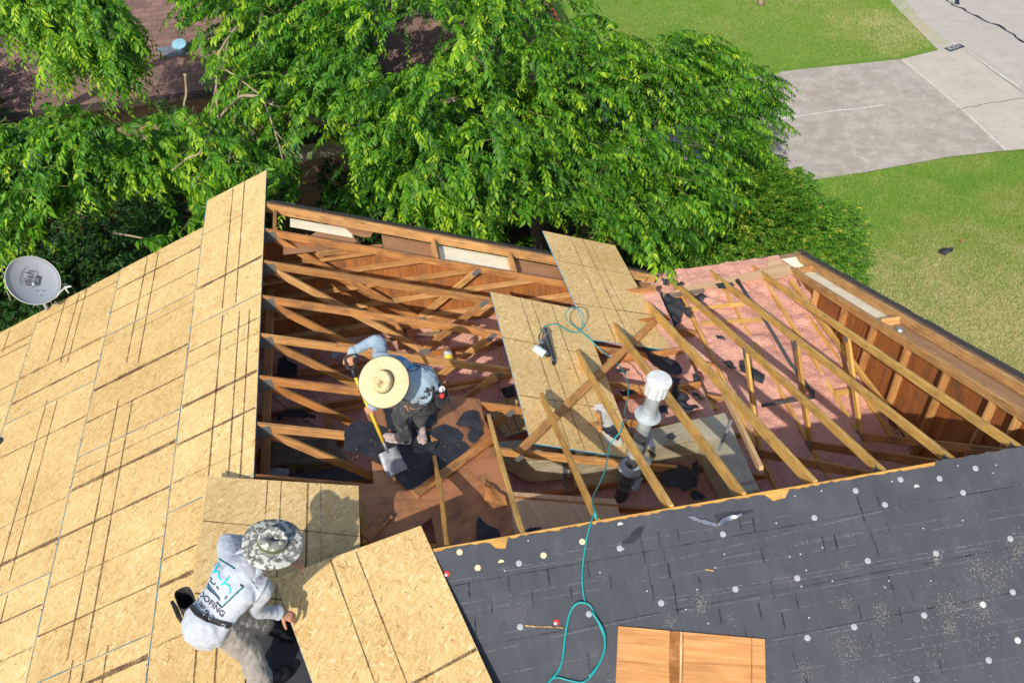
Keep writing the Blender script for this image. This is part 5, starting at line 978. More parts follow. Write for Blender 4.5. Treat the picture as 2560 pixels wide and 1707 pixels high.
# ================================================================ FOLIAGE
LW = .034
def leaves_mesh(name, O, D, L, droop, nl, ll, mat, parent, seed, young=.2, lw=.36, hang=.55, dens=None, bias=0.0):
    """arching sprays: leaves in two ranks along each drooping twig; every leaf is folded at its midrib"""
    r = np.random.default_rng(seed); O = np.asarray(O, float); D = np.asarray(D, float); n = len(O); L = np.asarray(L, float)
    D /= np.linalg.norm(D, axis=1)[:, None]; t = np.linspace(.12, 1, nl)[None, :, None]
    P = O[:, None]+D[:, None]*L[:, None, None]*t; P[..., 2:] -= droop*L[:, None, None]*t**2
    T_ = np.repeat(D[:, None], nl, 1).copy(); T_[..., 2] -= 2*droop*t[..., 0]; T_ /= np.linalg.norm(T_, axis=2)[..., None]
    S = np.cross(T_, np.array([0, 0, 1.])); S /= np.linalg.norm(S, axis=2)[..., None]+1e-6; U = np.cross(S, T_)
    out = []
    sgn = np.where(np.arange(nl) % 2 == 0, 1., -1.)[None, :, None]
    P = P.reshape(-1, 3); T_ = T_.reshape(-1, 3); S = (S*sgn).reshape(-1, 3); U = U.reshape(-1, 3); m = len(P); tt = np.tile(t[0, :, 0], n)
    d = T_*(.55+.25*r.random((m, 1)))+S*(.62+.25*r.random((m, 1)))+np.array([0, 0, -1.])*hang*(.4+r.random((m, 1)))+r.normal(0, .16, (m, 3)); d /= np.linalg.norm(d, axis=1)[:, None]
    nrm = U+r.normal(0, .35, (m, 3)); nrm -= d*np.sum(nrm*d, 1)[:, None]; nrm /= np.linalg.norm(nrm, axis=1)[:, None]; sd = np.cross(d, nrm)
    ln = ll*(.65+.55*r.random((m, 1)))*np.repeat(r.uniform(.72, 1.3, n), nl)[:, None]*(1-.35*np.abs(tt[:, None]-.55)); wd = ln*lw*.5
    b = P; tip = P+d*ln-nrm*ln*.10; q1 = P+d*ln*.30+nrm*wd*.35; 
    V = np.stack([b, P+d*ln*.42+sd*wd+nrm*wd*.55, tip, P+d*ln*.42-sd*wd+nrm*wd*.55, P+d*ln*.45-nrm*ln*.02], 1).reshape(-1, 3)
    i0 = (np.arange(m)*5)[:, None]; Fq = np.concatenate([i0+np.array([[0, 1, 4]]), i0+np.array([[1, 2, 4]]), i0+np.array([[0, 4, 3]]), i0+np.array([[4, 2, 3]])], 1).reshape(-1, 3)
    cl = np.sin(O[:, 0]*2.1+seed)*np.sin(O[:, 1]*1.7+seed*2)*np.sin(O[:, 2]*2.6)*.14
    lv = np.clip(.40+bias+np.repeat(cl, nl)+.17*r.normal(0, 1, m)+np.repeat(r.normal(0, .14, n), nl)+young*(tt**3)*np.repeat(r.random(n), nl)*1.6, 0, 1)
    me = bpy.data.meshes.new(name); me.vertices.add(len(V)); me.vertices.foreach_set('co', V.ravel()); nf = len(Fq); me.loops.add(nf*3); me.loops.foreach_set('vertex_index', Fq.ravel().astype(np.int32))
    me.polygons.add(nf); me.polygons.foreach_set('loop_start', np.arange(nf, dtype=np.int32)*3); me.polygons.foreach_set('loop_total', np.full(nf, 3, dtype=np.int32)); me.polygons.foreach_set('use_smooth', [True]*nf)
    at = me.attributes.new('lv', 'FLOAT', 'POINT'); at.data.foreach_set('value', np.repeat(lv, 5).astype(np.float32)); me.update(calc_edges=True); me.materials.append(mat)
    o = bpy.data.objects.new(name, me); COL.objects.link(o); place(o, Matrix.Identity(4) if parent is None else WM[parent].copy(), parent)
    if parent is not None:
        off = WM[parent].translation; V2 = V-np.array(off); me.vertices.foreach_set('co', V2.ravel()); me.update()
    return o
def twigs_mesh(name, O, D, L, droop, mat, parent, rad=.006, every=1):
    O = np.asarray(O, float)[::every]; D = np.asarray(D, float)[::every]; L = np.asarray(L, float)[::every]; D = D/np.linalg.norm(D, axis=1)[:, None]; K = 5; n = len(O); ts = np.linspace(-.35, .95, K)
    V = []; 
    for t in ts:
        P = O+D*(L*t)[:, None]; P[:, 2] -= droop*L*t*abs(t); rr = rad*(1.15-t)
        for a in (0, 2.1, 4.2): V.append(P+np.array([math.cos(a)*rr, math.sin(a)*rr*.7, math.sin(a)*rr]))
    V = np.stack(V, 1).reshape(-1, 3); i0 = (np.arange(n)*K*3)[:, None]; F_ = []
    for k in range(K-1):
        for j in range(3): F_.append(i0+np.array([[k*3+j, k*3+(j+1) % 3, (k+1)*3+(j+1) % 3, (k+1)*3+j]]))
    Fq = np.concatenate(F_, 1).reshape(-1, 4); off = np.array(WM[parent].translation); me = bpy.data.meshes.new(name); me.from_pydata((V-off).tolist(), [], Fq.tolist()); me.materials.append(mat); o = bpy.data.objects.new(name, me); COL.objects.link(o); place(o, WM[parent].copy(), parent); o['kind'] = 'stuff'; return o
def limb(name, parent, pts, r0, r1, mat='bark', k=5):
    P = smooth_path([Vector(p) for p in pts], k); n = len(P); mb = MB(); P = [p+Vector((random.uniform(-1, 1), random.uniform(-1, 1), random.uniform(-1, 1)))*r0*.18 for p in P]
    mb.tube(P, [r0+(r1-r0)*(i/(n-1))**.8 for i in range(n)], 9); return mb.build(name, M[mat], parent, smooth=True)
def inpoly(x, y, P):
    c = False; j = len(P)-1
    for i in range(len(P)):
        if (P[i][1] > y) != (P[j][1] > y) and x < (P[j][0]-P[i][0])*(y-P[i][1])/(P[j][1]-P[i][1])+P[i][0]: c = not c
        j = i
    return c
r_ = np.random.default_rng(11)
def crown(poly, holes, depth, n, dirf, seed, jit=.45, clump=.35, thin=None):
    """sprays scattered over the crown's shell: outline and distance taken from the photograph, in clumps"""
    r = np.random.default_rng(seed); xs_ = [p[0] for p in poly]; ys_ = [p[1] for p in poly]; O = []; D = []; L = []; tries = 0
    while len(O) < n and tries < n*30:
        tries += 1; cx, cy = r.uniform(min(xs_), max(xs_)), r.uniform(min(ys_), max(ys_))
        if not inpoly(cx, cy, poly): continue
        dy = depth(cx, cy)+r.normal(0, jit); base = Yp(v(cx, cy), dy); out = np.array(dirf(cx, cy), float)+r.normal(0, .35, 3)
        for _ in range(r.integers(7, 16)):
            p = np.array(base)+r.normal(0, clump, 3)*np.array([1, 1, .55]); q = out+r.normal(0, .45, 3)
            # keep the picture's openings open
            d_ = Vector(p)-CAM; sx0, sy0 = 1280+F*d_.dot(RT)/d_.dot(FW), 853.5-F*d_.dot(UP)/d_.dot(FW); sx0 /= SV; sy0 /= SV
            tipv = Vector(p+q/np.linalg.norm(q)*.55+np.array([0, 0, -.3]))-CAM; tx, ty = (1280+F*tipv.dot(RT)/tipv.dot(FW))/SV, (853.5-F*tipv.dot(UP)/tipv.dot(FW))/SV
            if not inpoly(sx0, sy0, poly): continue
            if not inpoly(tx*.65+sx0*.35, ty*.5+sy0*.5, poly): continue
            if any(inpoly(sx0, sy0, h) or inpoly(tx, ty, h) for h in holes): continue
            if inpoly(tx, ty, EDGE) or inpoly(sx0, sy0, EDGE): continue
            if thin and inpoly(sx0, sy0, thin) and r.random() < .62: continue
            if p[2] < GZ+.3: continue
            O.append(p); D.append(q); L.append(r.uniform(.38, .85))
    return np.array(O), np.array(D), np.array(L)
HOUSE = [(470, 500), (605, 392), (607, 448), (1280, 590), (1246, 528), (1414, 560), (1460, 622), (1500, 632), (1815, 575), (2010, 690), (2400, 900), (2400, 1600), (-60, 1600), (-60, 800), (0, 765), (462, 535)]
GAP1 = [(688, 292), (730, 285), (790, 330), (792, 372), (812, 420), (800, 445), (770, 455), (700, 440), (690, 400), (700, 370), (685, 330)]
GAP2 = [(1255, 10), (1330, 10), (1335, 55), (1262, 45)]; EDGE = [(1150, 500), (1235, 505), (1425, 545), (1475, 625), (1500, 640), (1815, 592), (2010, 700), (2400, 900), (2400, 1600), (1300, 1600)]
LFT = [(452, 40), (560, 20), (560, 160), (640, 220), (690, 260), (688, 420), (640, 400), (560, 330), (500, 330), (470, 250), (480, 150)]
GAP3 = [(880, 60), (960, 45), (1050, 60), (1045, 85), (960, 150), (900, 180), (870, 190), (875, 120)]
# the large tree
A0_ = Vector((4.3, 5.6, GZ)); TR1 = empty('tree', A0_); tag(TR1, 'largest leafy green tree, arching over the space between the two houses', 'tree')
depthA = lambda x, y: 1.75+(600-y)/600*5.0+.0007*abs(x-1150)-(.9 if x < 640 and y > 330 else 0)
dirA = lambda x, y: ((x-1100)/520, -.55-.25*(y/600), .55-.5*(y/600))
polyA = [(420, -60), (1235, -60), (1330, -20), (1400, 60), (1475, 95), (1555, 70), (1640, 95), (1720, 135), (1790, 180), (1790, 300), (1775, 330), (1790, 370), (1730, 400), (1690, 480), (1640, 560), (1590, 600), (1500, 632), (1440, 560), (1250, 520), (1180, 560), (900, 500), (700, 462), (610, 440), (500, 400), (430, 360), (470, 250), (520, 210), (490, 160), (440, 110), (410, 20)]
O1, D1_, L1 = crown(polyA, [GAP1, GAP2, GAP3], depthA, 3500, dirA, 21, .95, .27, LFT)
leaves_mesh('crown', O1, D1_, L1, .60, 24, .125, M['leaf'], TR1, 31, .35, .40); twigs_mesh('twigs', O1, D1_, L1, .55, M['twig_g'], TR1, .0035, 7)
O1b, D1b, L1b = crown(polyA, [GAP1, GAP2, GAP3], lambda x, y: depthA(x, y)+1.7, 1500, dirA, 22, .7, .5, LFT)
leaves_mesh('inner_crown', O1b, D1b, L1b, .45, 22, .125, M['leaf'], TR1, 32, .05, .42, bias=-.10)  # bias darkens these leaves: shade inside the crown put into their colour
limb('trunk', TR1, [A0_, A0_+Vector((-.1, -.1, 1.2)), A0_+Vector((-.2, -.3, 2.3))], .22, .15)
fk = A0_+Vector((-.2, -.3, 2.3)); YB = lambda x, y, dz=0: Yp(v(x, y), depthA(x, y)+.25+dz)
for pts, ra, rb_ in (([fk, YB(1250, 330, .5), YB(1100, 245), YB(960, 232), YB(880, 224)], .11, .03), ([fk, YB(1330, 440, .3), YB(1400, 380), YB(1500, 300)], .10, .03), ([fk, YB(1150, 300, .6), YB(900, 300, .3), YB(700, 270), YB(610, 230), YB(540, 215)], .11, .028), ([fk, YB(1200, 200, .8), YB(1230, 80, .5), YB(1240, -20)], .10, .03), ([YB(1100, 240), YB(1060, 236), YB(1130, 247)], .03, .015), ([YB(1400, 380), YB(1340, 420), YB(1310, 440)], .04, .02)):
    limb('limb', TR1, pts, ra, rb_)
# bare twisting branches left of the centre
for pts, ra, rb_ in (([YB(610, 225, -1.35), YB(560, 220, -1.35), YB(530, 240, -1.35), YB(490, 290, -1.35), YB(465, 345, -1.35), YB(430, 365, -1.25), YB(395, 392, -1.25)], .030, .010), ([YB(545, 60, -1.25), YB(510, 110, -1.35), YB(500, 150, -1.35), YB(497, 200, -1.35), YB(500, 260, -1.35), YB(505, 300, -1.35)], .022, .008), ([YB(500, 150, -1.35), YB(540, 175, -1.35), YB(600, 220, -1.35)], .014, .012), ([YB(530, 65, -1.25), YB(515, 140, -1.35), YB(508, 160, -1.35)], .014, .008),
                   ([YB(560, 170, -1.25), YB(545, 230, -1.25), YB(535, 300, -1.25), YB(528, 360, -1.25), YB(520, 400, -1.25)], .014, .006), ([YB(605, 230, -1.35), YB(620, 270, -1.35), YB(640, 330, -1.35), YB(655, 390, -1.35)], .016, .006), ([YB(605, 232, -1.35), YB(635, 245, -1.35)], .018, .012), ([YB(618, 260, -1.35), YB(632, 300, -1.35), YB(700, 380, -1.35)], .010, .005), ([YB(500, 260, -1.35), YB(520, 330, -1.25), YB(560, 400, -1.25)], .010, .004), ([YB(505, 300, -1.35), YB(480, 360, -1.25), YB(450, 420, -1.25)], .010, .004),
                   ([YB(425, 170, -.8), YB(428, 215, -.4), YB(420, 265, -.4), YB(432, 320, -.4), YB(415, 385, -.3)], .026, .010), ([YB(420, 265, -.4), YB(388, 268, -.4)], .012, .006), ([YB(640, 330, -1.35), YB(655, 400, -1.35)], .008, .003), ([YB(630, 310, -1.35), YB(668, 380, -1.35)], .008, .003), ([YB(495, 200, -1.35), YB(475, 300, -1.25), YB(470, 345, -1.25)], .009, .004)):
    limb('bare_branch', TR1, pts, ra, rb_, 'twig')
# left tree, lower and more open
B0_ = Vector((-6.4, 4.6, GZ)); TR2 = empty('tree', B0_); tag(TR2, 'open leafy tree with a bare crooked trunk beyond the left roof edge', 'tree')
depthB = lambda x, y: 1.6+(640-y)/400*2.6
polyB = [(-60, 270), (40, 285), (100, 240), (200, 255), (300, 285), (380, 245), (470, 260), (560, 300), (640, 380), (640, 420), (600, 395), (500, 470), (440, 540), (390, 585), (310, 560), (280, 480), (200, 440), (120, 480), (110, 560), (30, 560), (-60, 600)]
O2, D2_, L2 = crown(polyB, [[(250, 440), (420, 430), (460, 500), (330, 560), (260, 520)]], depthB, 900, lambda x, y: ((x-250)/400, -.6, .35), 23, .4, .28)
leaves_mesh('crown', O2, D2_, L2, .65, 24, .125, M['leaf'], TR2, 33, .45, .40); twigs_mesh('twigs', O2, D2_, L2, .6, M['twig_g'], TR2, .004, 5)
YC = lambda x, y, dz=0: Yp(v(x, y), depthB(x, y)+.35+dz)
limb('trunk', TR2, [B0_, B0_+Vector((.1, -.2, 1.0)), YC(-80, 330), YC(30, 325), YC(100, 365), YC(160, 385), YC(230, 402), YC(285, 378), YC(320, 345), YC(345, 320)], .16, .07)
for pts, ra, rb_ in (([YC(100, 365), YC(150, 360), YC(175, 350)], .03, .012), ([YC(260, 535, -.2), YC(330, 548, -.2), YC(372, 565, -.2)], .016, .012), ([YC(150, 500, -.2), YC(190, 478, -.2), YC(250, 440, -.2)], .02, .012), ([YC(10, 400), YC(70, 410), YC(140, 395)], .03, .012), ([YC(2, 560), YC(8, 640), YC(25, 690)], .012, .006), ([YC(300, 400), YC(270, 440), YC(235, 465), YC(160, 480)], .014, .006)):
    limb('bare_branch', TR2, pts, ra, rb_, 'twig')
# upper left tree hanging into the picture
C0_ = Vector((-8.6, 7.4, GZ)); TR3 = empty('tree', C0_); tag(TR3, 'pale green tree hanging into the upper left corner before the shingle roof', 'tree')
polyC = [(-60, -60), (280, -60), (285, 20), (318, 60), (300, 130), (275, 170), (240, 150), (190, 120), (150, 165), (95, 150), (75, 90), (60, 50), (-60, 45)]
O3, D3_, L3 = crown(polyC, [], lambda x, y: 5.6+(150-y)*.006, 760, lambda x, y: (.25, -.55, .1), 24, .35, .25)
leaves_mesh('crown', O3, D3_, L3, .8, 24, .135, M['leaf'], TR3, 34, .2, .36, bias=.10); twigs_mesh('twigs', O3, D3_, L3, .75, M['twig_g'], TR3, .0035, 6)
limb('trunk', TR3, [C0_, C0_+Vector((0, 0, 2.4)), Yp(v(-120, -90), 6.8)], .16, .09); limb('limb', TR3, [Yp(v(-120, -90), 6.8), Yp(v(150, -30), 6.1), Yp(v(230, 30), 5.8)], .07, .02)
# dark undergrowth in the gap between the houses
def bush(name, label, cat, x0, x1, y0, y1, z1, n, mat, seed, ll=.10, group=None, lw=.36, L_=(.25, .55), nl=14, young=.1):
    r = np.random.default_rng(seed); c = Vector(((x0+x1)/2, (y0+y1)/2, GZ)); E = empty(name, c); tag(E, label, cat, group)
    P = []; D = []; 
    while len(P) < n:
        u = r.normal(0, 1, 3); u /= np.linalg.norm(u); u[2] = abs(u[2]); q = .60+.4*r.random()**.5
        h = z1-GZ; bumps = 1+.13*math.sin(u[0]*7+seed)+.10*math.sin(u[1]*9+seed*2)
        P.append([c.x+u[0]*(x1-x0)/2*q*bumps, c.y+u[1]*(y1-y0)/2*q*bumps, GZ+h*(u[2]**.75)*q*bumps+.05]); D.append([u[0], u[1], u[2]+.35])
    Ls = r.uniform(*L_, n); leaves_mesh('foliage', P, D, Ls, .45, nl, ll, mat, E, seed+5, young, lw); 
    limb('stems', E, [c, c+Vector((.05, .05, (z1-GZ)*.6))], .05, .02); return E
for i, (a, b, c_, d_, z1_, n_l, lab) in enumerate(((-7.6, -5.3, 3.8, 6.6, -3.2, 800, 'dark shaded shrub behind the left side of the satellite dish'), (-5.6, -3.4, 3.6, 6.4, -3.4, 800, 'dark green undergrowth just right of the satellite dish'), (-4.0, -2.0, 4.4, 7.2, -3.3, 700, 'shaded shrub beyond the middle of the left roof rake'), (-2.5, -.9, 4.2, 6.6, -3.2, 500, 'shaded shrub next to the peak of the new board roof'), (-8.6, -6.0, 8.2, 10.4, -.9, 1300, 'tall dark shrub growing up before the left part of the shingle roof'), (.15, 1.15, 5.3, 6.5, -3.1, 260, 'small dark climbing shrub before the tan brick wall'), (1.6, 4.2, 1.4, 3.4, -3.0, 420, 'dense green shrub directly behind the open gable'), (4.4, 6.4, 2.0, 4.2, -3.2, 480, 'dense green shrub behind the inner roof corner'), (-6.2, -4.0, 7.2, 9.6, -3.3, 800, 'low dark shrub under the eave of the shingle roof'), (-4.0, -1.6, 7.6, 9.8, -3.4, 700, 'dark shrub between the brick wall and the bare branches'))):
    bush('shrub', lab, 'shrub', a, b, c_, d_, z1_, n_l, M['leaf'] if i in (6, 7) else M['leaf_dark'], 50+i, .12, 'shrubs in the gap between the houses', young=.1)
# the trimmed shrub at the corner of the wing
HB = bush('shrub', 'rounded fine leaved shrub with yellowing tips standing on the lawn by the roof corner', 'shrub', 6.35, 9.35, 1.0, 5.7, -2.8, 8200, M['leaf_shrub'], 77, .078, None, .30, (.14, .32), 20, .40)
# slim far tree of which only the foot shows
tb_ = g(1748, 12); FT = empty('tree', tb_); tag(FT, 'slim far tree with only the foot of its trunk in view at the top edge', 'tree'); limb('trunk', FT, [tb_, tb_+Vector((.02, .05, 1.2)), tb_+Vector((.1, .1, 2.6))], .11, .08)
rr = np.random.default_rng(3); k_ = 120; u = rr.normal(0, 1, (k_, 3)); leaves_mesh('crown', np.array(tb_+Vector((.1, .6, 4.4)))+u*np.array([.9, .9, .6]), u+[0, 0, .4], rr.uniform(.4, .7, k_), .4, 18, .11, M['leaf'], FT, 61)
# lawn blades where the lawn is near enough to see them
def lawn(poly_px, n, seed):
    r = np.random.default_rng(seed); xs_ = [p[0] for p in poly_px]; ys_ = [p[1] for p in poly_px]; P = []
    Q = [g(*p) for p in poly_px]; qx = [p.x for p in Q]; qy = [p.y for p in Q]; PP = [(p.x, p.y) for p in Q]
    X = r.uniform(min(qx), max(qx), n*2); Y = r.uniform(min(qy), max(qy), n*2); ins = [inpoly(a, b, PP) for a, b in zip(X, Y)]; return X[ins][:n], Y[ins][:n]
XA, YA = lawn([(1880, 402), (1990, 400), (2180, 366), (2352, 346), (2600, 320), (2600, 1000), (1900, 640), (1850, 560)], 190000, 1); XB, YB_ = lawn([(1400, -20), (2062, -20), (2110, 40), (2178, 98), (2060, 132), (1820, 158), (1640, 178), (1400, 120)], 90000, 2)
X = np.concatenate([XA, XB]); Y = np.concatenate([YA, YB_]); n_ = len(X); r = np.random.default_rng(8); h = r.uniform(.02, .055, n_); a = r.uniform(0, 6.28, n_); w_ = r.uniform(.003, .007, n_); lx = r.normal(0, .025, n_); ly = r.normal(0, .025, n_)
V = np.stack([np.stack([X-np.cos(a)*w_, Y-np.sin(a)*w_, np.full(n_, GZ)], 1), np.stack([X+np.cos(a)*w_, Y+np.sin(a)*w_, np.full(n_, GZ)], 1), np.stack([X+lx, Y+ly, GZ+h], 1)], 1).reshape(-1, 3)
def vnoise(X, Y, s, seed):
    r = np.random.default_rng(seed); G = r.random((400, 400)); u = (X+60)/s; w_ = (Y+60)/s; i = u.astype(int) % 398; j = w_.astype(int) % 398; fu = u-np.floor(u); fw = w_-np.floor(w_); fu = fu*fu*(3-2*fu); fw = fw*fw*(3-2*fw)
    return (G[j, i]*(1-fu)+G[j, i+1]*fu)*(1-fw)+(G[j+1, i]*(1-fu)+G[j+1, i+1]*fu)*fw
lv = .20+.30*vnoise(X, Y, 1.7, 1)+.22*vnoise(X, Y, .5, 2)+.14*vnoise(X, Y, .18, 3)+np.clip((6.0-Y)*.11, 0, .42)*(X < 30)+.10*r.normal(0, 1, n_)
sp_ = g(2060, 60); lv += .35*np.exp(-((X-sp_.x)**2+(Y-sp_.y)**2)/2.2)
me = bpy.data.meshes.new('lawn_grass'); me.from_pydata(V.tolist(), [], (np.arange(n_*3).reshape(-1, 3)).tolist()); at = me.attributes.new('lv', 'FLOAT', 'POINT'); at.data.foreach_set('value', np.repeat(np.clip(lv, 0, 1), 3).astype(np.float32)); me.materials.append(M['grassblade'])
o = bpy.data.objects.new('lawn_grass', me); COL.objects.link(o); tag(o, 'short lawn grass, lush by the drive and dry towards the house', 'grass', kind='stuff')
# ================================================================ PEOPLE
def voxel(o, vs_, sm=6, disp=None, subd=False):
    md = o.modifiers.new('r', 'REMESH'); md.mode = 'VOXEL'; md.voxel_size = vs_; md.use_smooth_shade = True
    md = o.modifiers.new('s', 'SMOOTH'); md.factor = .5; md.iterations = sm
    if disp:
        for i, (sc, st) in enumerate(disp):
            tx = bpy.data.textures.new('fold', 'CLOUDS'); tx.noise_scale = sc; tx.noise_depth = 1
            md = o.modifiers.new('d%d' % i, 'DISPLACE'); md.texture = tx; md.strength = st; md.mid_level = .5; md.texture_coords = 'LOCAL'
    return o
def bake(o):
    """replace the object's mesh by its evaluated mesh (no operators)"""
    dg = bpy.context.evaluated_depsgraph_get(); dg.update(); me = bpy.data.meshes.new_from_object(o.evaluated_get(dg)); mats = [m for m in o.data.materials]
    o.modifiers.clear(); o.data = me; me.materials.clear()
    for m in mats: me.materials.append(m)
    me.polygons.foreach_set('material_index', [0]*len(me.polygons)); me.polygons.foreach_set('use_smooth', [True]*len(me.polygons)); return o
def chain(mb, P, R, n=14, sq=1.0, up=None):
    mb.tube(smooth_path([Vector(p) for p in P], 5) if len(P) > 2 else P, [R[min(int(i/5), len(R)-2)]*(1-(i % 5)/5)+R[min(int(i/5)+1, len(R)-1)]*((i % 5)/5) for i in range((len(P)-1)*5+1)] if len(P) > 2 else R, n, 0, True, sq, up)
    mb.ball(P[0], R[0], 12); mb.ball(P[-1], R[-1], 12)
def hand(mb, wrist, d, nrm, curl=(.5, .6, .5), thumb=1, grip=None, s=1.0, spread=1.0):
    """d: wrist to knuckles, nrm: back of the hand, curl: bend at each joint towards the palm"""
    d = Vector(d).normalized(); nrm = Vector(nrm); nrm = (nrm-d*nrm.dot(d)).normalized(); sd = d.cross(nrm)*thumb; w0 = Vector(wrist)
    mb.tube([w0-d*.01, w0+d*.03*s, w0+d*.088*s], [.026*s, .036*s, .040*s], 12, 0, True, .42, sd)
    mb.ball(w0+d*.03*s+sd*.022*s-nrm*.006, .018*s, 10)
    for i, (off, ln) in enumerate(((.030, .072), (.010, .080), (-.011, .075), (-.030, .060))):
        p = w0+d*.084*s+sd*off*s; q = (d+sd*off*2.2*spread).normalized(); P = [p-q*.01]; a = 0
        r = (.0092 if i < 3 else .0080)*s; R = [r*1.05]
        for j, f in enumerate((.46, .30, .24)):
            a += curl[j]*(1+.1*i); v_ = q*math.cos(a)-nrm*math.sin(a); p = p+v_*ln*f*s; P.append(p.copy()); R.append(r*(1-.09*(j+1)))
        mb.tube(P, R, 9); mb.ball(P[-1], R[-1], 8)
        for P_, R_ in zip(P[1:-1], R[1:-1]): mb.ball(P_, R_*1.03, 8)
    p = w0+d*.025*s+sd*.028*s; q = (d*.65+sd*.75-nrm*.35).normalized(); P = [p]; R = [.014*s]; a = 0
    for f, bend in ((.040, 0), (.030, .45), (.024, .4)):
        a += bend; v_ = (q*math.cos(a)+(d*.5-nrm*.7-sd*.3).normalized()*math.sin(a)).normalized(); p = p+v_*f*s; P.append(p.copy()); R.append(R[-1]*.90)
    mb.tube(P, R, 9); mb.ball(P[-1], R[-1], 8)
def head(mb, c, upv, fwd, s=1.0):
    upv = Vector(upv).normalized(); fwd = Vector(fwd); fwd = (fwd-upv*fwd.dot(upv)).normalized(); rt = fwd.cross(upv); A_ = Matrix((rt, fwd, upv)).transposed(); c = Vector(c)
    L = lambda x, y, z: c+A_@Vector((x, y, z))*s
    mb.ball(L(0, -.01, .02), (.078*s, .096*s, .098*s), 20, ax=A_); mb.ball(L(0, .028, -.045), (.058*s, .066*s, .070*s), 16, ax=A_); mb.ball(L(0, .062, -.090), (.026*s, .024*s, .022*s), 12, ax=A_)
    mb.tube([L(0, .088, .012), L(0, .108, -.028), L(0, .100, -.040)], [.010*s, .017*s, .012*s], 10)
    for sg in (1, -1):
        mb.ball(L(.078*sg, -.012, -.018), (.010*s, .020*s, .030*s), 10, ax=A_); mb.ball(L(.032*sg, .080, .002), (.016*s, .012*s, .010*s), 10, ax=A_); mb.ball(L(.045*sg, .052, -.035), (.022*s, .022*s, .022*s), 10, ax=A_)
    mb.ball(L(0, .090, -.062), (.024*s, .010*s, .006*s), 10, ax=A_); mb.ball(L(0, .087, -.072), (.020*s, .010*s, .006*s), 10, ax=A_)
    return L, A_
M['skin'] = NT('skin').base((.42, .20, .115), .5, .35).m; M['skin'].node_tree.nodes['Principled BSDF'].inputs['Subsurface Weight'].default_value = .05
def m_cloth(name, c, var=.1, sc=6, rough=.85, bump=.15, fsc=260, stain=None):
    k = NT(name); co_ = k.coord('Object'); a = k.noise(co_, sc, 4); col = k.ramp(a, [(.3, tuple(x*(1-var) for x in c)), (.7, tuple(min(1, x*(1+var)) for x in c))])
    if stain: s_ = k.ramp(k.noise(co_, stain[1], 6, .7, .5), [(stain[2], (0, 0, 0)), (stain[2]+.14, (1, 1, 1))]); col = k.mix(k.math('MULTIPLY', s_, stain[3]), col, stain[0])
    k.base(col, rough, .2); k.bump(k.noise(co_, fsc, 2), bump, .002); k.b.inputs['Sheen Weight'].default_value = .1; return k.m
M['shirt2'] = m_cloth('pale_grey_shirt', (.37, .40, .445), .05); M['shirt1'] = m_cloth('blue_grey_shirt', (.24, .32, .385), .08); M['trs2'] = m_cloth('taupe_trousers', (.235, .21, .185), .1, 6, stain=((.33, .305, .275), 4, .45, .5))
M['trs1'] = m_cloth('charcoal_jeans', (.035, .036, .038), .3, 14, stain=((.13, .12, .115), 16, .52, .7)); M['leather'] = m_cloth('black_nylon', (.018, .018, .020), .3, 20, .6); M['belt_blue'] = m_cloth('blue_padding', (.012, .075, .19), .2)
M['shoe'] = m_cloth('dusty_shoe', (.36, .28, .26), .2, 20, stain=((.16, .11, .10), 14, .5, .6)); M['sole'] = m_plain('pale_sole', (.52, .45, .42), .7); M['shoe_b'] = m_plain('black_shoe', (.012, .012, .013), .45, .4); M['nail'] = m_plain('fingernail', (.6, .36, .28), .3)
def m_straw():
    k = NT('woven_straw'); c = k.coord('Object'); sx = k.n('ShaderNodeSeparateXYZ'); k.l(c, sx.inputs[0])
    r_ = k.math('SQRT', k.math('ADD', k.math('POWER', sx.outputs[0], 2), k.math('POWER', sx.outputs[1], 2)))
    th_ = k.math('ARCTAN2', sx.outputs[1], sx.outputs[0]); rr = k.math('ADD', r_, k.math('MULTIPLY', sx.outputs[2], -.8)); ring = k.math('SINE', k.math('MULTIPLY', rr, 620))
    st = k.math('SINE', k.math('ADD', k.math('MULTIPLY', th_, 95), k.math('MULTIPLY', k.math('SIGN', ring), 1.5))); f = k.math('ADD', k.math('MULTIPLY', ring, .35), k.math('MULTIPLY', st, .25))
    f = k.math('ADD', k.math('MULTIPLY', f, .5), k.math('MULTIPLY', k.noise(c, 30, 3), .9)); col = k.ramp(f, [(.15, (.36, .27, .12)), (.5, (.60, .49, .27)), (.85, (.72, .62, .39))]); k.base(col, .6, .25); k.bump(f, .6, .003); return k.m
M['straw'] = m_straw()
def m_camo():
    k = NT('camouflage_cloth'); c = k.coord('Object'); sn = k.n('ShaderNodeVectorMath', operation='SNAP'); k.l(c, sn.inputs[0]); sn.inputs[1].default_value = (.0032, .0032, .0032)
    a = k.noise(sn.outputs[0], 17, 2, .6); b = k.noise(sn.outputs[0], 24, 2, .6)
    col = k.ramp(a, [(.44, (.17, .175, .16)), (.47, (.10, .105, .09)), (.52, (.10, .105, .09)), (.54, (.19, .19, .175))], 'CONSTANT'); w_ = k.ramp(b, [(.515, (0, 0, 0)), (.53, (1, 1, 1))], 'CONSTANT'); col = k.mix(w_, col, (.45, .45, .39)); k.base(col, .85, .15); return k.m
M['camo'] = m_camo(); M['olive'] = m_cloth('olive_band', (.085, .10, .045), .15)
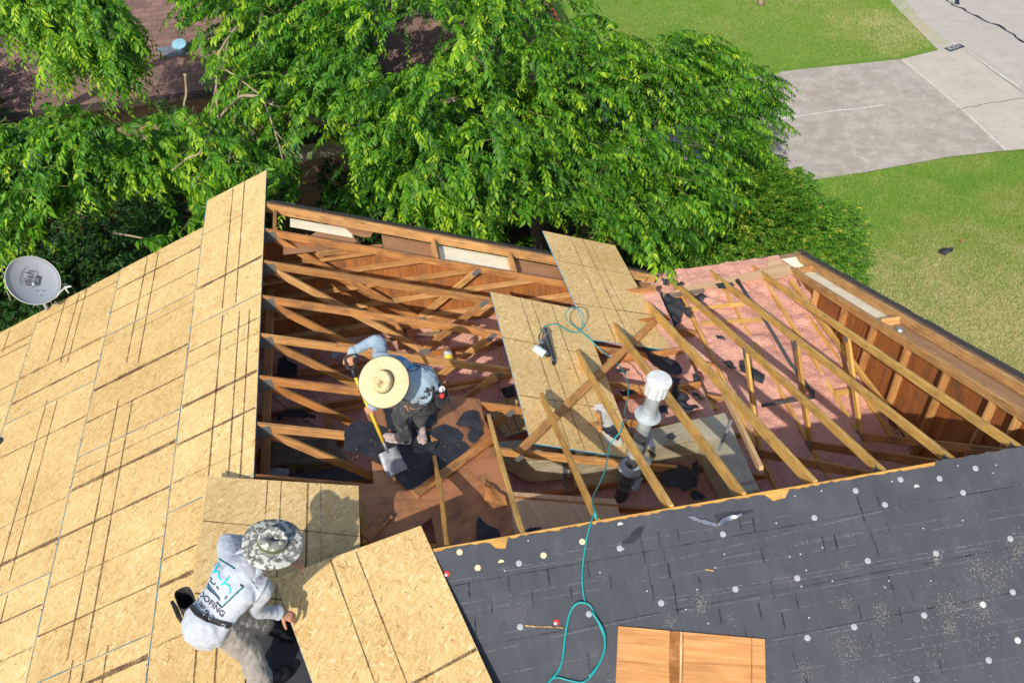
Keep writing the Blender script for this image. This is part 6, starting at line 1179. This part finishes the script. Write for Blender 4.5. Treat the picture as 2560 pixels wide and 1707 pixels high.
def hat(parent, c, axis, fwd, rb, rc, hc, mat, band, tilt_e=1.0, droop=.02, pinch=.02, edge=None):
    ax_ = Vector(axis).normalized(); f = Vector(fwd); f = (f-ax_*f.dot(ax_)).normalized(); r = f.cross(ax_); c = Vector(c); fr = Matrix(((r.x, f.x, ax_.x, c.x), (r.y, f.y, ax_.y, c.y), (r.z, f.z, ax_.z, c.z), (0, 0, 0, 1)))
    K = 64; V_ = []; prof = [(0.0, hc*.80), (.35, hc*.86), (.62, hc*1.0), (.80, hc*.97), (.93, hc*.72), (.99, hc*.35), (1.03, .006), (1.10, 0)]; rows = []
    for t, z in prof: rows.append((rc*t, z))
    for t in np.linspace(.12, 1, 12): rows.append((rc*1.1+(rb-rc*1.1)*t, None if 0 else t))
    for j, (R_, z) in enumerate(rows):
        for i in range(K):
            a = 2*math.pi*i/K; ex = 1.14 if j < 8 else 1.14+( 1.03-1.14)*z; x, y = R_*math.cos(a), R_*math.sin(a)*ex
            if j < 8:
                zz_ = z; dent = math.exp(-((x/(rc*.28))**2))*(pinch if R_ < rc*.9 else 0)*(.5+.5*math.sin(a)); zz_ = z-dent-(.012*math.exp(-((x/(rc*.3))**2)) if R_ < rc*.7 else 0)
                if .3*rc < R_ < .9*rc: x *= 1-.16*max(0, math.sin(a))
            else: zz_ = -droop*z**2*(1+.5*math.cos(2*a))+.004*math.sin(3*a+1)*z+.003*math.sin(5*a)*z+(.012*z*z*abs(math.cos(a)) if tilt_e > 1 else 0)
            V_.append(fr@Vector((x, y, zz_)))
    n_r = len(rows); F_ = [(j*K+i, (j+1)*K+i, (j+1)*K+(i+1) % K, j*K+(i+1) % K) for j in range(n_r-1) for i in range(K)]
    o = mk('hat', V_, F_, mat, parent, fr, smooth=True); md = o.modifiers.new('t', 'SOLIDIFY'); md.thickness = .003; md.offset = -1
    mb = MB(); zb = (.006, hc*.30); V_ = [fr@Vector((rc*q*math.cos(2*math.pi*i/K), rc*q*1.14*math.sin(2*math.pi*i/K), z)) for q, z in ((1.045, .004), (1.035, hc*.15), (1.012, hc*(.30 if band != M['olive'] else .42))) for i in range(K)]
    mb.add(V_, [(j*K+i, j*K+(i+1) % K, (j+1)*K+(i+1) % K, (j+1)*K+i) for j in range(2) for i in range(K)]); mb.build('hat_band', band, o, fr, smooth=True)
    if edge: mb = MB(); mb.tube([V for V in [fr@Vector((rb*math.cos(2*math.pi*i/K)*1.0, rb*1.03*math.sin(2*math.pi*i/K), -droop*(1+.5*math.cos(4*math.pi*i/K))+.004*math.sin(6*math.pi*i/K+1)+.003*math.sin(10*math.pi*i/K)-.0015)) for i in range(K+1)]], .0035, 6, cap=False); mb.build('hat_edge', edge, o, fr, smooth=True)
    return o
def shoe(parent, heel, toe, n, mat, sole, s=1.0):
    heel, toe = Vector(heel), Vector(toe); n = Vector(n).normalized(); d = (toe-heel); d = (d-n*d.dot(n)).normalized(); sd = d.cross(n); L_ = .28*s; P = lambda x, y, z: heel+d*x*s+sd*y*s+n*z*s
    mb = MB(); mb.ball(P(.045, 0, .045), (.044*s, .040*s, .045*s), 14, ax=Matrix((d, sd, n)).transposed()); mb.ball(P(.205, 0, .032), (.080*s, .048*s, .034*s), 16, ax=Matrix((d, sd, n)).transposed()); mb.ball(P(.12, 0, .045), (.085*s, .040*s, .048*s), 14, ax=Matrix((d, sd, n)).transposed()); mb.tube([P(.05, 0, .04), P(.05, 0, .10)], [.042*s, .040*s], 12)
    o = mb.build('shoe', mat, parent); voxel(o, .007, 5); bake(o)
    mb = MB(); ring = [(0, .0), (.01, .03), (.06, .040), (.13, .036), (.20, .049), (.26, .038), (.288, .0), (.26, -.036), (.20, -.047), (.13, -.038), (.06, -.040), (.01, -.03)]
    V_ = [P(x-.002, y*1.08, z) for z in (.0, .020) for x, y in ring]; k = len(ring); mb.add(V_, [tuple(range(k-1, -1, -1)), tuple(range(k, 2*k))]+[(i, (i+1) % k, (i+1) % k+k, i+k) for i in range(k)]); mb.build('sole', sole, o)
    mb = MB()
    for i in range(4): x = .10+i*.022; mb.tube(smooth_path([P(x, -.026, .066-.006*i), P(x+.008, 0, .088-.010*i), P(x, .026, .066-.006*i)], 3), .0024, 5)
    mb.build('laces', M['white_plastic'] if mat == M['shoe'] else M['leather'], o); return o
def bvh_of(o):
    me = o.data; W = WM[o]; return BVHTree.FromPolygons([W@q.co for q in me.vertices], [tuple(p.vertices) for p in me.polygons])
def decal(name, parent, tree, V2, Fc, mat, off=.003):
    ok = {}; V_ = []
    for i, p in enumerate(V2):
        d = (FW*F + RT*(p[0]-1280) - UP*(p[1]-853.5)).normalized(); h = tree.ray_cast(CAM, d)
        if h[0] is not None: ok[i] = len(V_); V_.append(h[0]-d*off+h[1]*off*.3)
    F_ = [tuple(ok[i] for i in f) for f in Fc if all(i in ok for i in f)]
    F_ = [f for f in F_ if max((V_[f[i]]-V_[f[(i+1) % len(f)]]).length for i in range(len(f))) < .08]
    if F_: return mk(name, V_, F_, mat, parent)
def stroke(P, wd, close=False):
    """ribbon in picture units, for decals laid onto cloth"""
    Q = []
    for a, b in zip(P[:-1], P[1:]):
        k = max(2, int(math.dist(a, b)/3)); Q += [(a[0]+(b[0]-a[0])*i/k, a[1]+(b[1]-a[1])*i/k) for i in range(k)]
    Q.append(P[-1]); V_ = []
    for i, p in enumerate(Q):
        a, b = Q[max(i-1, 0)], Q[min(i+1, len(Q)-1)]; dx, dy = b[0]-a[0], b[1]-a[1]; l_ = math.hypot(dx, dy) or 1; V_ += [(p[0]-dy/l_*wd/2, p[1]+dx/l_*wd/2), (p[0]+dy/l_*wd/2, p[1]-dx/l_*wd/2)]
    return V_, [(2*i, 2*i+1, 2*i+3, 2*i+2) for i in range(len(Q)-1)]
def text2d(s, size, org, ex, ey, shear=0, spacing=1.0, arc=0):
    cu = bpy.data.curves.new('t', 'FONT'); cu.body = s; cu.size = size; cu.align_x = 'CENTER'; cu.align_y = 'CENTER'; cu.offset = size*.022; cu.shear = shear; cu.space_character = spacing
    tmp = bpy.data.objects.new('t', cu); COL.objects.link(tmp); me = bpy.data.meshes.new_from_object(tmp.evaluated_get(bpy.context.evaluated_depsgraph_get())); bpy.data.objects.remove(tmp)
    bm = bmesh.new(); bm.from_mesh(me)
    for _ in range(2):
        bmesh.ops.subdivide_edges(bm, edges=[e for e in bm.edges if e.calc_length() > size*.3], cuts=1); bmesh.ops.triangulate(bm, faces=bm.faces[:])
    bm.verts.index_update(); V_ = [(org[0]+ex[0]*q.co.x+ey[0]*(q.co.y-arc*q.co.x**2), org[1]+ex[1]*q.co.x+ey[1]*(q.co.y-arc*q.co.x**2)) for q in bm.verts]; F_ = [tuple(q.index for q in f.verts) for f in bm.faces]; bm.free(); return V_, F_

# ---------------- worker in the straw hat, bending over the shovel
W1 = empty('person', WR(z4(1380, 1100))); tag(W1, 'person in a wide straw hat and grey blue shirt bending over a yellow shovel', 'person')
hip = Zp(z4(1500, 590), .36); nk = Zp(z4(1205, 450), .58); shR = Zp(z4(1135, 345), .56); shL = Vector((nk.x+.06, nk.y-.165, .50)); elR = Zp(z4(1110, 190), .56); wrR = Zp(z4(865, 305), .52); haR = Zp(z4(850, 350), .51)
elL = Zp(z4(1120, 680), .30); wrL = Zp(z4(1065, 800), .13); td = (nk-hip).normalized(); sx_ = (shR-shL).normalized(); bk = sx_.cross(td); bk = bk if bk.x > 0 else -bk
hL, hR = hip-sx_*.085-Vector((0, 0, .04)), hip+sx_*.085-Vector((0, 0, .04))
kR, kL = Zp(z4(1515, 850), -.10), Zp(z4(1320, 860), -.10)
f1h, f1t = WR(z4(1420, 1125), .014), WR(z4(1195, 1085), .014); f2h, f2t = WR(z4(1500, 960), .014), WR(z4(1525, 1105), .014)
aL, aR = f1h.lerp(f1t, .18)+Vector((0, 0, .09)), f2h.lerp(f2t, .25)+Vector((0, 0, .09))
hc_ = Zp(z4(1170, 567), .69); hax = Vector((-.13, -.60, .79)).normalized(); hd = hc_-hax*.100; fw_ = Vector((-.75, -.55, -.45))
body = MB(); head(body, hd, hax, fw_, 1.0); chain(body, [nk-td*.03, nk+(hd-nk)*.5, hd-hax*.05], [.056, .054, .055])
chain(body, [hip, hip.lerp(nk, .5), nk-td*.05], [.12, .125, .09], 14, .65, sx_); chain(body, [shR, elR, wrR], [.045, .036, .025]); chain(body, [shL, elL, wrL], [.045, .036, .025])
chain(body, [hR, kR, aR], [.07, .052, .036]); chain(body, [hL, kL, aL], [.07, .052, .036]); body.ball(shR, .05); body.ball(shL, .05)
gp = Zp(z4(895, 355), .55)
hand(body, wrR, haR+Vector((.0, -.02, -.03))-wrR, (-.25, -.15, 1), (.75, .9, .6), 1, s=.98)
hand(body, wrL, Zp(z4(1030, 825), .09)-wrL, (-.2, -.7, .6), (.8, 1.0, .7), -1, s=.98)
B1_ = body.build('body', M['skin'], W1); voxel(B1_, .0052, 3); bake(B1_)
mb = MB(); chain(mb, [hip+td*.0, hip.lerp(nk, .35)+bk*.01, hip.lerp(nk, .72)+bk*.02, nk-td*.05], [.180, .178, .195, .135], 18, .64, sx_); mb.ball(shR-sx_*.02, .066); mb.ball(shL+sx_*.02, .066); chain(mb, [shR, elR, wrR.lerp(elR, .06)], [.066, .055, .040]); chain(mb, [shL, elL, wrL.lerp(elL, .08)], [.066, .054, .040]); chain(mb, [nk-td*.05, nk+td*.005], [.085, .070])
mb.tube([hip+td*.04, hip-td*.02, hip-td*.10], [.180, .185, .180], 20, 0, True, .68, sx_); chain(mb, [shR-sx_*.02, nk-td*.07+bk*.02, shL+sx_*.02], [.08, .10, .08])
S1 = mb.build('shirt', M['shirt1'], W1); voxel(S1, .0075, 7, [(.07, .022), (.025, .007)]); bake(S1)
mb = MB(); chain(mb, [hR+Vector((0, 0, .06)), hR.lerp(kR, .5), kR, kR.lerp(aR, .5), aR+Vector((0, 0, -.015))], [.105, .092, .072, .066, .060], 14); chain(mb, [hL+Vector((0, 0, .06)), hL.lerp(kL, .5), kL, kL.lerp(aL, .5), aL+Vector((0, 0, -.015))], [.105, .092, .074, .068, .062], 14); mb.ball(hip-Vector((0, 0, .03)), (.15, .15, .11))
T1_ = mb.build('trousers', M['trs1'], W1); voxel(T1_, .008, 5, [(.05, .020), (.02, .010)]); bake(T1_)
tr1 = bvh_of(T1_)
for P_, m in (([(1405, 785), (1450, 790), (1508, 832), (1500, 858), (1450, 850), (1410, 812)], 'skin'), ([(1355, 785), (1385, 780), (1420, 835), (1395, 835)], 'skin'), ([(1420, 850), (1445, 870), (1425, 880)], 'skin')):
    c = (sum(p[0] for p in P_)/len(P_), sum(p[1] for p in P_)/len(P_)); V2 = [z4(*c)]+[z4(*p) for p in P_]; k = len(P_); decal('knee_tear', T1_, tr1, V2, [(0, 1+(i+1) % k, 1+i) for i in range(k)], M[m], .004)
shoe(W1, f1h, f1t, NR, M['shoe'], M['sole'], .98); shoe(W1, f2h, f2t, NR, M['shoe'], M['sole'], .95)
hat(W1, hc_, hax, (-.2, -.8, -.3), .212, .084, .105, M['straw'], M['gun_dark'], 1, .012, .020, M['gun_dark'])
st1 = bvh_of(S1)
M['print_dark'] = m_plain('shirt_print_black', (.025, .035, .05), .7); M['print_teal'] = m_plain('shirt_print_teal', (.005, .40, .50), .7); M['print_blue'] = m_plain('shirt_print_blue', (.03, .22, .50), .7); M['print_white'] = m_plain('shirt_print_white', (.72, .75, .78), .7)
def dstroke(parent, tree, P, wd, mat, nm='print_line', off=.003): V2, F_ = stroke(P, wd); decal(nm, parent, tree, V2, F_, mat, off)
Q = lambda L: [z4(*p) for p in L]
dstroke(S1, st1, Q([(1270, 300), (1345, 320), (1400, 345), (1470, 385), (1510, 425)]), 2.2, M['print_dark']); dstroke(S1, st1, Q([(1270, 300), (1320, 395), (1360, 440), (1420, 470)]), 2.2, M['print_dark']); dstroke(S1, st1, Q([(1420, 470), (1480, 455), (1510, 425)]), 2.2, M['print_dark'])
dstroke(S1, st1, Q([(1310, 310), (1330, 355), (1360, 365), (1385, 350)]), 3.6, M['print_blue']); dstroke(S1, st1, Q([(1345, 368), (1355, 335)]), 2.6, M['print_blue']); dstroke(S1, st1, Q([(1405, 400), (1420, 440), (1440, 425), (1475, 415)]), 3.6, M['print_blue']); dstroke(S1, st1, Q([(1395, 430), (1400, 445), (1430, 440)]), 3, M['print_blue'])
for i in range(5): dstroke(S1, st1, Q([(1395+i*9, 345+i*2), (1425+i*9, 375+i*3), (1445+i*9, 410+i*2), (1475+i*9, 430-i*2)]), 1.3, M['print_dark'])
V2, F_ = text2d('ROOFING', 11, z4(1515, 405), (.62, .78), (.78, -.62)); decal('print_lettering', S1, st1, V2, F_, M['print_dark'])
# belt, padding, pouch and spray can
mb = MB(); K = 30; bc = hip-td*.02
ringp = lambda c, r, sq: [c+sx_*r*math.cos(a)+bk*r*sq*math.sin(a) for a in [2*math.pi*i/K for i in range(K+1)]]
mb.tube(ringp(bc, .190, .72), .020, 8, sq=.4, cap=False, up=td); BL = mb.build('belt', M['leather'], W1, smooth=True)
pc_ = Zp(z4(1590, 740), .25); mb = MB(); mb.ball(Zp(z4(1570, 560), .36), (.07, .055, .08), 12); mb.ball(Zp(z4(1625, 570), .33), (.05, .05, .07), 12); o = mb.build('back_padding', M['belt_blue'], W1); voxel(o, .008, 6)
def pouch(parent, c, out, w_, h_, d_, mat, s=1):
    out = Vector(out).normalized(); side = out.cross(Vector((0, 0, 1))).normalized(); u_ = side.cross(out)
    fr = Matrix(((side.x, out.x, u_.x, c[0]), (side.y, out.y, u_.y, c[1]), (side.z, out.z, u_.z, c[2]), (0, 0, 0, 1))); mb = MB(); rows = [(-h_/2, .72), (-h_/2+.02, .9), (0, 1.0), (h_/2, 1.06)]; V_ = []; K = 20
    for z, q in rows:
        for i in range(K): a = 2*math.pi*i/K; ca, sa = math.cos(a), math.sin(a); V_.append(fr@Vector((w_/2*q*math.copysign(abs(ca)**.6, ca), d_/2*q*math.copysign(abs(sa)**.6, sa), z)))
    F_ = [(j*K+i, j*K+(i+1) % K, (j+1)*K+(i+1) % K, (j+1)*K+i) for j in range(3) for i in range(K)]+[tuple(range(K-1, -1, -1))]
    o = mk('tool_pouch', V_, F_, mat, parent, fr, smooth=True); md = o.modifiers.new('t', 'SOLIDIFY'); md.thickness = .005
    mb = MB(); q = [Vector((-w_*.42, d_*.5, -h_*.35)), Vector((w_*.42, d_*.5, -h_*.35)), Vector((w_*.42, d_*.62, h_*.12)), Vector((-w_*.42, d_*.62, h_*.12))]; q2 = [p+Vector((0, .022, 0)) for p in q]
    mb.add([fr@p for p in q+q2], [(0, 1, 2, 3), (7, 6, 5, 4), (0, 4, 5, 1), (1, 5, 6, 2), (2, 6, 7, 3), (3, 7, 4, 0)]); mb.build('pouch_pocket', mat, o); return o, fr
pA_, frA = pouch(W1, Zp(z4(1585, 745), .20), (.75, -.45, .1), .17, .20, .10, M['leather']); pB_, frB = pouch(W1, Zp(z4(1680, 700), .26), (.9, .1, .1), .13, .20, .10, M['leather'])
mb = MB(); mb.tube([Zp(z4(1600, 680), .30), Zp(z4(1610, 630), .34)], .008, 6); mb.tube([Zp(z4(1620, 680), .30), Zp(z4(1628, 625), .34)], .008, 6); tag(mb.build('hand_tools', M['steel'], W1), None)
sc0 = Zp(z4(1690, 730), .22); SP = empty('spray_can', sc0); tag(SP, 'red tipped spray can standing in the tool pouch of the straw hatted worker', 'spray can'); sa_ = (Zp(z4(1716, 678), .40)-sc0).normalized()
mb = MB(); mb.tube([sc0, sc0+sa_*.12, sc0+sa_*.135], [.026, .026, .020], 16); mb.build('can', M['gun_dark'], SP); mb = MB(); mb.tube([sc0+sa_*.135, sc0+sa_*.155, sc0+sa_*.165], [.021, .021, .012], 16); mb.build('nozzle_cap', M['red'], SP)
tb = Zp(z4(1708, 632), .36); tag((lambda mb: (mb.tube([tb-sa_*.05, tb+sa_*.0], [.026, .027], 18), mb.tube([tb+sa_*.0005, tb+sa_*.004], [.027, .012], 18), mb.build('tape_roll', M['white_plastic'], None))[-1])(MB()), 'pale round tape roll in the pouch just above the spray can', 'tape roll')

# ---------------- the shovel he holds
g0, g1, tip = Zp(z4(868, 345), .51), Zp(z4(905, 505), .40), WR(z4(1300, 1395), .035)
bl0 = Zp(z4(1195, 1180), -.27)
SH = empty('shovel', tip); tag(SH, 'roofing shovel with yellow shaft, black grip and toothed steel blade', 'shovel')
M['yellow'] = m_plain('yellow_shaft', (.62, .40, .03), .45, .4, 0, .12, 20); M['blade'] = m_plain('worn_steel', (.15, .155, .17), .5, .5, .7, .3, 18)
sd_ = (bl0-g0).normalized(); wdv = sd_.cross((CAM-bl0).normalized()).normalized(); up_ = wdv.cross(sd_)
mb = MB(); mb.tube([g1, bl0-sd_*.02], [.0165, .0165], 14); mb.build('shaft', M['yellow'], SH, smooth=True)
mb = MB(); mb.tube([g1+sd_*.02, g1-sd_*.07], [.020, .017], 12); gt = g0-sd_*.005
loop = [g1-sd_*.06, g1-sd_*.085+wdv*.035, gt+wdv*.052+sd_*.02, gt+wdv*.045-sd_*.01, gt-sd_*.014, gt-wdv*.045-sd_*.01, gt-wdv*.052+sd_*.02, g1-sd_*.085-wdv*.035, g1-sd_*.06]
mb.tube(smooth_path(loop, 4), .0115, 8); mb.build('grip', M['gun_dark'], SH, smooth=True)
bd = (tip-bl0).normalized(); bw = Vector((wdv-bd*wdv.dot(bd))).normalized(); bn = bw.cross(bd); bn = bn if bn.z > 0 else -bn; BL_ = (tip-bl0).length
mb = MB(); mb.tube([bl0-sd_*.10, bl0-sd_*.01, bl0+bd*.07], [.020, .019, .006], 12); mb.build('socket', M['blade'], SH, smooth=True)
nx_ = 26; V_ = []; F_ = []
for j in range(9):
    for i in range(nx_+1):
        u_ = i/nx_*2-1; w_ = j/8; hw = .095*(.96+.06*w_); cup = -.02*(1-w_)*(u_**4)+.006*u_*u_; L2 = BL_*w_*(1.0 if j < 8 else 1.0)-(.012 if (j == 8 and i % 2) else 0)
        V_.append(bl0+bd*(L2+.015)+bw*u_*hw+bn*(.010-cup*-1))
F_ = [(j*(nx_+1)+i, j*(nx_+1)+i+1, (j+1)*(nx_+1)+i+1, (j+1)*(nx_+1)+i) for j in range(8) for i in range(nx_)]
o = mk('blade', V_, F_, M['blade'], SH, frame_of(bl0, bd, bn)); md = o.modifiers.new('t', 'SOLIDIFY'); md.thickness = .0035
mb = MB(); c_ = bl0+bd*.03; mb.tube([c_-bw*.09-bn*.001, c_-bw*.11-bn*.05+bd*.03, c_-bw*.06-bn*.045+bd*.13], .004, 6); mb.build('fulcrum_bracket', M['blade'], SH)

# ---------------- worker in the camouflage hat, pulling the board
W2 = empty('person', WR(z6(780, 1120))); tag(W2, 'person in a camouflage hat and pale hooded shirt gripping a board edge', 'person')
hip = Zp(z6(370, 1010), .68); nk = Zp(z6(625, 660), .91); shF = Zp(z6(475, 500), .86); shN = Zp(z6(715, 835), .80); hc_ = Zp(z6(790, 490), 1.10)
td = (nk-hip).normalized(); sx_ = (shN-shF).normalized(); bk = td.cross(sx_); bk = bk if bk.dot(CAM-hip) > 0 else -bk
elN = Zp(z6(665, 955), .55); wrN = Zp(z6(845, 985), .33); haN = Zp(z6(925, 1012), .27)
elF = shF+Vector((.16, .10, -.22)); wrF = elF+Vector((.17, -.08, -.13))
f1h, f1t = WR(z6(700, 1085), .014), WR(z6(800, 1120), .014); f1t = f1h+(f1t-f1h).normalized()*.28; f2h = WR(z6(680, 1530), .014); f2t = WR(z6(830, 1440), .014); f2t = f2h+(f2t-f2h).normalized()*.28
hN, hF = Zp(z6(455, 1085), .56), Zp(z6(500, 1010), .56); kN = Zp(z6(620, 1260), .28); kF = Zp(z6(690, 1060), .30); aN, aF = f2h.lerp(f2t, .18)+Vector((0, 0, .10)), f1h.lerp(f1t, .18)+Vector((0, 0, .10))
hax = Vector((.22, -.10, .96)).normalized(); hd = hc_-hax*.105; fw_ = Vector((.9, -.1, -.3))
body = MB(); head(body, hd, hax, fw_, 1.0); chain(body, [nk-td*.03, nk.lerp(hd, .5), hd-hax*.05], [.056, .054, .055]); chain(body, [hip, hip.lerp(nk, .5), nk-td*.06], [.12, .125, .09], 14, .65, sx_)
chain(body, [shN, elN, wrN], [.045, .038, .026]); chain(body, [shF, elF, wrF], [.045, .038, .026]); chain(body, [hN, kN, aN], [.07, .052, .036]); chain(body, [hF, kF, aF], [.07, .052, .036]); body.ball(shN, .05); body.ball(shF, .05)
hand(body, wrN, haN-wrN, (.1, -.2, 1), (.35, .35, .3), 1, s=1.0, spread=.6); hand(body, wrF, (.8, -.1, -.3), (0, .3, 1), (.6, .6, .5), -1)
B2_ = body.build('body', M['skin'], W2); voxel(B2_, .0052, 3); bake(B2_)
mb = MB(); chain(mb, [hip-td*.06, hip.lerp(nk, .3)+bk*.012, hip.lerp(nk, .68)+bk*.03, nk-td*.07], [.170, .168, .205, .15], 20, .58, sx_); mb.ball(shN-sx_*.03, .080); mb.ball(shF+sx_*.03, .080); chain(mb, [shN, elN, wrN.lerp(elN, .06)], [.070, .056, .040]); chain(mb, [shF, elF, wrF.lerp(elF, .06)], [.070, .056, .040])
mb.ball(hip-td*.03+bk*.01, (.145, .145, .12)); chain(mb, [nk-td*.08, nk], [.10, .08]); chain(mb, [shF+sx_*.02, nk-td*.08+bk*.03, shN-sx_*.02], [.085, .105, .085])
S2 = mb.build('shirt', M['shirt2'], W2); voxel(S2, .0075, 8, [(.11, .020), (.045, .010)]); bake(S2)
mb = MB(); hb = nk+bk*.045-td*.03
mb.tube(smooth_path([nk+sx_*.085+td*.05, nk+sx_*.105-td*.02+bk*.03, hb+sx_*.05-td*.055, hb-td*.075, hb-sx_*.05-td*.05, nk-sx_*.105-td*.01+bk*.03, nk-sx_*.085+td*.05], 5), .038, 12, sq=.7); mb.ball(hb+td*.04, (.085, .085, .065)); mb.ball(hb-td*.01, (.07, .07, .05))
o = mb.build('hood', M['shirt2'], S2); voxel(o, .0075, 4, [(.05, .022)]); bake(o)
mb = MB(); chain(mb, [hN+Vector((0, 0, .05)), hN.lerp(kN, .5), kN, kN.lerp(aN, .5), aN+Vector((0, 0, -.03))], [.105, .102, .090, .086, .086], 16); chain(mb, [hF+Vector((0, 0, .05)), hF.lerp(kF, .5), kF, kF.lerp(aF, .5), aF+Vector((0, 0, -.02))], [.115, .104, .086, .078, .076], 16); mb.ball(hip.lerp(hN, .5)-Vector((0, 0, .06)), (.14, .14, .12))
T2_ = mb.build('trousers', M['trs2'], W2); voxel(T2_, .008, 5, [(.07, .026), (.025, .008)]); bake(T2_)
shoe(W2, f1h, f1t, NR, M['shoe_b'], M['shoe_b']); shoe(W2, f2h, f2t, NR, M['shoe_b'], M['shoe_b'])
hat(W2, hc_, hax, (.9, -.2, -.2), .190, .086, .085, M['camo'], M['olive'], 1.1, .022, .022, None)
st2 = bvh_of(S2); Q = lambda L: [z6(*p) for p in L]
# the printed back
P_ = [(412, 622), (560, 790), (432, 925), (300, 775)]; V2 = [z6(430, 780)]+[z6(*p) for p in P_]
dstroke(S2, st2, Q([(290, 785), (412, 604), (524, 676)]), 4.2, M['print_dark']); dstroke(S2, st2, Q([(560, 785), (583, 800), (432, 944), (395, 905)]), 4.2, M['print_dark']); dstroke(S2, st2, Q([(300, 770), (414, 606), (520, 680)]), 1.0, M['print_teal'], off=.0045); dstroke(S2, st2, Q([(580, 802), (432, 938)]), 1.0, M['print_teal'], off=.0045)
dstroke(S2, st2, Q([(412, 640), (385, 685), (372, 705)]), 4.0, M['print_teal']); dstroke(S2, st2, Q([(378, 700), (400, 690), (415, 705), (412, 730), (425, 757)]), 4.0, M['print_teal'])
dstroke(S2, st2, Q([(487, 728), (455, 765), (425, 790)]), 4.0, M['print_teal']); dstroke(S2, st2, Q([(432, 780), (462, 778), (485, 795), (492, 820), (484, 850)]), 4.0, M['print_teal'])
dstroke(S2, st2, Q([(335, 722), (365, 745), (352, 760), (375, 785), (392, 775)]), 3.2, M['print_dark']); dstroke(S2, st2, Q([(395, 795), (410, 820)]), 3.4, M['print_dark']); dstroke(S2, st2, Q([(455, 885), (468, 865)]), 4, M['print_dark'])
for i in range(6): dstroke(S2, st2, Q([(302-i*2, 748+i*9), (335, 770+i*9), (352+i*2, 800+i*8), (385+i*3, 838+i*7), (418, 880+i*4)]), 1.5 if i != 2 else 1.8, M['print_dark'] if i != 2 else M['print_blue'])
V2, F_ = text2d('ROOFING', 25, z6(345, 905), (.66, .62), (.42, -.66), arc=.0); decal('print_lettering', S2, st2, V2, F_, M['print_dark'])
V2, F_ = text2d('210 267 85', 15.5, z6(285, 925), (.52, .74), (.60, -.50), arc=.0); decal('print_number', S2, st2, V2, F_, M['print_dark'])
# belt with eyelets, pouch
V2, F_ = stroke(Q([(200, 868), (215, 930), (262, 990), (330, 1030), (400, 1050), (470, 1068), (540, 1095), (580, 1140)]), 13); o = decal('belt', W2, st2, V2, F_, M['leather'], .010)
if o: md = o.modifiers.new('t', 'SOLIDIFY'); md.thickness = .006
for q in ((312, 992), (352, 1020), (398, 1052), (446, 1062), (493, 1078)):
    d_ = (FW*F + RT*(z6(*q)[0]-1280) - UP*(z6(*q)[1]-853.5)).normalized(); h_ = st2.ray_cast(CAM, d_)
    if h_[0] is not None:
        mb = MB(); n_ = h_[1]; e1_ = n_.orthogonal().normalized(); e2_ = n_.cross(e1_); mb.tube([h_[0]+n_*.016+e1_*.010*math.cos(a)+e2_*.010*math.sin(a) for a in [i*math.pi/8 for i in range(17)]], .003, 6, cap=False); mb.build('eyelet', M['steel'], o, smooth=True)
pouch(W2, Zp(z6(190, 930), .60), (-.85, -.35, .1), .17, .17, .11, M['leather'])
